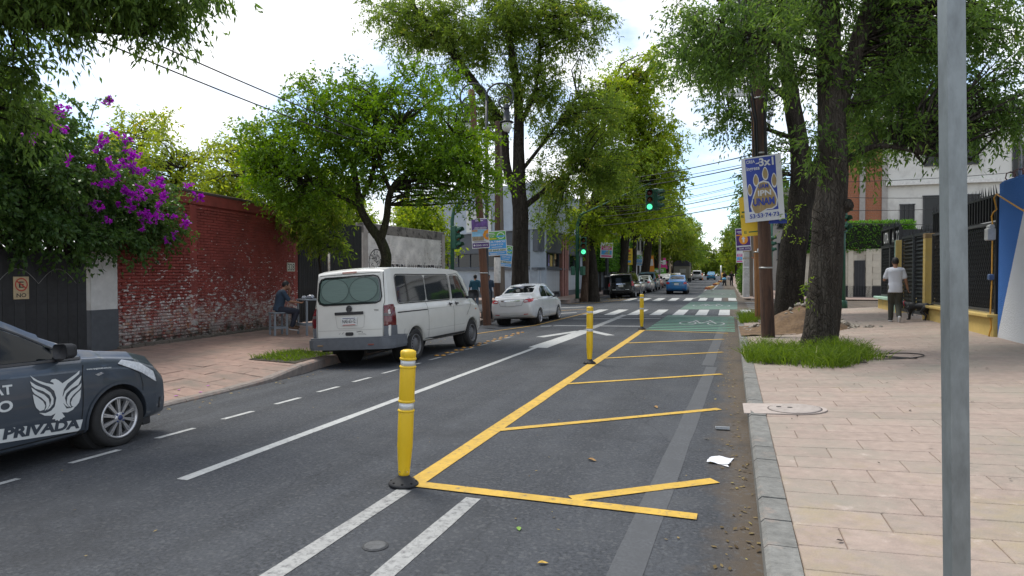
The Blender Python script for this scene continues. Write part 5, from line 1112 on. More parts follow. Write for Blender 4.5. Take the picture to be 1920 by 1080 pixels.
def tree(name,label,base,limbs,ells,nclump,leafm,bark,twigs=7,leaves=9,tl=.6,leaf=(.085,.03),droop=.5,up=0.,group=None,cat='tree',branch=True,shell=2.6,trunk_n=16,rough=.05,twig_r=.006,thing_kw=None,keep=None):
    """limbs: list of (points, radii) in world space, the first is the trunk; ells: crown masses in world space"""
    t=thing(name,label,cat,base,0,group); B=np.array(base)
    mb=MB(); sk=[]
    for i,(pts,rad) in enumerate(limbs):
        loc=[Vector(p)-Vector(base) for p in pts]; bark_tube(mb,loc,rad,trunk_n if i==0 else 10,rough)
        for a,b in zip(loc,loc[1:]):
            for k in range(8): sk.append(a.lerp(b,k/8))
        sk.append(loc[-1])
    SK=np.array([tuple(s) for s in sk]); 
    P,D=cloud(ells,nclump,shell); P=P-B
    if keep is not None: 
        msk=np.array([keep(p+B) for p in P]); P=P[msk]; D=D[msk]
    pos,ld,ln,wd,ti,td,TL=twig_leaves(P,D,twigs,leaves,tl,leaf,droop,up)
    if branch:
        zmin=np.percentile(SK[:,2],30); br=MB(); S2=SK[SK[:,2]>zmin] if (SK[:,2]>zmin).sum()>4 else SK
        for j,p in enumerate(P):
            dd=np.linalg.norm(S2-p,axis=1)+np.maximum(0,S2[:,2]-p[2])*1.2; q=S2[int(np.argmin(dd))]; v=p-q; L_=np.linalg.norm(v)
            if L_<.12 or L_>5: continue
            side=rng.normal(size=3)*.10*L_; r0=.010+.012*L_
            br.tube([tuple(q),tuple(q+v*.35+side+np.array([0,0,.08*L_])),tuple(q+v*.7+side*.6+np.array([0,0,.06*L_])),tuple(p)],[r0,r0*.75,r0*.5,twig_r],4,cap=False)
            if j%2==0:
                for k in range(min(3,twigs)):
                    e=p+td[j,k]*TL[j,k,0,0]*.9+np.array([0,0,-1])*droop*TL[j,k,0,0]*.6; br.tube([tuple(p),tuple((p+e)/2+np.array([0,0,.04])),tuple(e)],[twig_r,twig_r*.8,twig_r*.5],3,cap=False)
        br.build('branches',bark,t)
    mb.build('trunk',bark,t)
    link('crown',leaf_mesh('crown',pos,ld,ln,wd,ti),leafm,t); return t
LG=leaf_mat('leaf_privet',(.050,.108,.012),(.130,.235,.020),(.28,.35,.045),trans=.46)
LASH=leaf_mat('leaf_ash',(.068,.122,.022),(.172,.245,.042),(.36,.36,.07),trans=.52)
LYEL=leaf_mat('leaf_yellow_green',(.125,.200,.022),(.27,.345,.045),(.48,.44,.07),trans=.52)
LDRK=leaf_mat('leaf_dark',(.044,.090,.022),(.118,.195,.042),(.22,.29,.07),trans=.48)
LPAL=leaf_mat('leaf_pale',(.15,.215,.035),(.28,.33,.045),(.50,.42,.05),trans=.52)
LVIN=leaf_mat('leaf_vine',(.030,.072,.020),(.085,.155,.036),(.16,.22,.07),trans=.36,rough=.35)
LFAR=leaf_mat('leaf_far',(.070,.125,.020),(.180,.230,.032),(.30,.30,.05),trans=.48)
# street tree behind the van
E1=[(-10.9,15.0,4.7,1.6,1.6,1.25),(-9.6,15.3,6.0,1.7,1.7,1.3),(-8.2,15.8,6.1,1.7,1.7,1.25),(-6.9,16.2,5.2,1.35,1.6,1.15),(-8.7,15.6,4.9,2.0,1.9,1.0),(-6.4,16.4,4.4,1.0,1.3,.8),(-10.5,14.8,4.0,1.2,1.2,.75),(-11.6,14.7,4.9,1.0,1.2,.9),(-7.4,16.0,4.1,1.1,1.2,.6)]
tree('street_tree','rounded dark green street tree growing behind the white van','' or (-8.66,15.6,lsw_z(-8.66,15.6)),
 [([(-8.66,15.6,-.05),(-8.70,15.6,1.6),(-8.62,15.6,2.3),(-8.88,15.55,2.9)],[.17,.15,.14,.135]),([(-8.86,15.55,2.82),(-9.25,15.4,3.5),(-9.4,15.35,4.4),(-9.75,15.2,5.2),(-10.6,15,5.6)],[.13,.10,.08,.05,.025]),([(-8.75,15.55,2.75),(-8.60,15.6,3.3),(-8.5,15.65,4.0),(-8.1,15.8,4.5),(-7.3,16.0,4.9),(-6.7,16.2,5.4)],[.11,.095,.085,.07,.05,.02]),([(-9.3,15.4,3.7),(-9.0,15.6,4.6),(-8.95,15.5,5.6),(-8.7,15.5,6.4)],[.07,.06,.045,.02]),([(-8.5,15.65,4.0),(-8.6,15.2,4.9),(-8.0,15.2,5.7)],[.06,.045,.02]),([(-9.25,15.4,3.6),(-10.2,15.0,4.1),(-11.2,14.8,4.5)],[.055,.04,.015])],
 E1,560,LG,BARK_M,twigs=9,leaves=12,tl=.52,leaf=(.098,.050),droop=.10,up=.35,shell=2.2)
# young tree in front of the black gate
tree('young_tree','slim young tree with pale leaves in front of the black gate',(-11.4,16.8,lsw_z(-11.4,16.8)),
 [([(-11.4,16.8,-.05),(-11.45,16.8,1.5),(-11.55,16.75,2.6),(-11.6,16.7,3.6),(-11.5,16.7,4.2)],[.04,.035,.03,.022,.01])],
 [(-11.7,16.6,3.4,.95,.8,.75),(-12.1,16.4,3.9,.7,.7,.5),(-11.0,16.9,4.0,.8,.7,.6),(-10.9,16.9,2.75,.5,.4,.28),(-11.6,16.6,2.75,.75,.5,.3)],110,LASH,BARK_D,twigs=7,leaves=10,tl=.42,leaf=(.13,.042),droop=.55,shell=2)
# tall ash at the near left corner
AB=(-8.9,28.6,rise(28.6)+.1)
tree('ash_tree','tall ash tree with dark forked trunk beyond the white saloon',AB,
 [([(-8.9,28.6,0),(-8.9,28.6,2),(-8.88,28.6,4.4),(-8.95,28.6,5.6),(-8.95,28.6,7.2),(-9.0,28.6,10),(-9.4,28.5,13),(-9.3,28.5,15.5)],[.48,.38,.36,.33,.27,.20,.14,.08]),([(-8.95,28.6,5.2),(-9.5,28.4,6.8),(-9.7,28.4,8.6),(-10.7,28.1,10.3),(-12.3,27.5,12.5),(-13.8,27.0,14.4)],[.20,.22,.21,.19,.15,.08]),([(-8.85,28.6,4.8),(-8.0,28.9,5.5),(-7.2,29.2,6.2),(-6.2,29.5,6.6)],[.16,.12,.09,.04]),([(-9.0,28.6,8.5),(-8.2,28.9,10.5),(-8.0,28.9,13.8)],[.12,.09,.04]),([(-8.95,28.6,6.4),(-7.6,29.0,8.2),(-6.4,29.4,10)],[.10,.07,.03]),([(-9.6,28.4,8.0),(-10.2,28.6,9.0),(-10.5,28.5,9.4)],[.08,.05,.02])],
 [(-13.6,27.0,13.6,2.2,2.0,1.7),(-11.4,27.8,12.4,2.3,2,1.7),(-9.6,28.4,13.6,2.4,2.2,2.0),(-7.0,29.2,13.2,2.1,2.0,1.8),(-8.3,28.8,10.4,1.6,1.8,1.6),(-6.3,29.5,8.8,2.1,2.0,2.0),(-5.2,29.9,6.8,1.9,1.8,1.6),(-7.0,29.2,6.0,1.5,1.4,1.2),(-10.6,28.2,9.2,1.6,1.4,1.1),(-7.4,29.1,4.4,.9,.8,.5)],720,LASH,BARK_D,twigs=9,leaves=13,tl=.80,leaf=(.165,.058),droop=.42,up=.12,shell=1.8)
# trees on the far left pavement, yellow green in the sun
def avenue(label,x,y,h,r,m,lean=0.,rad=.28,ncl=240,leaf=(.21,.10),name='street_tree',low=.35,bark=BARK_D,fork=True,group='trees lining the far pavements',n=8,lv=9,tl=.9,droop=.45,branch=True):
    b=(x,y,rise(y)+.1); L_=[([(x,y,b[2]-.1),(x+lean*.3,y,h*.2),(x+lean*.6,y,h*.42),(x+lean,y,h*.62),(x+lean*1.1,y,h*.88)],[rad*1.25,rad,rad*.85,rad*.6,rad*.2])]
    if fork: L_+= [([(x+lean*.5,y,h*.36),(x+lean*.5+r*.35,y+.3,h*.52),(x+lean+r*.6,y,h*.70)],[rad*.6,rad*.4,rad*.12]),([(x+lean*.5,y,h*.40),(x+lean*.5-r*.3,y-.4,h*.56),(x+lean-r*.55,y,h*.74)],[rad*.55,rad*.38,rad*.12])]
    cx=x+lean; E=[(cx+random.uniform(-.3,.3)*r,y+random.uniform(-.3,.3)*r,h*(low+.30),r*.95,r*.95,h*.20),(cx+r*.45,y,h*(low+.18),r*.62,r*.7,h*.13),(cx-r*.45,y+.5,h*(low+.22),r*.62,r*.7,h*.14),(cx,y,h*.86,r*.65,r*.65,h*.14),(cx+r*.25,y-r*.5,h*(low+.36),r*.6,r*.5,h*.15)]
    return tree(name,label,b,L_,E,ncl,m,bark,twigs=n,leaves=lv,tl=tl,leaf=leaf,droop=droop,shell=1.9,group=group,trunk_n=12,branch=branch)
YB=(-8.05,41.9,rise(42)+.1)
tree('street_tree','sunlit yellow green tree above the far corner signal',YB,
 [([(-8.05,41.9,.1),(-8.1,41.9,2),(-8.2,41.8,4),(-8.0,41.9,6.5),(-7.6,42,9),(-7.3,42,13)],[.48,.34,.30,.26,.2,.08]),([(-8.25,41.7,3.6),(-8.8,41.4,5.2),(-8.6,41.5,8)],[.2,.15,.06]),([(-7.9,41.9,6.5),(-6.2,42.2,8.2),(-4.8,42.6,10.5)],[.15,.11,.05])],
 [(-6.2,42.2,12.6,2.7,2.4,2.6),(-4.6,42.7,10.2,2.3,2.2,2.2),(-5.0,42.8,15.0,1.3,1.4,1.6),(-3.9,43.0,7.8,1.8,1.8,1.7),(-6.8,42,8.0,2.4,2.2,2.0),(-7.3,41.8,5.2,1.6,1.5,.95),(-5.2,42.5,5.9,1.5,1.5,1.0),(-8.8,41.5,4.6,1.1,1.1,.8)],560,LYEL,BARK_D,twigs=8,leaves=11,tl=.85,leaf=(.20,.095),droop=.4,shell=1.8)
tree('tree_stem','slim second stem leaning beside the far corner tree','' or (-8.5,41.2,rise(41)+.1),[([(-8.5,41.2,-.1),(-8.4,41.2,2.2),(-8.3,41.2,4.6),(-8.2,41.3,6.5)],[.26,.20,.19,.14])],[(-8.3,41.2,5.6,1.2,1.2,1.0)],40,LYEL,bark_mat('bark_brown',(.10,.062,.042),(.14,.10,.075)),twigs=7,leaves=8,tl=.7,leaf=(.17,.07),group=None)
avenue('leaning dark trunked tree beside the teal van',-8.6,57,13,3.4,LYEL,lean=.9,rad=.42,ncl=260)
avenue('straight dark trunked tree just past the teal van',-8.7,65,14,3.4,LYEL,lean=.5,rad=.36,ncl=240)
avenue('dark trunk tree standing before the white rendered building',-8.5,73,14,3.6,LASH,lean=1.2,rad=.45,ncl=240,leaf=(.2,.09))
k=0
for y_,x_,h_,lb in ((88,-8.8,13,'fourth tree of the far left row'),(104,-8.8,13,'fifth tree of the far left row, beside the covered truck'),(122,-8.8,14,'sixth tree of the far left row'),(142,-8.6,14,'seventh tree of the far left row'),(165,-8.0,15,'last tree of the far left row')):
    avenue(lb,x_,y_,h_,3.8,LFAR if y_<120 else LASH,lean=.8,rad=.35,ncl=140,leaf=(.36,.18),tl=1.2,low=.28,branch=False)
for y_,x_,h_,lb in ((62,4.2,13,'first tree of the far right row'),(80,3.6,12,'second tree of the far right row above the strolling couple'),(100,3.4,12,'third tree of the far right row'),(122,3.2,12,'fourth tree of the far right row'),(148,2.8,13,'last tree of the far right row')):
    avenue(lb,x_,y_,h_,3.3 if y_>70 else 2.6,LFAR if y_!=62 else LDRK,lean=-.4,rad=.3,ncl=140,leaf=(.34,.16),tl=1.1,low=.26,branch=False)
for x_,y_,h_,lb in ((-5,205,11,'distant tree left of the vanishing point'),(0,215,9,'distant tree closing the end of the street'),(5,200,12,'distant tree right of the vanishing point'),(-12,195,13,'distant tree above the far left roofs')):
    avenue(lb,x_,y_,h_,5,LFAR,rad=.4,ncl=100,leaf=(.6,.3),tl=1.6,low=.2,branch=False,group='trees closing the street')
# two big trees on the near right pavement
T1=(1.88,14.6,rsw_z(1.88,14.6)-.05)
tree('ash_tree','big rough barked ash tree standing in the tall grass',T1,
 [([(1.86,14.6,.0),(1.90,14.6,.5),(1.96,14.62,1.3),(2.00,14.64,2.5),(2.10,14.67,3.6),(2.10,14.66,4.7),(2.03,14.64,6.1),(1.98,14.63,8),(1.9,14.6,10.5)],[.42,.345,.325,.305,.295,.27,.24,.20,.10]),([(2.10,14.66,4.9),(2.40,14.76,5.9),(2.84,14.9,7.4),(3.3,15,9)],[.20,.18,.15,.08]),([(2.20,14.65,4.0),(2.9,14.7,4.35),(3.6,14.8,4.2)],[.08,.055,.02]),([(1.95,14.6,6.2),(.9,14.2,6.5),(-.4,13.9,6.9)],[.08,.06,.02]),([(2.3,14.6,3.15),(2.42,14.5,3.2)],[.16,.10])],
 [(1.72,14.45,4.55,.33,.4,.8),(.6,14.2,6.5,1.3,1.2,1.0),(-.4,13.9,6.8,.85,1.0,.7),(2.2,14.6,7.9,1.9,1.9,1.1),(3.4,15.2,5.2,1.1,1.2,.85),(4.5,15.5,5.5,1.3,1.4,.95),(3.7,15.2,6.5,1.4,1.3,1.0),(4.8,15.6,7.0,1.2,1.3,.9),(3.2,15.0,4.45,.8,.8,.4),(1.5,14.4,6.0,.8,.8,.6),(5.4,15.7,5.1,.9,1.0,.7),(4.3,15.4,4.75,.9,1.0,.4),(-.2,13.9,6.0,.6,.7,.5)],500,LDRK,BARK_A,twigs=8,leaves=11,tl=.55,leaf=(.112,.040),droop=.45,shell=1.8,rough=.035)
q=MB(); T2=(2.2,25.0,rsw_z(2.2,25)-.05)
tree('ash_tree','huge dark trunked ash leaning behind the tarred utility pole',T2,
 [([(2.2,25,-.0),(2.22,25,.9),(2.4,25.05,3),(2.6,25.1,4.3),(2.55,25.1,6.2),(2.2,25,8.2),(1.9,24.9,11),(1.8,24.9,14)],[.60,.48,.44,.40,.32,.27,.2,.1]),([(2.5,25.1,3.6),(3.0,25.2,5.2),(3.9,25.5,6.9),(4.9,25.9,8.6),(6.2,26.3,11)],[.34,.31,.28,.25,.15]),([(2.2,25,8),(1.0,24.6,8.8),(-.8,24,9.6)],[.14,.10,.04]),([(2.3,25,6.6),(1.2,24.6,7.0),(.2,24.4,7.4)],[.09,.06,.03])],
 [(-.6,24.0,9.6,1.9,1.7,1.5),(.5,24.4,7.6,1.3,1.3,1.5),(1.3,24.6,5.4,.75,.8,1.3),(1.0,24.6,10.8,2.2,2,1.7),(2.8,25.2,12.4,2.8,2.4,1.8),(5.2,26,9.6,2.0,1.9,1.6),(3.9,25.4,6.9,1.1,1.1,.9),(6.5,26.2,8.4,1.9,1.8,1.3),(7.0,26.5,11.2,2.2,2,1.6),(5.0,25.6,6.9,1.1,1.2,.7)],560,LDRK,BARK_D,twigs=8,leaves=11,tl=.75,leaf=(.155,.056),droop=.42,up=.08,shell=1.8)
# overhanging tree at the top left, its trunk out of frame
tree('ash_tree','leafy branches of a tree hanging in from the top left',(-10.2,2.6,lsw_z(-10.2,2.6)),
 [([(-10.2,2.6,-.1),(-10.1,2.6,2.5),(-9.9,2.8,4.2),(-9.6,3.2,6.5)],[.24,.2,.18,.12]),([(-10.0,2.8,4.0),(-9.2,4.6,4.75),(-8.5,6.1,5.0),(-7.6,7.0,5.05)],[.12,.09,.06,.02]),([(-9.8,2.9,4.6),(-8.6,4.6,5.2),(-7.6,5.9,5.7),(-6.8,6.7,5.75)],[.10,.07,.05,.02]),([(-9.4,4.3,4.4),(-9.5,5.6,4.15),(-9.2,6.8,3.95)],[.05,.035,.015])],
 [(-7.6,6.4,5.6,1.1,1.1,.5),(-7.1,6.6,5.5,.75,.85,.4),(-8.6,5.9,5.35,1.2,1.2,.5),(-9.3,5.4,5.2,1.2,1.2,.6),(-8.2,6.2,5.95,1.5,1.2,.55),(-8.9,6.3,4.6,.5,.5,.25),(-9.6,5.8,4.4,.75,.7,.5),(-9.4,6.5,4.05,.45,.5,.35),(-10.0,6.3,4.5,.7,.7,.6),(-6.95,6.7,5.75,.7,.8,.35)],370,LDRK,BARK_D,twigs=8,leaves=12,tl=.42,leaf=(.105,.036),droop=.75,shell=1.7)
# pale trees behind the red wall
for (x_,y_,h_,r_,lb,m_) in ((-24.5,22.5,9.2,3.2,'pale yellow green tree behind the red wall, left of the middle one',LPAL),(-22.5,26.5,9.0,3.4,'pale feathery tree behind the right end of the red wall',LPAL),(-29,21,9.6,3.0,'mid green tree behind the flowering vine',LASH),(-18,27.5,7.0,2.4,'bright green tree behind the black corrugated gate',LYEL),(-15.6,31.5,6.0,1.9,'low leafy tree behind the white brick wall',LYEL)):
    avenue(lb,x_,y_,h_,r_,m_,rad=.18,ncl=250,leaf=(.19,.08),tl=.75,low=.34,group='trees behind the left walls',droop=.3)
# bougainvillea pouring over the gate and the wall
V0=(-12.35,9.6,lsw_z(-12.3,9.6))
vt=thing('flowering_vine','dark bougainvillea with purple flowers spilling over gate and red wall','plant',V0,0)
VE=[(-12.1,10.7,3.55,.75,1.1,.75),(-12.0,9.6,3.9,.8,1.1,.8),(-12.0,8.3,3.6,.9,1.2,.95),(-11.9,7.0,3.5,1.0,1.2,1.0),(-11.9,8.6,2.75,.6,1.3,.55),(-12.0,10.3,2.8,.55,1.0,.6),(-12.05,11.4,2.95,.42,.7,.6),(-12.1,11.5,3.4,.4,.6,.5),(-11.8,7.2,2.7,.7,1.3,.6),(-12.4,7.6,4.5,1.1,1.5,.7),(-12.5,9.0,4.8,.8,1.0,.5),(-11.9,5.8,3.6,1.1,1.2,1.1),(-11.8,9.4,2.5,.5,1.2,.4),(-11.8,6.4,2.6,.6,1.2,.55)]
P,D=cloud(VE,520,1.6); P=P-np.array(V0); pos,ld,ln,wd,ti,td,TL=twig_leaves(P,D,9,13,.40,(.085,.054),.55,0.)
link('foliage',leaf_mesh('foliage',pos,ld,ln,wd,ti),LVIN,vt)
mb=MB(); 
for j,p in enumerate(P[::3]): 
    s_=np.array([random.uniform(-.5,-.3),random.uniform(-.2,1),random.uniform(1.6,2.4)]); mb.tube([tuple(s_*.5+p*.3),tuple(s_*.4+p*.6+np.array([0,0,.2])),tuple(p)],[.02,.014,.006],5,cap=False)
mb.tube([(-.3,-.2,0),(-.2,-.1,1),(-.1,0,2),(.05,.3,3)],[.06,.05,.045,.03],8); mb.build('stems',BARK_D,vt,kind='stuff')
FLW=leaf_mat('bract_purple',(.27,.010,.34),(.44,.026,.48),trans=.35)
FC=[]
for _ in range(78):       # sprays of bracts sit on the outer face of the vine, thickest along a falling band
    t=random.random(); y_=8.3+2.75*t+random.gauss(0,.42); z_=4.75-1.85*t+random.gauss(0,.34)
    if t<.35 and random.random()<.55: continue
    k=[e for e in VE if abs(y_-e[1])<e[4] and abs(z_-e[2])<e[5]]
    if not k: continue
    e=max(k,key=lambda e:e[0]+e[3]*math.sqrt(max(0,1-((y_-e[1])/e[4])**2-((z_-e[2])/e[5])**2)) if ((y_-e[1])/e[4])**2+((z_-e[2])/e[5])**2<1 else e[0]); u=max(0,1-((y_-e[1])/e[4])**2-((z_-e[2])/e[5])**2); X_=e[0]+e[3]*math.sqrt(u)+.22
    for _k in range(random.choice((1,1,1,2))): FC.append((X_+random.gauss(0,.06),y_+random.gauss(0,.10),z_+random.gauss(0,.07)))
FC=np.array(FC)-np.array(V0); Dd=nrmz(np.tile(np.array([[.9,-.3,.2]]),(len(FC),1))+rng.normal(size=(len(FC),3))*.3)
pos,ld,ln,wd,ti,_,_=twig_leaves(FC,Dd,4,9,.12,(.052,.045),.1,.1); link('flowers',leaf_mesh('flowers',pos,ld,ln,wd,ti),FLW,vt)
# arching flowering shoots
sh=MB(); SP=[]
for a,b,c_ in (((-12.0,11.0,3.3),(-11.9,11.9,3.75),(-11.9,12.5,3.62)),((-12.1,9.8,4.7),(-12.2,10.1,5.35),(-12.2,10.4,5.45)),((-12,11.2,3.0),(-11.9,11.9,3.2),(-11.9,12.1,3.15))):
    a,b,c_=(np.array(v)-np.array(V0) for v in (a,b,c_)); sh.tube([tuple(a),tuple(b),tuple(c_)],[.01,.008,.004],5); 
    for t in np.linspace(.1,1,9): SP.append((1-t)**2*a+2*t*(1-t)*b+t*t*c_)
sh.build('shoots',BARK_D,vt,kind='stuff'); SP=np.array(SP); pos,ld,ln,wd,ti,_,_=twig_leaves(SP,nrmz(rng.normal(size=SP.shape)),2,5,.12,(.06,.04),.2,0); link('shoot_leaves',leaf_mesh('shoot_leaves',pos,ld,ln,wd,ti),LASH,vt)
TP=SP[[8,8,7,17,17,16,26]]; pos,ld,ln,wd,ti,_,_=twig_leaves(TP,nrmz(rng.normal(size=TP.shape)),5,8,.10,(.055,.045),.1,0); link('flowers',leaf_mesh('flowers',pos,ld,ln,wd,ti),FLW,vt)
# clipped hedges
def hedge(name,label,base,boxes,n,m,leaf=(.10,.06),cat='hedge',round_=False):
    t=thing(name,label,cat,base,0); P=[];D=[]
    tot=sum((b[3]*b[4]+b[4]*b[5]+b[3]*b[5]) for b in boxes)
    core=MB()
    for b in boxes:
        k=int(n*(b[3]*b[4]+b[4]*b[5]+b[3]*b[5])/tot); u=rng.uniform(-1,1,(k,3)); ax=rng.integers(0,3,k); sg=rng.choice([-1,1],k); u[np.arange(k),ax]=sg*rng.uniform(.86,1.04,k)
        if round_: u=nrmz(u)*rng.uniform(.8,1.06,(k,1))
        nd=np.zeros((k,3)); nd[np.arange(k),ax]=sg; P.append(u*np.array(b[3:6])+np.array(b[:3])); D.append(nrmz(u) if round_ else nd)
        if round_: core.lathe([(b[3]*.82*math.cos(a),b[5]*.82*math.sin(a)) for a in np.linspace(-1.5,1.5,9)],c=b[:3],n=12)
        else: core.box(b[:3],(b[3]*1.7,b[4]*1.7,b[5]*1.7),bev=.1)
    P=np.concatenate(P);D=np.concatenate(D); d=nrmz(D*.8+rng.normal(size=P.shape)*.6)
    link('foliage',leaf_mesh('foliage',P,d,leaf[0]*rng.uniform(.7,1.3,len(P)),leaf[1]*rng.uniform(.7,1.3,len(P)),np.clip(rng.normal(.5,.25,len(P)),0,1)),m,t)
    core.build('inner_twigs',mat('hedge_inside',(.012,.018,.008),.95,var=.3),t); return t  # one solid near-black core fills the hedge behind its leaves
LHED=leaf_mat('leaf_hedge',(.045,.11,.018),(.11,.21,.035),trans=.35); LHED2=leaf_mat('leaf_hedge_bright',(.05,.15,.02),(.13,.27,.04),trans=.35)
hd=hedge('clipped_hedge','square clipped hedge on stems above the far left pavement',(-9.7,58.5,rise(58)+.1),[(0,0,3.2,1.1,6.0,1.35)],9000,LHED2,(.20,.12))
for y_ in (-5,-3,-1,1,3,5): q=MB(); q.tube([(0,y_,0),(0,y_,2.2)],.07,6); q.build('stem',BARK_D,hd)
hedge('clipped_hedge','bright clipped hedge on top of the cream garden wall',(9.9,47.35,rise(47)+3.1),[(-2.1,.1,.95,7.2/2+.0,.45,.95)],9000,LHED2,(.15,.09))
hedge('clipped_hedge','bright green hedge over the wall left of the big tree trunks',(5.3,47.8,rise(47)+3.1),[(.0,.2,.95,1.0,.4,.95)],3000,LHED2,(.15,.09))
hedge('pavement_bush','rounded green bush at the far right kerb beside the concrete pole',(1.75,49.0,rise(48)+.1),[(0,0,1.15,.85,1.5,1.15),(.3,2.2,1.5,.8,1.2,1.4)],7000,LHED,(.13,.07),'bush',True)
hedge('pavement_bush','small rounded bush crown above the far right pavement',(1.9,54,rise(54)+.1),[(0,0,3.0,.8,.8,.75)],2200,LHED,(.15,.08),'bush',True)
# grass: tall tuft round the right hand tree and small strips
def grass(name,label_,pts_fn,n,h,m,zf,base=(0,0,0),kind='stuff'):
    gh=lambda x,y:.5+.5*math.sin(3.1*x+1.7*y)*math.sin(2.3*y-1.1*x+.6)
    X=np.array([pts_fn() for _ in range(n)]); Z=np.array([zf(x,y) for x,y in X]); P=np.column_stack([X,Z]); d=nrmz(np.column_stack([rng.normal(0,.5,n),rng.normal(0,.5,n)-.25,np.ones(n)])); ln=h*rng.uniform(.3,1.25,n)*np.array([.55+.6*gh(x,y) for x,y in X]); s=nrmz(np.cross(d,rng.normal(size=(n,3))))*.0055; bend=nrmz(np.column_stack([rng.normal(size=n),rng.normal(size=n)-.3,np.zeros(n)]))
    l1=ln[:,None]; a=P-np.array([0,0,.02]); m1=P+d*l1*.5; m2=P+d*l1*.8+bend*l1*.22; t=P+d*l1*.9+bend*l1*.55-np.array([0,0,1])*l1*.12
    V=np.stack([a-s,a+s,m1-s*.9,m1+s*.9,m2-s*.6,m2+s*.6,t],1).reshape(-1,3); F=[]
    me=bpy.data.meshes.new(name); k=np.arange(n)*7
    faces=np.concatenate([np.stack([k,k+1,k+3,k+2],1),np.stack([k+2,k+3,k+5,k+4],1)]); tri=np.stack([k+4,k+5,k+6],1)
    me.from_pydata(V.tolist(),[],faces.tolist()+tri.tolist()); at=me.attributes.new('tint','FLOAT','POINT'); at.data.foreach_set('value',np.repeat(np.clip(rng.normal(.45,.22,n),0,1),7).astype(np.float32))
    o=link(name,me,m); o['kind']='stuff'; return o
LGR=leaf_mat('grass_blade',(.055,.105,.014),(.14,.215,.030),(.36,.34,.17),trans=.45)
def gh(x,y): return .5+.5*math.sin(3.1*x+1.7*y)*math.sin(2.3*y-1.1*x+.6)
def pit():
    while True:
        x=random.uniform(.40,2.9); y=random.uniform(11.8,15.6); e=((x-1.5)/(1.25+.14*math.sin(5*y)))**2+((y-13.5)/(1.65+.18*math.sin(4*x+1)))**2
        if e<1 and random.random()<(.35+.65*gh(x,y))*(1.15-.6*e): return x,y
grass('tall_grass','',pit,5200,.36,LGR,lambda x,y:rsw_z(x,y))
def side_pit(): return random.uniform(.55,1.2),random.uniform(22.6,25.2)
grass('tall_grass','',side_pit,1200,.4,LGR,lambda x,y:rsw_z(x,y))
def van_pit(): return lkerb(11.2)-.25-random.uniform(0,1.0),random.uniform(10.7,12.2)
grass('short_grass','',van_pit,1500,.14,LGR,lambda x,y:lsw_z(x,y))
sheet('tree_pit',[0,.5,1],[10.6,11.4,12.3],lambda X,Y:lsw_z(X,Y)+.012,mat('pit_earth',(.05,.042,.03),.95,var=.4,scale=9,bump=.02),xf=lambda t,y:lkerb(y)-.2-1.1*t)
sheet('tree_pit',[.7,1.2,2,2.35],[12.4,13,14,14.9],lambda X,Y:rsw_z(X,Y)+.012,MATS['pit_earth'])
# fresh shoots on the ash trunk
tr=thing('trunk_shoots','thin leafy shoots sprouting low on the ash trunk','plant',(1.72,14.3,1.4),0)
P=np.array([(-.35,-.1,1.6),(-.5,0,1.35),(-.3,0,1.1),(-.25,-.1,1.75),(-.1,-.1,-.1),(-.12,-.1,.25),(-.15,-.15,.05)]); pos,ld,ln,wd,ti,_,_=twig_leaves(P,nrmz(np.tile([[-1,-.3,.1]],(7,1))+rng.normal(size=(7,3))*.3),4,6,.26,(.075,.026),.4,0); link('leaves',leaf_mesh('leaves',pos,ld,ln,wd,ti),LASH,tr)
q=MB(); 
for p in P: q.tube([(.12,.05,p[2]-.15),tuple(p*.6+np.array([0,0,p[2]*.4])),tuple(p)],[.008,.006,.003],4)
q.build('shoots',BARK_D,tr,kind='stuff')
# ================================================================== STREET FURNITURE
BY=mat('bollard_yellow',(.72,.47,.012),.45,var=.08,scale=5,alt=(.20,.145,.03),alt_scale=6,alt_lo=.54,alt_hi=.72,stretch=(1,1,.35)); BWH=mat('bollard_reflective',(.58,.60,.61),.35,.2,var=.1,scale=14); BBK=mat('bollard_rubber',(.018,.019,.021),.75,var=.2,scale=14)
def bollard(label,x,y,rot):
    t=thing('bollard',label,'bollard',(x,y,road_z(x,y)+.010),rot,'flexible bollards along the yellow line')
    q=MB(); q.lathe([(.046,.075),(.048,.10),(.050,.14),(.062,.30),(.0645,.315),(.0645,.60),(.062,.615)],n=28); q.lathe([(.062,.70),(.0645,.712),(.0645,.97),(.0625,.985)],n=28); q.lathe([(.062,1.055),(.0625,1.07),(.0645,1.078),(.066,1.10),(.063,1.115),(.045,1.125),(.02,1.129)],n=28)
    for z in (.620,.700,.985,1.053): q.lathe([(.061,z-.012),(.068,z-.008),(.0705,z),(.068,z+.008),(.061,z+.012)],n=28)
    q.build('post',BY,t)
    for z0,z1 in ((.628,.692),(.993,1.045)): q=MB(); q.lathe([(.0615,z0),(.0615,z1)],n=28); q.build('reflective_band',BWH,t)
    q=MB(); q.lathe([(.125,0),(.125,.012),(.115,.022),(.085,.040),(.060,.060),(.048,.072),(.046,.085)],n=28); b=q.build('rubber_base',BBK,t)
    q=MB()
    for k in range(8): a=k*math.pi/4; q.lathe([(.012,0),(.012,.006),(.004,.009)],n=8,c=(.10*math.cos(a),.10*math.sin(a),.026))
    q.build('base_bolts',WELL,b,kind='stuff'); q=MB()
    for a in (-2.2,-.9): q.lathe([(.006,0),(.006,.004)],n=8,c=(.050*math.cos(a),.050*math.sin(a),.115),M=Matrix.Rotation(a,3,'Z')@Matrix.Rotation(R(90),3,'Y'))
    q.build('screws',CHROME,t,kind='stuff')
bollard('nearest yellow bollard with white bands at the start of the hatching',-2.53,4.86,(R(.4),R(2.3),R(20))); bollard('middle yellow bollard along the hatched bike buffer',-2.52,12.76,(R(0),R(.7),R(80))); bollard('farthest yellow bollard beside the striped green bike box',-2.50,21.3,(R(-.3),R(-.4),R(130)))
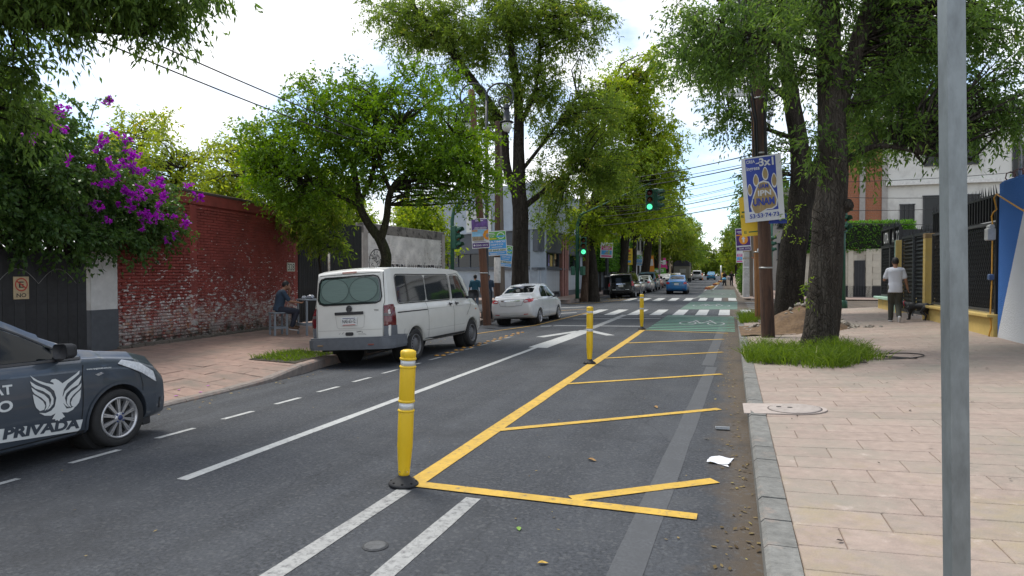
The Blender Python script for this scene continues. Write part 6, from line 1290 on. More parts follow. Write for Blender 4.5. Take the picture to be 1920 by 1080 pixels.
# rumble studs by the van and lane separators on the far bike lane
STUD=mat('stud_amber',(.40,.20,.03),.5,var=.2,scale=14)
for k in range(12):
    for dx in (0,.16): 
        x,y=-6.05+dx+random.uniform(-.02,.02),13.2+k*.55; t=MB(); t.lathe([(.06,0),(.055,.012),(.025,.02)],n=10); o=t.build('road_stud',STUD,road,loc=(x,y,road_z(x,y)+.002))
SEPY=mat('separator_yellow',(.55,.30,.03),.6,var=.15,scale=6); SEPR=mat('separator_orange',(.50,.16,.07),.6,var=.2,scale=6)
for k,(x,y,n_,lb) in enumerate(((-1.45,66,4,'yellow and orange lane separator nearest beyond the crosswalks'),(-1.0,84,4,'second orange lane separator further along the bike lane'),(-.5,104,3,'third orange lane separator far down the bike lane'))):
    t=thing('lane_separator',lb,'separator',(x,y,rise(y)),R(-2),'lane separators on the bike lane')
    for i in range(n_*2):
        q=MB(); yy=i*1.15; q.prism([(-.28,0),(-.2,.22),(.2,.22),(.28,0)],1.05,M=RX90,c=(0,yy+1.05,0)); q.build('hump',SEPR if i==0 else SEPY,t)
        q=MB(); q.box((0,yy+1.08,.08),(.5,.08,.14)); q.build('rubber_gap',DARK,t)
mk=thing('marker_post','slim yellow and white marker post far down the bike lane','post',(-.1,112,rise(112)),0)
q=MB(); q.tube([(0,0,0),(0,0,1.4)],.16,10); q.build('shaft',SEPY,mk); q=MB(); q.tube([(-.25,.4,0),(-.25,.4,2.6)],.12,8); q.build('white_stake',BWH,mk)
dr=thing('traffic_drum','orange traffic marker standing beside the far blue and white car','marker',(-3.9,125,rise(125)),0); q=MB(); q.lathe([(.38,0),(.34,.5),(.30,1.2),(.2,1.3)],n=14); q.build('drum',mat('drum_orange',(.75,.20,.02),.5),dr); q=MB(); q.lathe([(.345,.5),(.335,.7)],n=14); q.build('band',BWH,dr)
# ---- wooden poles
WOODR=mat('pole_wood_red',(.125,.060,.036),.9,var=.35,scale=10,bump=.02,bscale=40,alt=(.065,.036,.026),alt_scale=5,stretch=(1,1,.12)); WOODG=mat('pole_wood_grey',(.15,.125,.10),.9,var=.3,scale=10,bump=.02,bscale=40,alt=(.09,.075,.06),alt_scale=5,stretch=(1,1,.12)); WOODT=mat('pole_wood_tar',(.080,.043,.027),.85,var=.45,scale=9,bump=.025,bscale=40,alt=(.035,.022,.017),alt_scale=3,stretch=(1,1,.12)); WOODO=mat('pole_wood_orange',(.22,.10,.035),.85,var=.35,scale=9,bump=.02,alt=(.07,.04,.02),alt_scale=3,stretch=(1,1,.12))
BAND=mat('steel_band',(.42,.42,.40),.4,.7,var=.1); CABLE=mat('cable_black',(.012,.012,.013),.6,var=.1)
def pole(label,x,y,z,h,r0,r1,m,lean=(0,0),name='utility_pole',bands=(),group=None):
    t=thing(name,label,'pole',(x,y,z),0,group); q=MB(); n=10; bark_tube(q,[(lean[0]*k/n,lean[1]*k/n,-.1+(h+.1)*k/n) for k in range(n+1)],[r0+(r1-r0)*k/n for k in range(n+1)],16,.012,2); q.build('shaft',m,t)
    for zb in bands:
        f=zb/h; q=MB(); q.lathe([(r0+(r1-r0)*f+.008,-.02),(r0+(r1-r0)*f+.008,.02)],n=18,c=(lean[0]*f,lean[1]*f,zb)); q.build('steel_band',BAND,t)
    return t
p1=pole('leaning reddish wooden pole carrying the purple poster beside the van',-7.93,21.6,rise(21.6)+.08,8.2,.145,.11,WOODR,(-.55,-.1),bands=(1.75,5.2))
p2=pole('dark wooden pole carrying the green and blue poster',-8.95,25.6,rise(25.6)+.1,8,.13,.10,WOODT,(.0,0),bands=(5.,)); 
q=MB(); q.lathe([(.138,1.30),(.14,1.32),(.138,2.35),(.13,2.36)],n=16); q.build('torn_paper',mat('paper_torn',(.52,.50,.46),.8,var=.2,scale=7,alt=(.10,.06,.05),alt_scale=5,alt_lo=.58,alt_hi=.64),p2)
p3=pole('pale wooden pole half hidden behind the tall ash trunk',-9.25,27.2,rise(27)+.1,8,.12,.09,WOODG,(-.15,0))
pR=pole('thick tarred wooden pole in the grass carrying the paw print banner',1.09,17.6,rsw_z(1.09,17.6),10.2,.165,.125,WOODT,(-.42,-.1),bands=(1.75,4.62,6.0,7.0))
pR2=pole('orange brown wooden pole standing just behind the tarred pole',1.18,23.2,rsw_z(1.18,23.2),11,.16,.12,WOODO,(-.3,0),bands=(2.3,))
q=MB(); q.lathe([(.10,0),(.09,.02),(.001,.025)],n=16,M=Matrix.Rotation(R(90),3,'X'),c=(-.02,-.16,2.35)); q.build('reflector_disc',BWH,pR2)
pole('thin pale wooden pole behind the near ash trunk',3.45,29.6-.9,rise(28)+.2,6,.075,.06,WOODG)
pole('grey timber pole just right of the concrete pole',1.85,46.3,rise(46)+.13,9,.15,.11,WOODG,(-.2,0))
cp=thing('concrete_pole','pale square concrete pole at the far right kerb','pole',(1.42,45.3,rise(45)+.13),R(10)); q=MB(); 
V=[];F=[]
for z,w in ((-.1,.20),(9,.12)): V+=[(-w,-w*.8,z),(w,-w*.8,z),(w,w*.8,z),(-w,w*.8,z)]
q.add(V,[(0,1,5,4),(1,2,6,5),(2,3,7,6),(3,0,4,7),(4,5,6,7)]); q.build('shaft',mat('concrete_pale',(.36,.355,.34),.85,var=.15,scale=5,alt=(.46,.46,.45),alt_scale=2),cp)

for zz in (2.55,3.0): q=MB(); q.box((0,0,zz),(.41,.34,.03)); q.build('rope_band',mat('rope_tan',(.30,.17,.05),.9),cp)
q=MB(); q.box((-.05,-.19,1.95),(.36,.02,.08)); q.build('paper_scrap',PLATE,cp)
wpp=thing('white_pipe','white pipe post with orange cable beside the concrete pole','post',(1.95,45.0,rise(45)+.13),0); q=MB(); q.tube([(0,0,0),(0,0,2.5)],.10,10); q.build('pipe',mat('pipe_white',(.58,.58,.57),.6,var=.1),wpp); q=MB(); q.tube([(-.2,.1,2.6),(.05,0,2.45),(.35,-.2,1.6),(.6,-.3,.6)],.03,6); q.build('cable',mat('cable_orange',(.40,.10,.03),.6),wpp)
# ---- posters
def poster(name,label,parentless_loc,rot,w,h,base_m,draw,cat='poster',wav=.012,nx=8,ny=12,thick=.006):
    t=thing(name,label,cat,parentless_loc,rot); ph=[random.uniform(0,6) for _ in range(3)]
    def surf(x,z): return wav*(math.sin(x/w*4+ph[0])+math.sin(z/h*5+ph[1]+x/w*2)*.7)
    V=[];F=[]
    for s_ in (0,1):
        for j in range(ny+1):
            for i in range(nx+1): x=(i/nx-.5)*w; z=(j/ny-.5)*h; V.append((x,surf(x,z)+s_*thick,z))
    n1=(nx+1)*(ny+1)
    for s_ in (0,1):
        for j in range(ny):
            for i in range(nx): a=s_*n1+j*(nx+1)+i; f=(a,a+1,a+nx+2,a+nx+1); F.append(f if s_==0 else f[::-1])
    q=MB(); q.add(V,F,True); sh=q.build('sheet',base_m,t); cnt=[0]
    def shape(poly,m,nm='print',step=None):
        step=step or w/9; cnt[0]+=1; off=.0015+.0009*cnt[0]
        P=[]
        for i,p in enumerate(poly):
            r=poly[(i+1)%len(poly)]; k=max(1,int(math.hypot(r[0]-p[0],r[1]-p[1])/step)); 
            for j in range(k): P.append(Vector((p[0]+(r[0]-p[0])*j/k,p[1]+(r[1]-p[1])*j/k)))
        n=len(P); x0,x1=min(p.x for p in P),max(p.x for p in P); z0,z1=min(p.y for p in P),max(p.y for p in P); G=[]
        a=x0+step*.5
        while a<x1:
            b=z0+step*.5
            while b<z1: G.append(Vector((a+1e-4*b,b))); b+=step
            a+=step
        v,e,f,_,_,_=delaunay_2d_cdt(P+G,[(i,(i+1)%n) for i in range(n)],[list(range(n))],1,1e-6)
        b=MB(); b.add([(p.x,surf(p.x,p.y)-off,p.y) for p in v],[tuple(x) for x in f],True); b.build(nm,m,sh)
    def words(s_,x,z,ww,hh,m,off=.012,slant=0.):
        cnt[0]+=1; o_=.0015+.0009*cnt[0]; vs,fs=text_mesh(s_,ww,hh,off); b=MB(); b.add([(x+v.x+slant*v.y,surf(x+v.x,z+v.y)-o_-.001,z+v.y) for v in vs],fs); b.build('lettering',m,sh)
    draw(shape,words,w,h); return t
flat=lambda k,c,r=.5:mat(k,c,r,var=.06,scale=6)
PW=flat('print_white',(.62,.63,.64)); PP=flat('print_purple',(.075,.025,.17)); PB=flat('print_blue',(.015,.045,.32)); PLB=flat('print_light_blue',(.06,.30,.62)); PG=flat('print_green',(.10,.34,.03)); PY=flat('print_yellow',(.75,.50,.02)); PO=flat('print_orange',(.70,.27,.02)); PGD=mat('print_gold',(.34,.24,.10),.5,var=.25,scale=3,stretch=(8,1,1)); PPK=flat('print_pink',(.55,.03,.22)); PGR=flat('print_grey',(.25,.26,.27)); PDG=flat('print_dark_green',(.05,.14,.03)); PSKY=mat('print_sky',(.25,.50,.70),.5,var=.4,scale=2); PTN=mat('print_tan',(.30,.24,.16),.5,var=.6,scale=12); PR_=flat('print_red',(.55,.03,.04)); PVI=mat('print_violet_mix',(.13,.07,.24),.5,var=.6,scale=7)
rect=lambda a,b,c,d:[(a,c),(b,c),(b,d),(a,d)]
def d_purple(S,T,w,h):
    S(rect(-w*.46,w*.46,h*.12,h*.47),PVI); S(rect(-w*.46,w*.46,-h*.22,h*.12),PSKY); S(rect(-w*.46,w*.2,-h*.24,-h*.10),PTN); S([(w*.46,h*.12),(w*.26,h*.08),(w*.14,-h*.06),(w*.26,-h*.20),(w*.46,-h*.24)],PO); S(ell(w*.40,-h*.08,w*.08,h*.07,14),PGR); S(rect(-w*.46,-w*.15,h*.07,h*.11),PO); S(rect(-w*.46,w*.46,-h*.47,-h*.32),PP)
    S(rect(-w*.25,w*.2,h*.41,h*.435),PW); T('PREVENTA',-w*.30,h*.155,w*.70,h*.05,PW,.02); S(rect(-w*.38,w*.36,h*.125,h*.14),PW); T('5545 3372',-w*.26,-h*.43,w*.66,h*.065,PW,.02); S(ell(-w*.36,-h*.395,w*.055,h*.032,12),PW); S(rect(-w*.38,w*.3,-h*.28,-h*.265),PP)
def d_green(S,T,w,h):
    S(rect(-w*.47,w*.47,h*.13,h*.47),PG); S(rect(-w*.47,w*.47,-h*.22,h*.13),PLB); S(rect(-w*.47,w*.47,-h*.47,-h*.34),PLB); S(ell(w*.22,h*.30,w*.20,h*.13),PW); S(ell(w*.22,h*.30,w*.16,h*.10),PG); S(rect(-w*.02,w*.45,h*.25,h*.30),PLB)
    T('ÚLTIMOS',-w*.40,h*.02,w*.82,h*.10,PW,.02); T('DEPTOS',-w*.34,-h*.09,w*.66,h*.065,PW,.02); T('55 6645-5591',-w*.44,-h*.325,w*.88,h*.085,PDG,.02); S(rect(-w*.40,-w*.10,h*.40,h*.425),PW); S(rect(-w*.38,-w*.08,h*.34,h*.36),PW); T('Col.',-w*.34,h*.25,w*.2,h*.055,PW); S(rect(-w*.42,-w*.02,h*.17,h*.20),PY); S(rect(-w*.3,w*.26,-h*.165,-h*.145),PW); S(rect(-w*.42,w*.36,-h*.41,-h*.39),PW); S(rect(-w*.40,-w*.05,-h*.45,-h*.43),PW)
def d_paw(S,T,w,h):
    S([(-w*.38,-h*.34),(w*.36,-h*.34),(w*.36,h*.48),(-w*.40,h*.48)],PB)
    pad=[(-.30,-.34),(-.34,-.26),(-.26,-.12),(-.16,.02),(-.08,.10),(.04,.12),(.16,.09),(.24,0),(.32,-.10),(.36,-.20),(.33,-.29),(.22,-.33),(.08,-.33),(-.02,-.36),(-.16,-.40),(-.26,-.39)]
    S([(x*w,z*h) for x,z in pad],PW); S([(x*w*.90+w*.004,(z+.14)*.91*h-.14*h) for x,z in pad],PGD)
    for cx,cz,a,b in ((-.32,.01,.065,.095),(-.15,.15,.075,.10),(.09,.235,.08,.105),(.30,.12,.075,.115)):
        dp=[(cx+a*math.sin(t)*(1.0 if math.cos(t)<0 else .72+.28*(1-math.cos(t))),cz-b*.15+b*math.cos(t)) for t in np.linspace(0,6.0,15)]; S([(x*w,z*h) for x,z in dp],PW); S([(cx*w+(x-cx)*w*.76,cz*h+(z-cz)*h*.80) for x,z in dp],PGD)
    T('3x1',-w*.045,h*.34,w*.36,h*.125,PW,.03); T('CREA',-w*.37,h*.405,w*.22,h*.05,PW,.02); S([(-w*.14,h*.385),(-w*.04,h*.385),(-w*.02,h*.43),(-w*.06,h*.40),(-w*.12,h*.40)],PW); T('Ingresa',-w*.37,h*.275,w*.33,h*.08,PW,.015); T('UAM',-w*.10,h*.0,w*.25,h*.065,PB,.02); T('IPN',-w*.12,-h*.115,w*.33,h*.085,PW,.03); T('UNAM',-w*.26,-h*.26,w*.54,h*.115,PB,.03); T('53·53·74·73',-w*.37,-h*.445,w*.74,h*.065,PB,.02)
def d_yel(S,T,w,h): T('E',-w*.36,-h*.43,w*.14,h*.07,PDG,.02); S(rect(-w*.12,w*.36,-h*.41,-h*.38),PDG); T('E',-w*.45,-h*.02,w*.14,h*.07,PDG,.02); S(rect(-w*.4,w*.4,h*.1,h*.14),PDG)
def d_arrow(S,T,w,h):
    S(rect(-w*.46,w*.46,-h*.26,h*.47),PP); S(ell(0.02*w,.0,w*.30,h*.21),PO); S([(-w*.04,-h*.13),(w*.08,-h*.13),(w*.08,h*.02),(w*.16,h*.02),(w*.02,h*.14),(-w*.12,h*.02),(-w*.04,h*.02)],PW); S(rect(-w*.46,w*.46,-h*.47,-h*.32),PP); T('5545 3372',-w*.3,-h*.43,w*.7,h*.07,PW,.02); S(rect(-w*.46,-w*.15,h*.17,h*.22),PO); S(rect(-w*.40,w*.40,h*.33,h*.36),PW); S(rect(-w*.30,w*.30,h*.28,h*.30),PW)
def d_pink(S,T,w,h): S(rect(-w*.42,w*.42,h*.02,h*.26),PPK); S(rect(-w*.42,w*.42,-h*.30,-.02*h),PLB); S([(0,-h*.06),(w*.4,-h*.28),(-.2*w,-.28*h)],PGR); S(rect(-w*.42,w*.42,-h*.44,-h*.34),PPK); S(rect(-w*.34,w*.34,h*.17,h*.21),PW); S(rect(-w*.28,w*.28,h*.07,h*.11),PW)
def d_ysign(S,T,w,h): S(ell(0,h*.34,w*.28,h*.07,14),PR_); S(rect(-w*.34,w*.34,h*.08,h*.13),INK); S(rect(-w*.3,w*.3,-h*.10,-h*.06),INK); S(rect(-w*.3,w*.3,-h*.36,-h*.24),PLB)
poster('poster','purple poster with photo tied to the leaning reddish pole',(-8.12,21.4,rise(21.4)+3.22),(0,R(-3),R(16)),.62,1.05,PW,d_purple)
poster('poster','green and blue poster tied to the dark wooden pole',(-8.90,25.42,rise(25)+3.05),(0,R(-4),R(18)),.78,1.02,PW,d_green)
poster('poster','second green and blue poster half hidden by the ash trunk',(-9.02,26.95,rise(27)+2.55),(0,R(5),R(50)),.62,.95,PW,d_green)
poster('paw_banner','blue and white cloth banner with golden paw print on the tarred pole',(.92,17.35,3.92),(0,R(-4),R(-12)),.93,1.62,PW,d_paw,'banner',wav=.022,nx=10,ny=14)
poster('yellow_banner','yellow banner peeking out behind the paw print banner',(.64,17.85,3.28),(0,R(-5),R(-8)),.46,1.02,PY,d_yel,'banner')
poster('blue_plate','small blue plate behind the lower corner of the paw banner',(1.28,17.44,3.17),(0,0,R(-8)),.42,.24,PB,lambda S,T,w,h:None,'sign')
poster('arrow_poster','purple poster with white arrow in orange disc below the banners',(.62,22.9,2.95),(0,R(-4),R(8)),.48,.76,PW,d_arrow)
for lb,x,y,z,w_,h_,dr_,pm in (('pink and white poster on the dark lamp post by the hedge',-7.98,46.85,3.35,.88,1.10,d_pink,PW),('yellow sale poster on a post beyond the hedge',-8.0,58.2,3.1,.75,1.45,d_ysign,PY),('small pink and white poster strapped to the concrete pole',1.0,45.0,2.75,.42,.75,d_pink,PW),('small light blue poster between the leaning dark trunks',-8.05,66.3,2.9,.6,1.1,d_green,PW)):
    poster('poster',lb,(x,y-.25,rise(y)+z),(0,R(random.uniform(-3,3)),R(14)),w_,h_,pm,dr_,nx=4,ny=5)
for lb,x,y,z,w_,h_,c in (('orange and white banner far along the left pavement',-8.3,79,2.6,.9,2.0,PO),('white shop banner far off above the parked cars',-8.4,95,2.8,1.6,1.6,PPK),('green awning sheet far along the left kerb row',-8.6,86,1.6,3.2,1.0,PG)):
    poster('street_banner',lb,(x,y,rise(y)+z),(0,R(-4),R(12)),w_,h_,c,lambda S,T,w,h:S(rect(-w*.4,w*.4,-h*.1,h*.3),PW),'banner',nx=3,ny=4)
ps=thing('sign_post','thin steel post holding the yellow sale poster','post',(-8.0,58.2,rise(58)+.13),0); q=MB(); q.tube([(0,0,0),(0,0,3.9)],.05,8); q.build('shaft',BAND,ps)
# ---- lamps
LB=mat('lamp_iron',(.020,.025,.030),.45,.3,var=.15,scale=9); LGL=mat('lamp_globe',(.55,.57,.54),.25,var=.1,scale=5)
def ring_lamp(label,x,y,z,h,yaw,sides=(1,-1)):
    t=thing('street_lamp',label,'street lamp',(x,y,z),yaw); q=MB(); q.lathe([(.22,0),(.22,.25),(.17,.32),(.15,1.0),(.10,1.1),(.075,1.2),(.06,h*.7),(.05,h)],n=14); q.build('column',LB,t)
    for s_ in sides:
        q=MB(); c=Vector((s_*.50,0,h+.15)); q.tube([c+Vector((s_*-.50*math.cos(a),0,.50*math.sin(a))) for a in np.linspace(-.5,4.4,30)],.035,8); q.tube([c+Vector((s_*.18,0,-.22))+Vector((.22*math.cos(a),0,.22*math.sin(a))) for a in np.linspace(0,6.28,20)],.03,8); ar=q.build('scroll_arm',LB,t)
        q=MB(); cx=s_*.76; q.lathe([(.06,.0),(.085,-.06),(.085,-.12),(.10,-.13),(.10,-.2),(.085,-.21),(.11,-.30),(.13,-.62),(.26,-.68),(.26,-.71)][::-1],n=18,c=(cx,0,h-.12)); ln=q.build('lantern_hood',LB,t)
        q=MB(); q.lathe([(.02,-1.06),(.12,-1.02),(.18,-.9),(.185,-.72)],n=18,c=(cx,0,h-.12)); q.build('globe',LGL,ln)
    return t
ring_lamp('ornate black ring lamp post rising behind the leaning pole',-8.5,23.1,rise(23)+.1,8.2,R(15))
lp2=thing('lamp_column','dark iron lamp column with octagonal foot beside the black minivan','street lamp',(-8.0,46.95,rise(47)+.13),0); q=MB(); q.lathe([(.30,0),(.30,.35),(.22,.45),(.22,1.2),(.27,1.28),(.16,1.4),(.12,1.6),(.10,6.5)],n=8,smooth=False); q.build('column',LB,lp2)
q=MB(); q.tube([(0,0,6.4),(.3,-.1,6.9),(.9,-.2,6.95)],.05,8); q.lathe([(.2,0),(.25,-.2),(.1,-.4)][::-1],c=(.9,-.2,6.95),n=12); q.build('lamp_head',LB,lp2)
al=thing('street_lamp','tall grey street lamp with curved arm far along the left row','street lamp',(-7.1,78,rise(78)+.1),0); q=MB(); q.tube([(0,0,0),(0,0,5.4),(.1,-.1,5.9),(1.2,-.3,6.5)],[.14,.11,.09,.06],10); q.build('column',BAND,al); q=MB(); q.box((1.35,-.3,6.35),(.5,.25,.14),bev=.04); q.tube([(1.4,-.3,6.3),(1.4,-.3,6.0)],.10,8); q.build('lamp_head',LGL,al)
# ---- traffic signals
SGN=mat('signal_green',(.014,.085,.050),.5,var=.15,scale=6); LOFF=mat('lens_off',(.03,.02,.02),.25,var=.2); LRED=mat('lens_red_off',(.10,.010,.012),.25,var=.2); LAMB=mat('lens_amber_off',(.16,.045,.01),.25,var=.2); LON=mat('lens_green_on',(.1,.7,.4),.3,emit=((.10,1.0,.45),1.0),var=0)
def head(par,c,yaw,s=1.0,lit=False,louvre=False):
    M=Matrix.Translation(c)@Matrix.Rotation(yaw,4,'Z')
    def mb2(q,nm,m,p): 
        o=q.build(nm,m,p); o.matrix_local=M if p is par else Matrix.Identity(4); return o
    q=MB(); q.box((0,.10*s,0),(.34*s,.20*s,1.02*s),bev=.03*s)
    hs=mb2(q,'signal_head',SGN,par)
    for k,(z,m) in enumerate(((.33,LRED),(0,LAMB),(-.33,LON if lit else LOFF))):
        q=MB(); q.lathe([(.128*s,0),(.11*s,.015*s),(.06*s,.03*s),(.001,.035*s)],n=20,M=Matrix.Rotation(R(90),3,'X'),c=(0,-.002,z*s)); q.build('lens',m,hs)
        q=MB(); V=[];n=16
        for yy,cut in ((0,-.9),(-.26*s,.15)):
            for i in range(n+1): a=cut*.6+ -.5+ (math.pi+1.0-2*cut*.6)*i/n if False else (-.55+ (math.pi+1.1)*i/n); V.append((.145*s*math.cos(a),yy if math.sin(a)>-.2 else yy*.4,z*s+.145*s*math.sin(a)))
        for yy in (-.26*s,0):
            for i in range(n+1): a=(-.55+(math.pi+1.1)*i/n); V.append((.137*s*math.cos(a),yy if math.sin(a)>-.2 else yy*.4,z*s+.137*s*math.sin(a)))
        F=[(r*(n+1)+i,r*(n+1)+i+1,(r+1)*(n+1)+i+1,(r+1)*(n+1)+i) for r in range(3) for i in range(n)]; q.add(V,F,True); q.build('visor',SGN,hs)
    return hs
sa=thing('traffic_signal','green traffic signal seen side on between van roof and white wall','traffic light',(-11.22,26.15,rise(26)+.1),0); q=MB(); q.tube([(0,0,0),(0,0,4.0),(.08,0,4.5),(.45,.05,4.85),(1.5,.2,5.1)],[.09,.08,.075,.06,.05],10); q.build('post',SGN,sa); head(sa,(.26,0,3.25),R(75),.98)
sb=thing('traffic_signal','green post signal showing green at the far left corner','traffic light',(-8.73,40.2,rise(40)+.13),0); q=MB(); q.tube([(0,0,0),(0,0,4.6),(.15,-.05,5.1),(.5,-.3,5.4)],[.13,.11,.08,.06],12); q.build('post',SGN,sb); hb=head(sb,(.40,-.05,3.3),R(8),1.1,True); q=MB(); q.tube([(0,0,3.0),(.4,0,3.0)],.03,6); q.tube([(0,0,3.7),(.4,0,3.7)],.03,6); q.build('bracket',SGN,sb)
for x,a in ((-.28,R(-70)),(.34,R(70))): 
    q=MB(); q.box((x,0,1.75),(.26,.24,.55),bev=.03,rot=(0,0,a)); q.build('walk_signal',SGN,sb)
sc_=thing('traffic_signal','pair of green signal heads hung on an arm over the crossing','traffic light',(-8.73,40.6,rise(40)+.13),0); q=MB(); q.tube([(.0,-.3,5.2),(1.2,-2.2,5.35),(5.4,-9.0,5.85)],[.055,.045,.035],8); q.build('mast_arm',SGN,sc_); head(sc_,(5.38,-9.1,5.05),R(10),1.0,True); head(sc_,(5.78,-8.9,5.08),R(78),1.0)
sdd=thing('traffic_signal','green signal post seen side on between ash trunk and cream wall','traffic light',(4.38,27.7,rsw_z(4.38,27)),0); q=MB(); q.tube([(0,0,0),(-.02,0,3.9)],[.10,.08],10); q.lathe([(.17,0),(.16,.25),(.10,.3)],n=12); q.build('post',SGN,sdd); head(sdd,(.0,-.14,3.4),R(40),1.0)
sde=thing('traffic_signal','pale green signal head just visible behind the leaning ash trunk','traffic light',(2.9,44.6,rise(44)+.13),0); q=MB(); q.tube([(0,0,0),(0,0,6)],.09,8); q.build('post',SGN,sde); head(sde,(0,-.15,3.4),R(60),1.1)
# ---- overhead wires
def wire(par,a,b,sag,r=.014,n=14,nm='wire'):
    a=Vector(a);b=Vector(b); P=[]
    for k in range(n+1): t=k/n; p=a.lerp(b,t); P.append(p-Vector((0,0,sag*4*t*(1-t))))
    q=MB(); q.tube(P,r*.7,5); return q.build(nm,CABLE,par)
ow=thing('overhead_wires','black cables slung across the street between the poles','wires',(1.0,23.2,0),0)
for z0,z1,r_,s_,dx in ((5.80,8.3,.028,.25,0),(5.55,8.2,.016,.3,.1),(5.48,7.6,.030,.22,.15),(5.2,7.3,.014,.35,0),(5.1,7.0,.012,.3,.1),(4.95,6.6,.014,.4,.2),(4.85,6.4,.010,.35,0),(4.7,6.2,.010,.3,.1),(4.62,5.75,.024,.2,.1),(4.5,5.7,.010,.3,.2),(4.22,5.1,.026,.12,.1)):
    wire(ow,(-.05+dx,0,z0),(-10.2,21.0,z1),s_,r_)
o2=thing('overhead_wires','pair of black cables running along the left pavement to the reddish pole','wires',(-8.1,21.5,0),0)
for z0,dx in ((4.95,-.12),(5.15,.12)): wire(o2,(dx-.35,0,z0+.45),(dx+.1,-19,z0+.25),.35,.018,20)
o3=thing('overhead_wires','thin dark cables crossing in front of the brick and white buildings','wires',(4,34,0),0)
for y0,z0,z1 in ((0,6.2,6.0),(0,5.4,5.6),(.4,4.9,4.6),(.4,6.9,7.4)): wire(o3,(-2,y0+4,z0),(14,y0+6,z1),.3,.022)
o4=thing('overhead_wires','thin cables high at the right edge against the sky','wires',(6,14,0),0)
for z in (6.9,6.75,6.55): wire(o4,(-6,4,z+.1),(9,2,z+.4),.15,.010)
o5=thing('overhead_wires','far cables crossing low over the distant street','wires',(0,90,rise(90)),0)
for z in (7.0,6.4,5.6,5.2): wire(o5,(-9,0,z),(3,8,z-.3),.4,.03)
# cable bundle and fittings on the tarred pole
cb_=thing('cable_bundle','tangle of black cables hanging beside the tarred pole','cables',(1.09,17.6,0),0)
for k in range(9):
    x0=-.95+k*.09 if k<4 else -.35+(k-4)*.07; x1=-.42+(k%4)*.05 if k<4 else -.26+(k-4)*.035; q=MB(); q.tube([(x0,-.1+.03*k,9.4),(x0+.03,-.1,8.2),(x0*.5+x1*.5+.05,-.12,6.8),(x1,-.16,5.6),(x1+.04,-.17,4.6),(x1+.06,-.16,3.9 if k%2 else 4.4)],.016+.006*(k%3),6); q.build('cable',CABLE,cb_)
q=MB(); q.tube([(.02,-.1,6.15),(.35,-.15,6.3),(.75,-.2,6.9),(1.2,-.2,8.0),(1.6,-.2,9.6)],.026,6); q.build('cable',CABLE,cb_)
for k in range(6): q=MB(); q.tube([(-.1+.03*k,-.19,5.2+.1*k),(.0+.03*k,-.2,6.4),(.25+.06*k,-.2,7.8),(.5+.12*k,-.2,9.6)],.008,5); q.build('cable',CABLE,cb_)
q=MB(); q.box((-.55,-.05,8.85),(1.5,.14,.16)); q.build('crossarm',WOODT,cb_); q=MB(); q.box((-.26,-.05,7.45),(.5,.3,.10)); q.build('bracket',DARK,cb_)
for z in (7.2,7.55,7.9): q=MB(); q.lathe([(.09,0),(.11,.05),(.11,.16),(.09,.22)],n=10,c=(-.45,-.18,z)); q.build('insulator',DARK,cb_)
xa=thing('crossarm','white insulators on a grey crossarm left of the tarred pole','crossarm',(1.18-.25,23.2,6.9+.9),0); q=MB(); q.box((-.45,0,0),(1.1,.1,.1),rot=(0,R(4),0)); q.build('arm',BAND,xa)
for x in (-.9,-.45): q=MB(); q.lathe([(.05,0),(.09,.05),(.05,.09),(.09,.14),(.05,.18),(.08,.23),(.03,.28)],n=12,c=(x,0,.05)); q.build('insulator',BWH,xa)
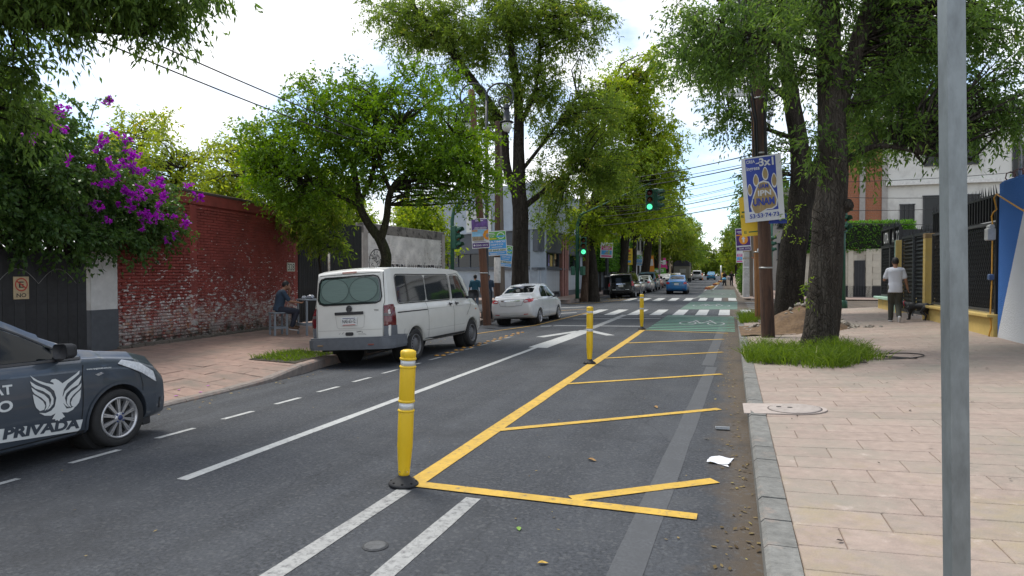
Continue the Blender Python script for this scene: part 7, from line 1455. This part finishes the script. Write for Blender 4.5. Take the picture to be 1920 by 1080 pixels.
# ================================================================== PEOPLE AND THE DOG
SKIN=mat('skin_tan',(.30,.155,.095),.55,var=.08,scale=9); HAIR=mat('hair_black',(.010,.009,.009),.6,var=.3,scale=30)
class Blob:
    """overlapping tapered capsules fused by a voxel remesh into one continuous skin"""
    def __init__(s): s.mb=MB()
    def cap(s,a,b,ra,rb,flat=1.0,n=14):
        a=Vector(a);b=Vector(b); d=b-a; L_=d.length; q=d.to_track_quat('Z','Y').to_matrix() if L_>1e-6 else Matrix.Identity(3); P=[]
        for k in range(6): t=-math.pi/2+math.pi/2*k/5; P.append((max(1e-4,ra*math.cos(t)),ra*math.sin(t)))
        for k in range(6): t=math.pi/2*k/5; P.append((max(1e-4,rb*math.cos(t)),L_+rb*math.sin(t)))
        s.mb.lathe(P,a,n,q); return s
    def chain(s,pts,rad):
        for i in range(len(pts)-1): s.cap(pts[i],pts[i+1],rad[i],rad[i+1])
        return s
    def ell(s,c,r,rot=None):
        P=[(max(1e-4,math.cos(t)),math.sin(t)) for t in np.linspace(-math.pi/2,math.pi/2,11)]; M=Matrix.Diagonal(Vector(r)); M=(Euler(rot).to_matrix()@M) if rot else M; s.mb.lathe(P,c,18,M); return s
    def loft(s,rings,MT,n=22):
        V=[];F=[]
        for c,rx,ry in rings:
            for k in range(n): a=2*math.pi*k/n; V.append(Vector(c)+MT@Vector((rx*math.copysign(abs(math.cos(a))**.8,math.cos(a)),ry*math.copysign(abs(math.sin(a))**.8,math.sin(a)),0)))
        for i in range(len(rings)-1):
            for k in range(n): F.append((i*n+k,i*n+(k+1)%n,(i+1)*n+(k+1)%n,(i+1)*n+k))
        F.append(tuple(reversed(range(n)))); F.append(tuple((len(rings)-1)*n+k for k in range(n))); s.mb.add(V,F,True); return s
    def hand(s,w,d,side,curl=.6,r=.0085,out=None):
        """palm, four unequal fingers and a thumb; w wrist, d direction of the hand, side the thumb side"""
        w=Vector(w);d=Vector(d).normalized();sd=Vector(side); sd=(sd-d*sd.dot(d)).normalized(); nn=d.cross(sd)
        for k in (-1,0,1): s.cap(w+sd*.020*k*.6,w+d*.082+sd*.026*k,.016,.014)
        for k,(o,l) in enumerate(((.033,.068),(.011,.078),(-.011,.073),(-.031,.056))):
            a=w+d*.082+sd*o; b=a+(d*math.cos(curl*.6)+nn*math.sin(curl*.6))*l*.45; c=b+(d*math.cos(curl*1.5)+nn*math.sin(curl*1.5))*l*.55; s.chain([a,b,c],[r*1.1,r,r*.85])
        a=w+d*.025+sd*.022; b=a+(d*.7+sd*.65)*.036; c=b+(d*.95+sd*.15+nn*.3)*.030; s.chain([a,b,c],[.013,.011,.009]); return s
    def done(s,name,m,parent,voxel=.012,smooth=4):
        o=s.mb.build(name,None); md=o.modifiers.new('r','REMESH'); md.mode='VOXEL'; md.voxel_size=voxel; md2=o.modifiers.new('s','SMOOTH'); md2.iterations=smooth; md2.factor=.5
        me=eval_mesh(o); me.name=name
        me.polygons.foreach_set('use_smooth',[True]*len(me.polygons)); return link(name,me,m,parent)
def person(label,loc,rot,J,shirt,pants,shoes,voxel=.012,sleeve=.85,hair=HAIR,hands=True,pose_curl=(.6,.6),scale=1.0,long_hair=False,skin=SKIN,cap=None):
    """J: joint positions in local space, facing +Y; returns the thing"""
    t=thing('person',label,'person',loc,rot); t.scale=(scale,)*3
    g=lambda k:Vector(J[k]); pe,ch,nk,hd=g('pelvis'),g('chest'),g('neck'),g('head'); up=(hd-nk).normalized(); fw=Vector(J.get('face',(0,1,0))).normalized(); rt=fw.cross(up).normalized()
    b=Blob()
    b.cap(nk-up*.02,hd-up*.06,.056,.052)
    b.ell(hd,(.076,.094,.118)); M=Matrix((rt,fw,up)).transposed(); hp=lambda x,y,z:hd+M@Vector((x,y,z))
    b.cap(hp(0,.05,-.075),hp(0,.055,-.09),.042,.036); b.cap(hp(0,.092,.012),hp(0,.108,-.022),.010,.015); b.cap(hp(-.02,.088,-.058),hp(.02,.088,-.058),.010,.010)
    for s_ in (-1,1): b.cap(hp(s_*.076,-.005,.015),hp(s_*.078,-.008,-.025),.014,.010); b.cap(hp(s_*.03,.083,.022),hp(s_*.034,.083,.022),.012,.012)
    srt=(g('shR')-g('shL')).normalized(); axu=(ch-pe).normalized(); fwd_=srt.cross(axu)*-1; MT=Matrix((srt,axu.cross(srt),axu)).transposed()
    sht=(g('shL')+g('shR'))*.5
    def torso(B,k,hem=0.):
        B.loft([(pe-axu*(.06+hem),.148+k,.112+k),(pe+axu*.04,.150+k,.113+k),(pe.lerp(ch,.35),.136+k,.102+k),(pe.lerp(ch,.65),.142+k,.106+k),(ch,.158+k,.114+k),(ch.lerp(sht,.5),.165+k,.112+k),(sht+axu*.0,.160+k,.095+k),(sht+axu*.05,.105+k,.07+k),(nk-up*.02,.052+k*.6,.054+k*.6)],MT)
        for s_ in 'LR': B.cap(sht.lerp(g('sh'+s_),.4)+axu*.02,g('sh'+s_),.052+k*.7,.050+k*.6)
    torso(b,0.); b.cap(ch,nk,.075,.055)
    for s_ in 'LR':
        b.chain([g('sh'+s_),g('el'+s_),g('wr'+s_)],[.053,.040,.027]); b.chain([g('hip'+s_),g('kn'+s_),g('an'+s_)],[.086,.058,.040]); b.cap(g('an'+s_),g('to'+s_),.036,.030)
        if hands:
            hdv=Vector(J.get('hd'+s_,tuple((g('wr'+s_)-g('el'+s_)))))
            b.hand(g('wr'+s_),hdv,Vector(J.get('th'+s_,(0,1,0))),pose_curl[0 if s_=='L' else 1])
    body=b.done('body',skin,t,voxel)
    c=Blob(); torso(c,.024,.09 if J.get('hem',1) else .0)
    for s_ in 'LR': c.cap(g('sh'+s_),g('sh'+s_).lerp(g('el'+s_),sleeve*.5),.064,.063); c.cap(g('sh'+s_).lerp(g('el'+s_),sleeve*.5),g('sh'+s_).lerp(g('el'+s_),sleeve),.063,.062)
    c.done('shirt',shirt,t,.013,6)
    p=Blob(); p.cap(g('hipL')+Vector((0,0,.04)),g('hipR')+Vector((0,0,.04)),.102,.102)
    for s_ in 'LR': p.chain([g('hip'+s_),g('kn'+s_),g('an'+s_)+(g('kn'+s_)-g('an'+s_)).normalized()*.03],[.103,.078,.062])
    p.done('trousers',pants,t,.016,4)
    for s_ in 'LR':
        f=Blob(); a,o=g('an'+s_),g('to'+s_); d=(o-a).normalized(); dn=Vector(J.get('sole'+s_,(0,0,-1))); f.cap(a+dn*.025-d*.03,o+dn*.005,.050,.042); f.cap(a,a+dn*.02,.046,.046); so=f.done('shoe',shoes,t,.014,2)
        f=Blob(); f.cap(a+dn*.055-d*.035,o+dn*.028,.040,.036); f.done('shoe_sole',PW,so,.014,2)
    h=Blob(); h.ell(hd+M@Vector((0,-.016,.024)),(.086,.100,.112)); hm=h.done('hair',hair,t,.012,2)
    if long_hair: h=Blob(); h.chain([hd-fw*.05,hd-fw*.08-up*.2,ch-fw*.09+up*.05],[.08,.085,.06]); h.done('long_hair',hair,t,.02,2)
    me=hm.data; 
    bmx=bmesh.new(); bmx.from_mesh(me); iM=M.inverted()
    kill=[v for v in bmx.verts if (lambda q:(q.y>.040 and q.z<.055) or (q.z<-.03 and q.y>-.02) or q.z<-.082)(iM@(v.co-hd))]
    bmesh.ops.delete(bmx,geom=kill,context='VERTS'); bmx.to_mesh(me); bmx.free()
    for s_ in (-1,1): q=MB(); q.lathe([(.001,-.009),(.008,-.005),(.009,0),(.008,.005),(.001,.009)],n=10,c=hp(s_*.032,.090,.022)); q.build('eye',INK,body)
    return t
TSW=mat('shirt_white',(.56,.58,.63),.85,var=.06,scale=5,bump=.006,bscale=9); OLV=mat('trousers_olive',(.050,.050,.038),.9,var=.15,scale=8); SHB=mat('shoe_black',(.02,.02,.022),.7,var=.2); TEALS=mat('shirt_teal',(.025,.095,.135),.85,var=.1,scale=7); JEAN=mat('jeans_grey',(.13,.16,.20),.9,var=.15,scale=9); NAVY=mat('shirt_navy',(.028,.050,.082),.85,var=.12,scale=7); DNV=mat('trousers_navy',(.022,.026,.040),.9,var=.15); BRN=mat('shoe_brown',(.10,.055,.03),.7,var=.2); BLKS=mat('shirt_black',(.014,.014,.015),.9,var=.2)
walk=dict(pelvis=(0,0,.93),chest=(0,.03,1.28),neck=(0,.02,1.45),head=(.0,.05,1.595),shL=(-.165,.02,1.375),shR=(.165,.01,1.38),elL=(-.25,.06,1.12),wrL=(-.14,.24,1.30),elR=(.23,-.02,1.12),wrR=(.29,.05,.88),hipL=(-.09,0,.90),hipR=(.09,0,.90),knL=(-.08,.14,.50),anL=(-.08,.17,.085),toL=(-.09,.34,.055),knR=(.07,.06,.49),anR=(.07,-.22,.16),toR=(.08,-.14,.055),soleR=(0,-.7,-.7),thL=(.5,.3,.2),thR=(-.3,1,0),hdL=(.35,.5,.8),hdR=(.15,.1,-1),face=(-.05,1,0))
mx0,my0=4.52,20.35
person('man in white t-shirt and olive trousers walking a dog on the right pavement',(mx0,my0,rsw_z(mx0,my0)),R(-6),walk,TSW,OLV,SHB,voxel=.011,pose_curl=(1.0,1.3),sleeve=.72,scale=1.04)
sit=dict(hem=0,pelvis=(0,0,.76),chest=(0,.07,1.10),neck=(0,.12,1.26),head=(0,.20,1.395),shL=(-.185,.10,1.21),shR=(.185,.10,1.21),elL=(-.21,.30,1.0),wrL=(-.06,.30,1.24),elR=(.23,.25,.97),wrR=(.17,.50,.93),hipL=(-.095,.03,.73),hipR=(.095,.03,.73),knL=(-.13,.45,.70),knR=(.13,.46,.69),anL=(-.10,.40,.29),anR=(.11,.32,.27),toL=(-.11,.54,.24),toR=(.12,.47,.22),hdL=(.3,-.1,1),hdR=(-.2,.8,-.1),thL=(.5,.5,.2),thR=(-1,0,.3),face=(.0,1,-.05))
stx,sty=-11.42,14.75; sz=lsw_z(stx,sty)
person('man in navy t-shirt sitting on a tall stool against the red wall',(stx,sty,sz-.06),R(-42),sit,NAVY,DNV,BRN,voxel=.011,pose_curl=(1.2,.8),sleeve=.8)
stand=dict(pelvis=(0,0,.93),chest=(0,.02,1.28),neck=(0,.01,1.45),head=(0,.04,1.60),shL=(-.185,0,1.40),shR=(.185,0,1.40),elL=(-.25,-.02,1.12),wrL=(-.27,.06,.88),elR=(.25,-.02,1.12),wrR=(.26,.06,.88),hipL=(-.09,0,.90),hipR=(.09,0,.90),knL=(-.10,.06,.49),anL=(-.10,.02,.085),toL=(-.11,.18,.05),knR=(.10,.0,.49),anR=(.10,-.08,.10),toR=(.11,.07,.05))
person('man in teal t-shirt and grey jeans standing beyond the van bonnet',(-11.15,28.7,rise(29)+.0),R(10),stand,TEALS,JEAN,SHB,voxel=.016)
person('person in navy top half hidden behind the leaning reddish pole',(-10.55,28.9,rise(29)+.0),R(-160),stand,NAVY,DNV,SHB,voxel=.016)
push=dict(stand); push.update(elL=(-.22,.12,1.14),wrL=(-.2,.38,1.05),elR=(.22,.12,1.14),wrR=(.2,.38,1.05),knL=(-.1,.2,.52),anL=(-.1,.25,.085),toL=(-.1,.42,.05),anR=(.1,-.25,.12),toR=(.1,-.1,.05))
person('man in black pushing a stroller down the far bike lane',(.15,81.6,rise(81)),R(182),push,BLKS,DNV,SHB,voxel=.022,hands=False)
person('woman in black top with pale bag walking beside the stroller',(.95,81.8,rise(81)),R(178),stand,BLKS,DNV,SHB,voxel=.022,hands=False,long_hair=True)
bgx=thing('shoulder_bag','pale grey shoulder bag carried by the woman in black','bag',(.62,81.5,rise(81)+.85),0); q=MB(); q.box((0,0,.05),(.30,.14,.36),bev=.05); q.build('pouch',mat('bag_grey',(.34,.35,.38),.8,var=.3,scale=6),bgx); q=MB(); q.tube([(-.1,0,.2),(.12,.1,.62),(.25,.1,.55)],.012,5); q.build('strap',DARK,bgx)
st=thing('stroller','light blue hooded baby stroller pushed along the far bike lane','stroller',(.12,81.0,rise(81)),R(180)); q=MB(); q.lathe([(.26,0),(.25,.12),(.18,.22),(.02,.27)],n=14,c=(0,0,.72)); q.build('hood',mat('stroller_blue',(.10,.33,.55),.7),st); q=MB(); q.box((0,.05,.52),(.42,.5,.34),bev=.06); q.build('seat',DARK,st)
q=MB(); 
for s_ in (-1,1): q.tube([(s_*.22,-.5,1.05),(s_*.22,0,.6),(s_*.22,.3,.15)],.018,6); q.tube([(s_*.22,-.3,.12),(s_*.22,.1,.6)],.018,6)
q.build('frame',BAND,st)
for x in (-.22,.22):
    for y in (-.3,.32): q=MB(); q.lathe([(.06,-.03),(.12,-.02),(.12,.02),(.06,.03)],n=14,M=Matrix.Rotation(R(90),3,'Y'),c=(x,y,.12)); q.build('wheel',TYRE,st)
# the dog: local +Y is its heading
DOGM=mat('dog_coat',(.012,.012,.013),.55,var=.3,scale=20)
dg_=thing('dog','black dog with pink collar standing beside the walking man','dog',(5.12,20.62,rsw_z(5.12,20.62)),R(48)); dg_.scale=(.94,)*3
b=Blob(); b.ell((0,.17,.40),(.105,.17,.135)); b.ell((0,-.12,.41),(.09,.20,.105)); b.ell((0,-.26,.42),(.088,.11,.105)); b.cap((0,.26,.44),(0,.40,.50),.085,.068); b.ell((0,.46,.51),(.072,.085,.070)); b.cap((0,.50,.49),(0,.59,.465),.044,.034); b.cap((0,.585,.48),(0,.60,.478),.014,.012)
for s_ in (-1,1):
    b.cap((s_*.05,.44,.565),(s_*.085,.42,.53),.022,.012)
    fy=.22+.03*s_; b.chain([(s_*.075,.20,.36),(s_*.08,fy-.03,.22),(s_*.08,fy,.12),(s_*.08,fy,.035)],[.055,.036,.027,.024]); b.cap((s_*.08,fy,.025),(s_*.08,fy+.05,.022),.025,.022)
    by=-.03*s_; b.chain([(s_*.07,-.27,.38),(s_*.085,-.20+by,.25),(s_*.085,-.33+by,.15),(s_*.085,-.31+by,.035)],[.075,.05,.028,.022]); b.cap((s_*.085,-.31+by,.025),(s_*.085,-.26+by,.022),.024,.021)
b.chain([(0,-.35,.47),(0,-.45,.49),(0,-.53,.56),(0,-.56,.66)],[.026,.020,.015,.009])
b.done('body',DOGM,dg_,.010,3)
q=MB(); q.tube([(.078*math.cos(a),.345+.02*math.sin(a),.475+.078*math.sin(a)) for a in np.linspace(0,6.28,18)],.013,6); q.build('collar',mat('collar_pink',(.50,.06,.09),.6),dg_)
for s_ in (-1,1): q=MB(); q.lathe([(.001,-.008),(.008,0),(.001,.008)],n=8,c=(s_*.045,.515,.53)); q.build('eye',INK,dg_)
ls=thing('leash','thin dark dog leash hanging from the walking man\'s right hand','leash',(4.87,20.38,rsw_z(4.87,20.4)),0); q=MB(); q.tube([(-.03,.01,.80),(.0,.02,.55),(.03,.10,.25),(.05,.22,.12),(.03,.38,.25),(.0,.46,.42)],.006,5); q.build('strap',DARK,ls); q=MB(); q.box((-.03,.01,.82),(.05,.09,.10),bev=.02); q.build('reel_handle',DARK,ls)
# ---- stools and the tall table
GST=mat('stool_grey',(.25,.285,.32),.6,.2,var=.12,scale=7)
def stool(name,label,x,y,z,rz,w,d,h,shelf,cat):
    t=thing(name,label,cat,(x,y,z),rz); q=MB(); q.box((0,0,h-.018),(w+.03,d+.03,.036),bev=.006); q.build('top',GST,t)
    for sx in (-1,1):
        for sy in (-1,1): q=MB(); q.box((sx*(w/2-.025),sy*(d/2-.025),(h-.036)/2),(.045,.045,h-.036),bev=.004); q.build('leg',GST,t)
    for zz in shelf:
        for sx in (-1,1): q=MB(); q.box((sx*(w/2-.025),0,zz),(.035,d-.09,.05)); q.build('stretcher',GST,t)
        for sy in (-1,1): q=MB(); q.box((0,sy*(d/2-.025),zz),(w-.09,.035,.05)); q.build('stretcher',GST,t)
    return t
stool('bar_stool','grey painted tall stool under the sitting man',stx,sty-.0,sz,R(-30),.38,.38,.62,(.20,),'stool')
stool('bar_stool','grey stool on the far side of the tall table behind the van',-10.15,16.15,lsw_z(-10.2,16.1),R(-30),.38,.38,.62,(.20,),'stool')
tb=stool('tall_table','tall grey table beside the sitting man',-10.80,15.42,lsw_z(-10.8,15.4),R(-30),.60,.66,.98,(.28,),'table')
for k,(dx,dy,r_,lb) in enumerate(((-.1,-.22,.07,'crumpled foil parcel at the near edge of the tall table'),(.05,-.10,.09,'biggest crumpled foil parcel on the tall table'),(-.12,.02,.08,'crumpled foil parcel at the back of the tall table'))):
    o=thing('foil_parcel',lb,'parcel',(-10.85+dx,15.45+dy,lsw_z(-10.8,15.4)+.98),0,'foil parcels on the table'); bm=bmesh.new(); bmesh.ops.create_icosphere(bm,subdivisions=2,radius=r_)
    for v_ in bm.verts: v_.co*=random.uniform(.7,1.15); v_.co.z=max(0,v_.co.z*.8+r_*.6)
    me=bpy.data.meshes.new('wrap'); bm.to_mesh(me); bm.free(); link('wrap',me,mat('foil',(.45,.46,.50),.35,.5,var=.2,scale=9),o)
# ================================================================== SMALL THINGS
mh=thing('manhole_cover','round grey manhole cover in a concrete surround on the right pavement','manhole cover',(.74,8.3,rsw_z(.74,8.3)+.003),(R(0),R(-2.6),0))
q=MB(); q.prism([(-.50,-.30)]+[(.02+.40*math.cos(a),.31*1.0*math.sin(a)) for a in np.linspace(-1.57,1.57,16)]+[(-.50,.30)],.012); q.build('surround',mat('surround_concrete',(.36,.31,.28),.9,var=.15,scale=9),mh)
q=MB(); q.lathe([(.285,.010),(.285,.018),(.27,.022),(.001,.022)],n=36,c=(.07,0,0)); q.build('lid',mat('lid_grey',(.33,.29,.265),.85,var=.2,scale=14,bump=.01),mh); q=MB(); q.lathe([(.30,.010),(.30,.0145),(.284,.0145)],n=36,c=(.07,0,0)); q.build('rim',mat('rim_dark',(.10,.085,.08),.9),mh)
for dx,dy in ((-.1,.05),(.02,.02)): q=MB(); q.lathe([(.03,.0225),(.03,.024)],n=12,c=(dx,dy,0)); q.build('lift_hole',WELL,mh)
# soil heap with rubble
hp_=thing('soil_heap','heap of brown soil and rubble behind the grassy tree','heap',(2.05,19.6,rsw_z(2.05,19.6)-.02),0)
V=[];F=[]; n=34
def hz(x,y):
    r=math.hypot(x/1.30,y/1.35); h=max(0,1-r)**.85*.70; return h+(.03*math.sin(7*x+3*y)+.025*math.sin(11*y-5*x))*min(1,h*6)
for j in range(n+1):
    for i in range(n+1): x=(i/n-.5)*3.2;y=(j/n-.5)*3.2; V.append((x,y,hz(x,y)+random.uniform(-.012,.012)+ .04*x))
for j in range(n):
    for i in range(n): a=j*(n+1)+i; F.append((a,a+1,a+n+2,a+n+1))
q=MB(); q.add(V,F,True); q.build('soil',mat('soil_brown',(.15,.095,.052),.95,var=.35,scale=14,bump=.02,bscale=60,alt=(.10,.065,.04),alt_scale=3),hp_)
RUB=mat('rubble_grey',(.26,.235,.20),.9,var=.25,scale=9,bump=.01,rnd=.25); rocks=[]
for k in range(6):
    bm=bmesh.new(); bmesh.ops.create_icosphere(bm,subdivisions=1,radius=.07); 
    for v_ in bm.verts: v_.co=Vector((v_.co.x*random.uniform(.7,1.5),v_.co.y*random.uniform(.7,1.2),v_.co.z*random.uniform(.4,.9)))
    me=bpy.data.meshes.new('stone'); bm.to_mesh(me); bm.free(); me.materials.append(RUB); rocks.append(me)
for k in range(190):
    if k<110: x,y=random.gauss(.45,.55),random.gauss(.5,.45)
    elif k<160: x,y=random.uniform(-1.45,-.7),random.uniform(-.3,1.2)
    else: x,y=random.uniform(1.0,1.9),random.uniform(-.6,.2)
    o=bpy.data.objects.new('stone',random.choice(rocks)); COL.objects.link(o); o.parent=hp_; s_=random.uniform(.4,1.25); o.scale=(s_,s_,s_); o.location=(x,y,hz(x,y)+.04*x+.02*s_+(rsw_z(2.05+x,19.6+y)-rsw_z(2.05,19.6)-.04*x if hz(x,y)<.05 else 0)); o.rotation_euler=(random.uniform(-.5,.5),random.uniform(-.5,.5),random.uniform(0,6))
# paper and leaves on the road
pp=thing('paper_sheet','crumpled white paper sheet lying by the right kerb','paper',(-.02,6.42,road_z(0,6.4)+.006),R(-8))
V=[];F=[]
for j in range(6):
    for i in range(7): V.append(((i/6-.5)*.20+(.01 if j>3 else 0),(j/5-.5)*.26,.008+.008*math.sin(i*1.3+j)+.006*math.sin(j*2.1)))
for j in range(5):
    for i in range(6): a=j*7+i; F.append((a,a+1,a+8,a+7))
q=MB(); q.add(V,F); q.add([(.04,-.16,.006),(.11,-.21,.008),(.09,-.15,.012)],[(0,1,2)]); q.build('sheet',mat('paper_white',(.66,.68,.72),.8,var=.05,scale=9),pp)
pk=thing('clear_wrapper','flattened clear plastic tray by the right kerb','litter',(.0,7.75,road_z(0,7.7)+.008),R(5)); q=MB(); q.box((0,0,.012),(.15,.09,.012),bev=.004); q.box((0,-.04,.02),(.15,.012,.03)); q.build('tray',mat('tray_plastic',(.40,.42,.43),.25,var=.15,scale=9),pk)
def leaf_thing(label,x,y,sz_,m,zf=road_z,rz=0,curl=.3):
    t=thing('fallen_leaf',label,'leaf',(x,y,zf(x,y)+.008),rz); V=[];F=[]; P=[(0,-1,0),(.35,-.45,.1),(.5,.1,.25),(.3,.6,.2),(0,1,.05),(-.3,.6,.2),(-.5,.1,.25),(-.35,-.45,.1),(0,0,0)]
    q=MB(); q.add([(a*sz_,b*sz_,c*sz_*curl*2) for a,b,c in P],[(8,i,(i+1)%8) for i in range(8)],True); q.build('blade',m,t)
GLF=mat('fallen_green',(.14,.26,.03),.6,var=.1); DLF=mat('fallen_brown',(.26,.15,.05),.8,var=.3,scale=30); YLF=mat('fallen_yellow',(.42,.27,.05),.8,var=.3,scale=30)
leaf_thing('single green leaf on the asphalt near the bottom edge',-1.33,4.25,.035,GLF,rz=.4); leaf_thing('curled brown leaf in the middle of the hatched area',-1.17,6.05,.05,DLF,rz=1.3,curl=.7); leaf_thing('small brown leaf touching a yellow hatch line',-.84,8.75,.05,DLF,rz=.6,curl=.9); leaf_thing('dry leaf at the very bottom of the asphalt',-1.03,3.78,.035,YLF,rz=2.,curl=.6)
PUR=mat('fallen_purple',(.42,.02,.48),.6,var=.1)
for k,(x,y) in enumerate(((-8.05,8.0),(-7.8,7.7),(-7.72,8.1),(-7.62,7.35),(-7.95,8.5),(-7.85,7.2))): 
    leaf_thing('fallen purple petal on the dropped kerb before the security car',x,y,.035,PUR,lsw_z,random.uniform(0,6))
for o in COL.objects:
    if o.get('label')=='fallen purple petal on the dropped kerb before the security car': o['group']='purple petals on the dropped kerb'
# leaf litter and grit, far too many to count
def litter(name,n,fn,zf,m,s0=.02,s1=.04):
    P=np.array([fn() for _ in range(n)]); Z=np.array([zf(x,y)+.007 for x,y in P]); B=np.column_stack([P,Z]); a=rng.uniform(0,6.28,n); d=np.column_stack([np.cos(a),np.sin(a),rng.uniform(0,.25,n)])
    ln=rng.uniform(s0,s1,n); s=np.column_stack([-np.sin(a),np.cos(a),rng.uniform(-.3,.3,n)])*(ln*.28)[:,None]; l1=ln[:,None]; V=np.stack([B,B+d*l1*.5+s,B+d*l1,B+d*l1*.5-s],1).reshape(-1,3)
    me=bpy.data.meshes.new(name); me.from_pydata(V.tolist(),[],[(4*i,4*i+1,4*i+2,4*i+3) for i in range(n)]); at=me.attributes.new('tint','FLOAT','POINT'); at.data.foreach_set('value',np.repeat(rng.random(n),4).astype(np.float32)); o=link(name,me,m); o['kind']='stuff'; return o
LIT=leaf_mat('litter_leaf',(.075,.050,.024),(.24,.18,.07),(.34,.29,.09),trans=.15)
litter('leaf_litter',420,lambda:(rkerb(5)-.02-abs(random.gauss(0,.14)),random.uniform(2.6,26)),road_z,LIT,.02,.055)
litter('leaf_litter',260,lambda:(lambda y:(lkerb(y)+.05+abs(random.gauss(0,.35)),y))(random.uniform(6.2,26)),road_z,LIT,.03,.07)
litter('leaf_litter',260,lambda:(random.uniform(-5.8,.1),random.uniform(3,28)),road_z,LIT,.012,.035)
litter('leaf_litter',500,lambda:(random.uniform(-9.2,-6.3),random.uniform(39.5,46)),lambda x,y:road_z(x,y)+(.03 if x>-8.7 else .15),LIT,.05,.12)
litter('leaf_litter',90,lambda:(random.uniform(.6,5),random.uniform(3,16)),lambda x,y:rsw_z(x,y)+.004,mat('litter_dark',(.035,.025,.018),.9,var=.3),.02,.06)
litter('leaf_litter',160,lambda:(lambda y:(lkerb(y)-.3-random.random()*4,y))(random.uniform(6,18)),lambda x,y:lsw_z(x,y)+.004,LIT,.025,.06)
vc=thing('valve_cover','small round grey valve cover between the worn white lines','cover',(-2.13,3.70,road_z(-2,3.6)+.002),0); q=MB(); q.lathe([(.072,0),(.072,.006),(.060,.008),(.001,.008)],n=24); q.build('lid',mat('valve_grey',(.085,.088,.092),.8,var=.3,scale=30,bump=.01),vc); q=MB(); q.lathe([(.085,0),(.085,.003),(.073,.003)],n=24); q.build('rim',mat('valve_rim',(.045,.047,.05),.9),vc)
gq=thing('cable_loop','thin black cable looped on the pavement beside the grass','cable',(2.9,13.2,rsw_z(2.9,13.2)+.015),0); q=MB(); q.tube([(.9*math.cos(a)*.55+.1*a,.35*math.sin(a)*1.2,.06*(.9*math.cos(a)*.55+.1*a)) for a in np.linspace(-2.6,4.4,40)]+[(-.3,.2,-.02),(-.9,-.1,-.06)],.009,5); q.build('cable',CABLE,gq)
bpy.data.scenes.remove(TMP)
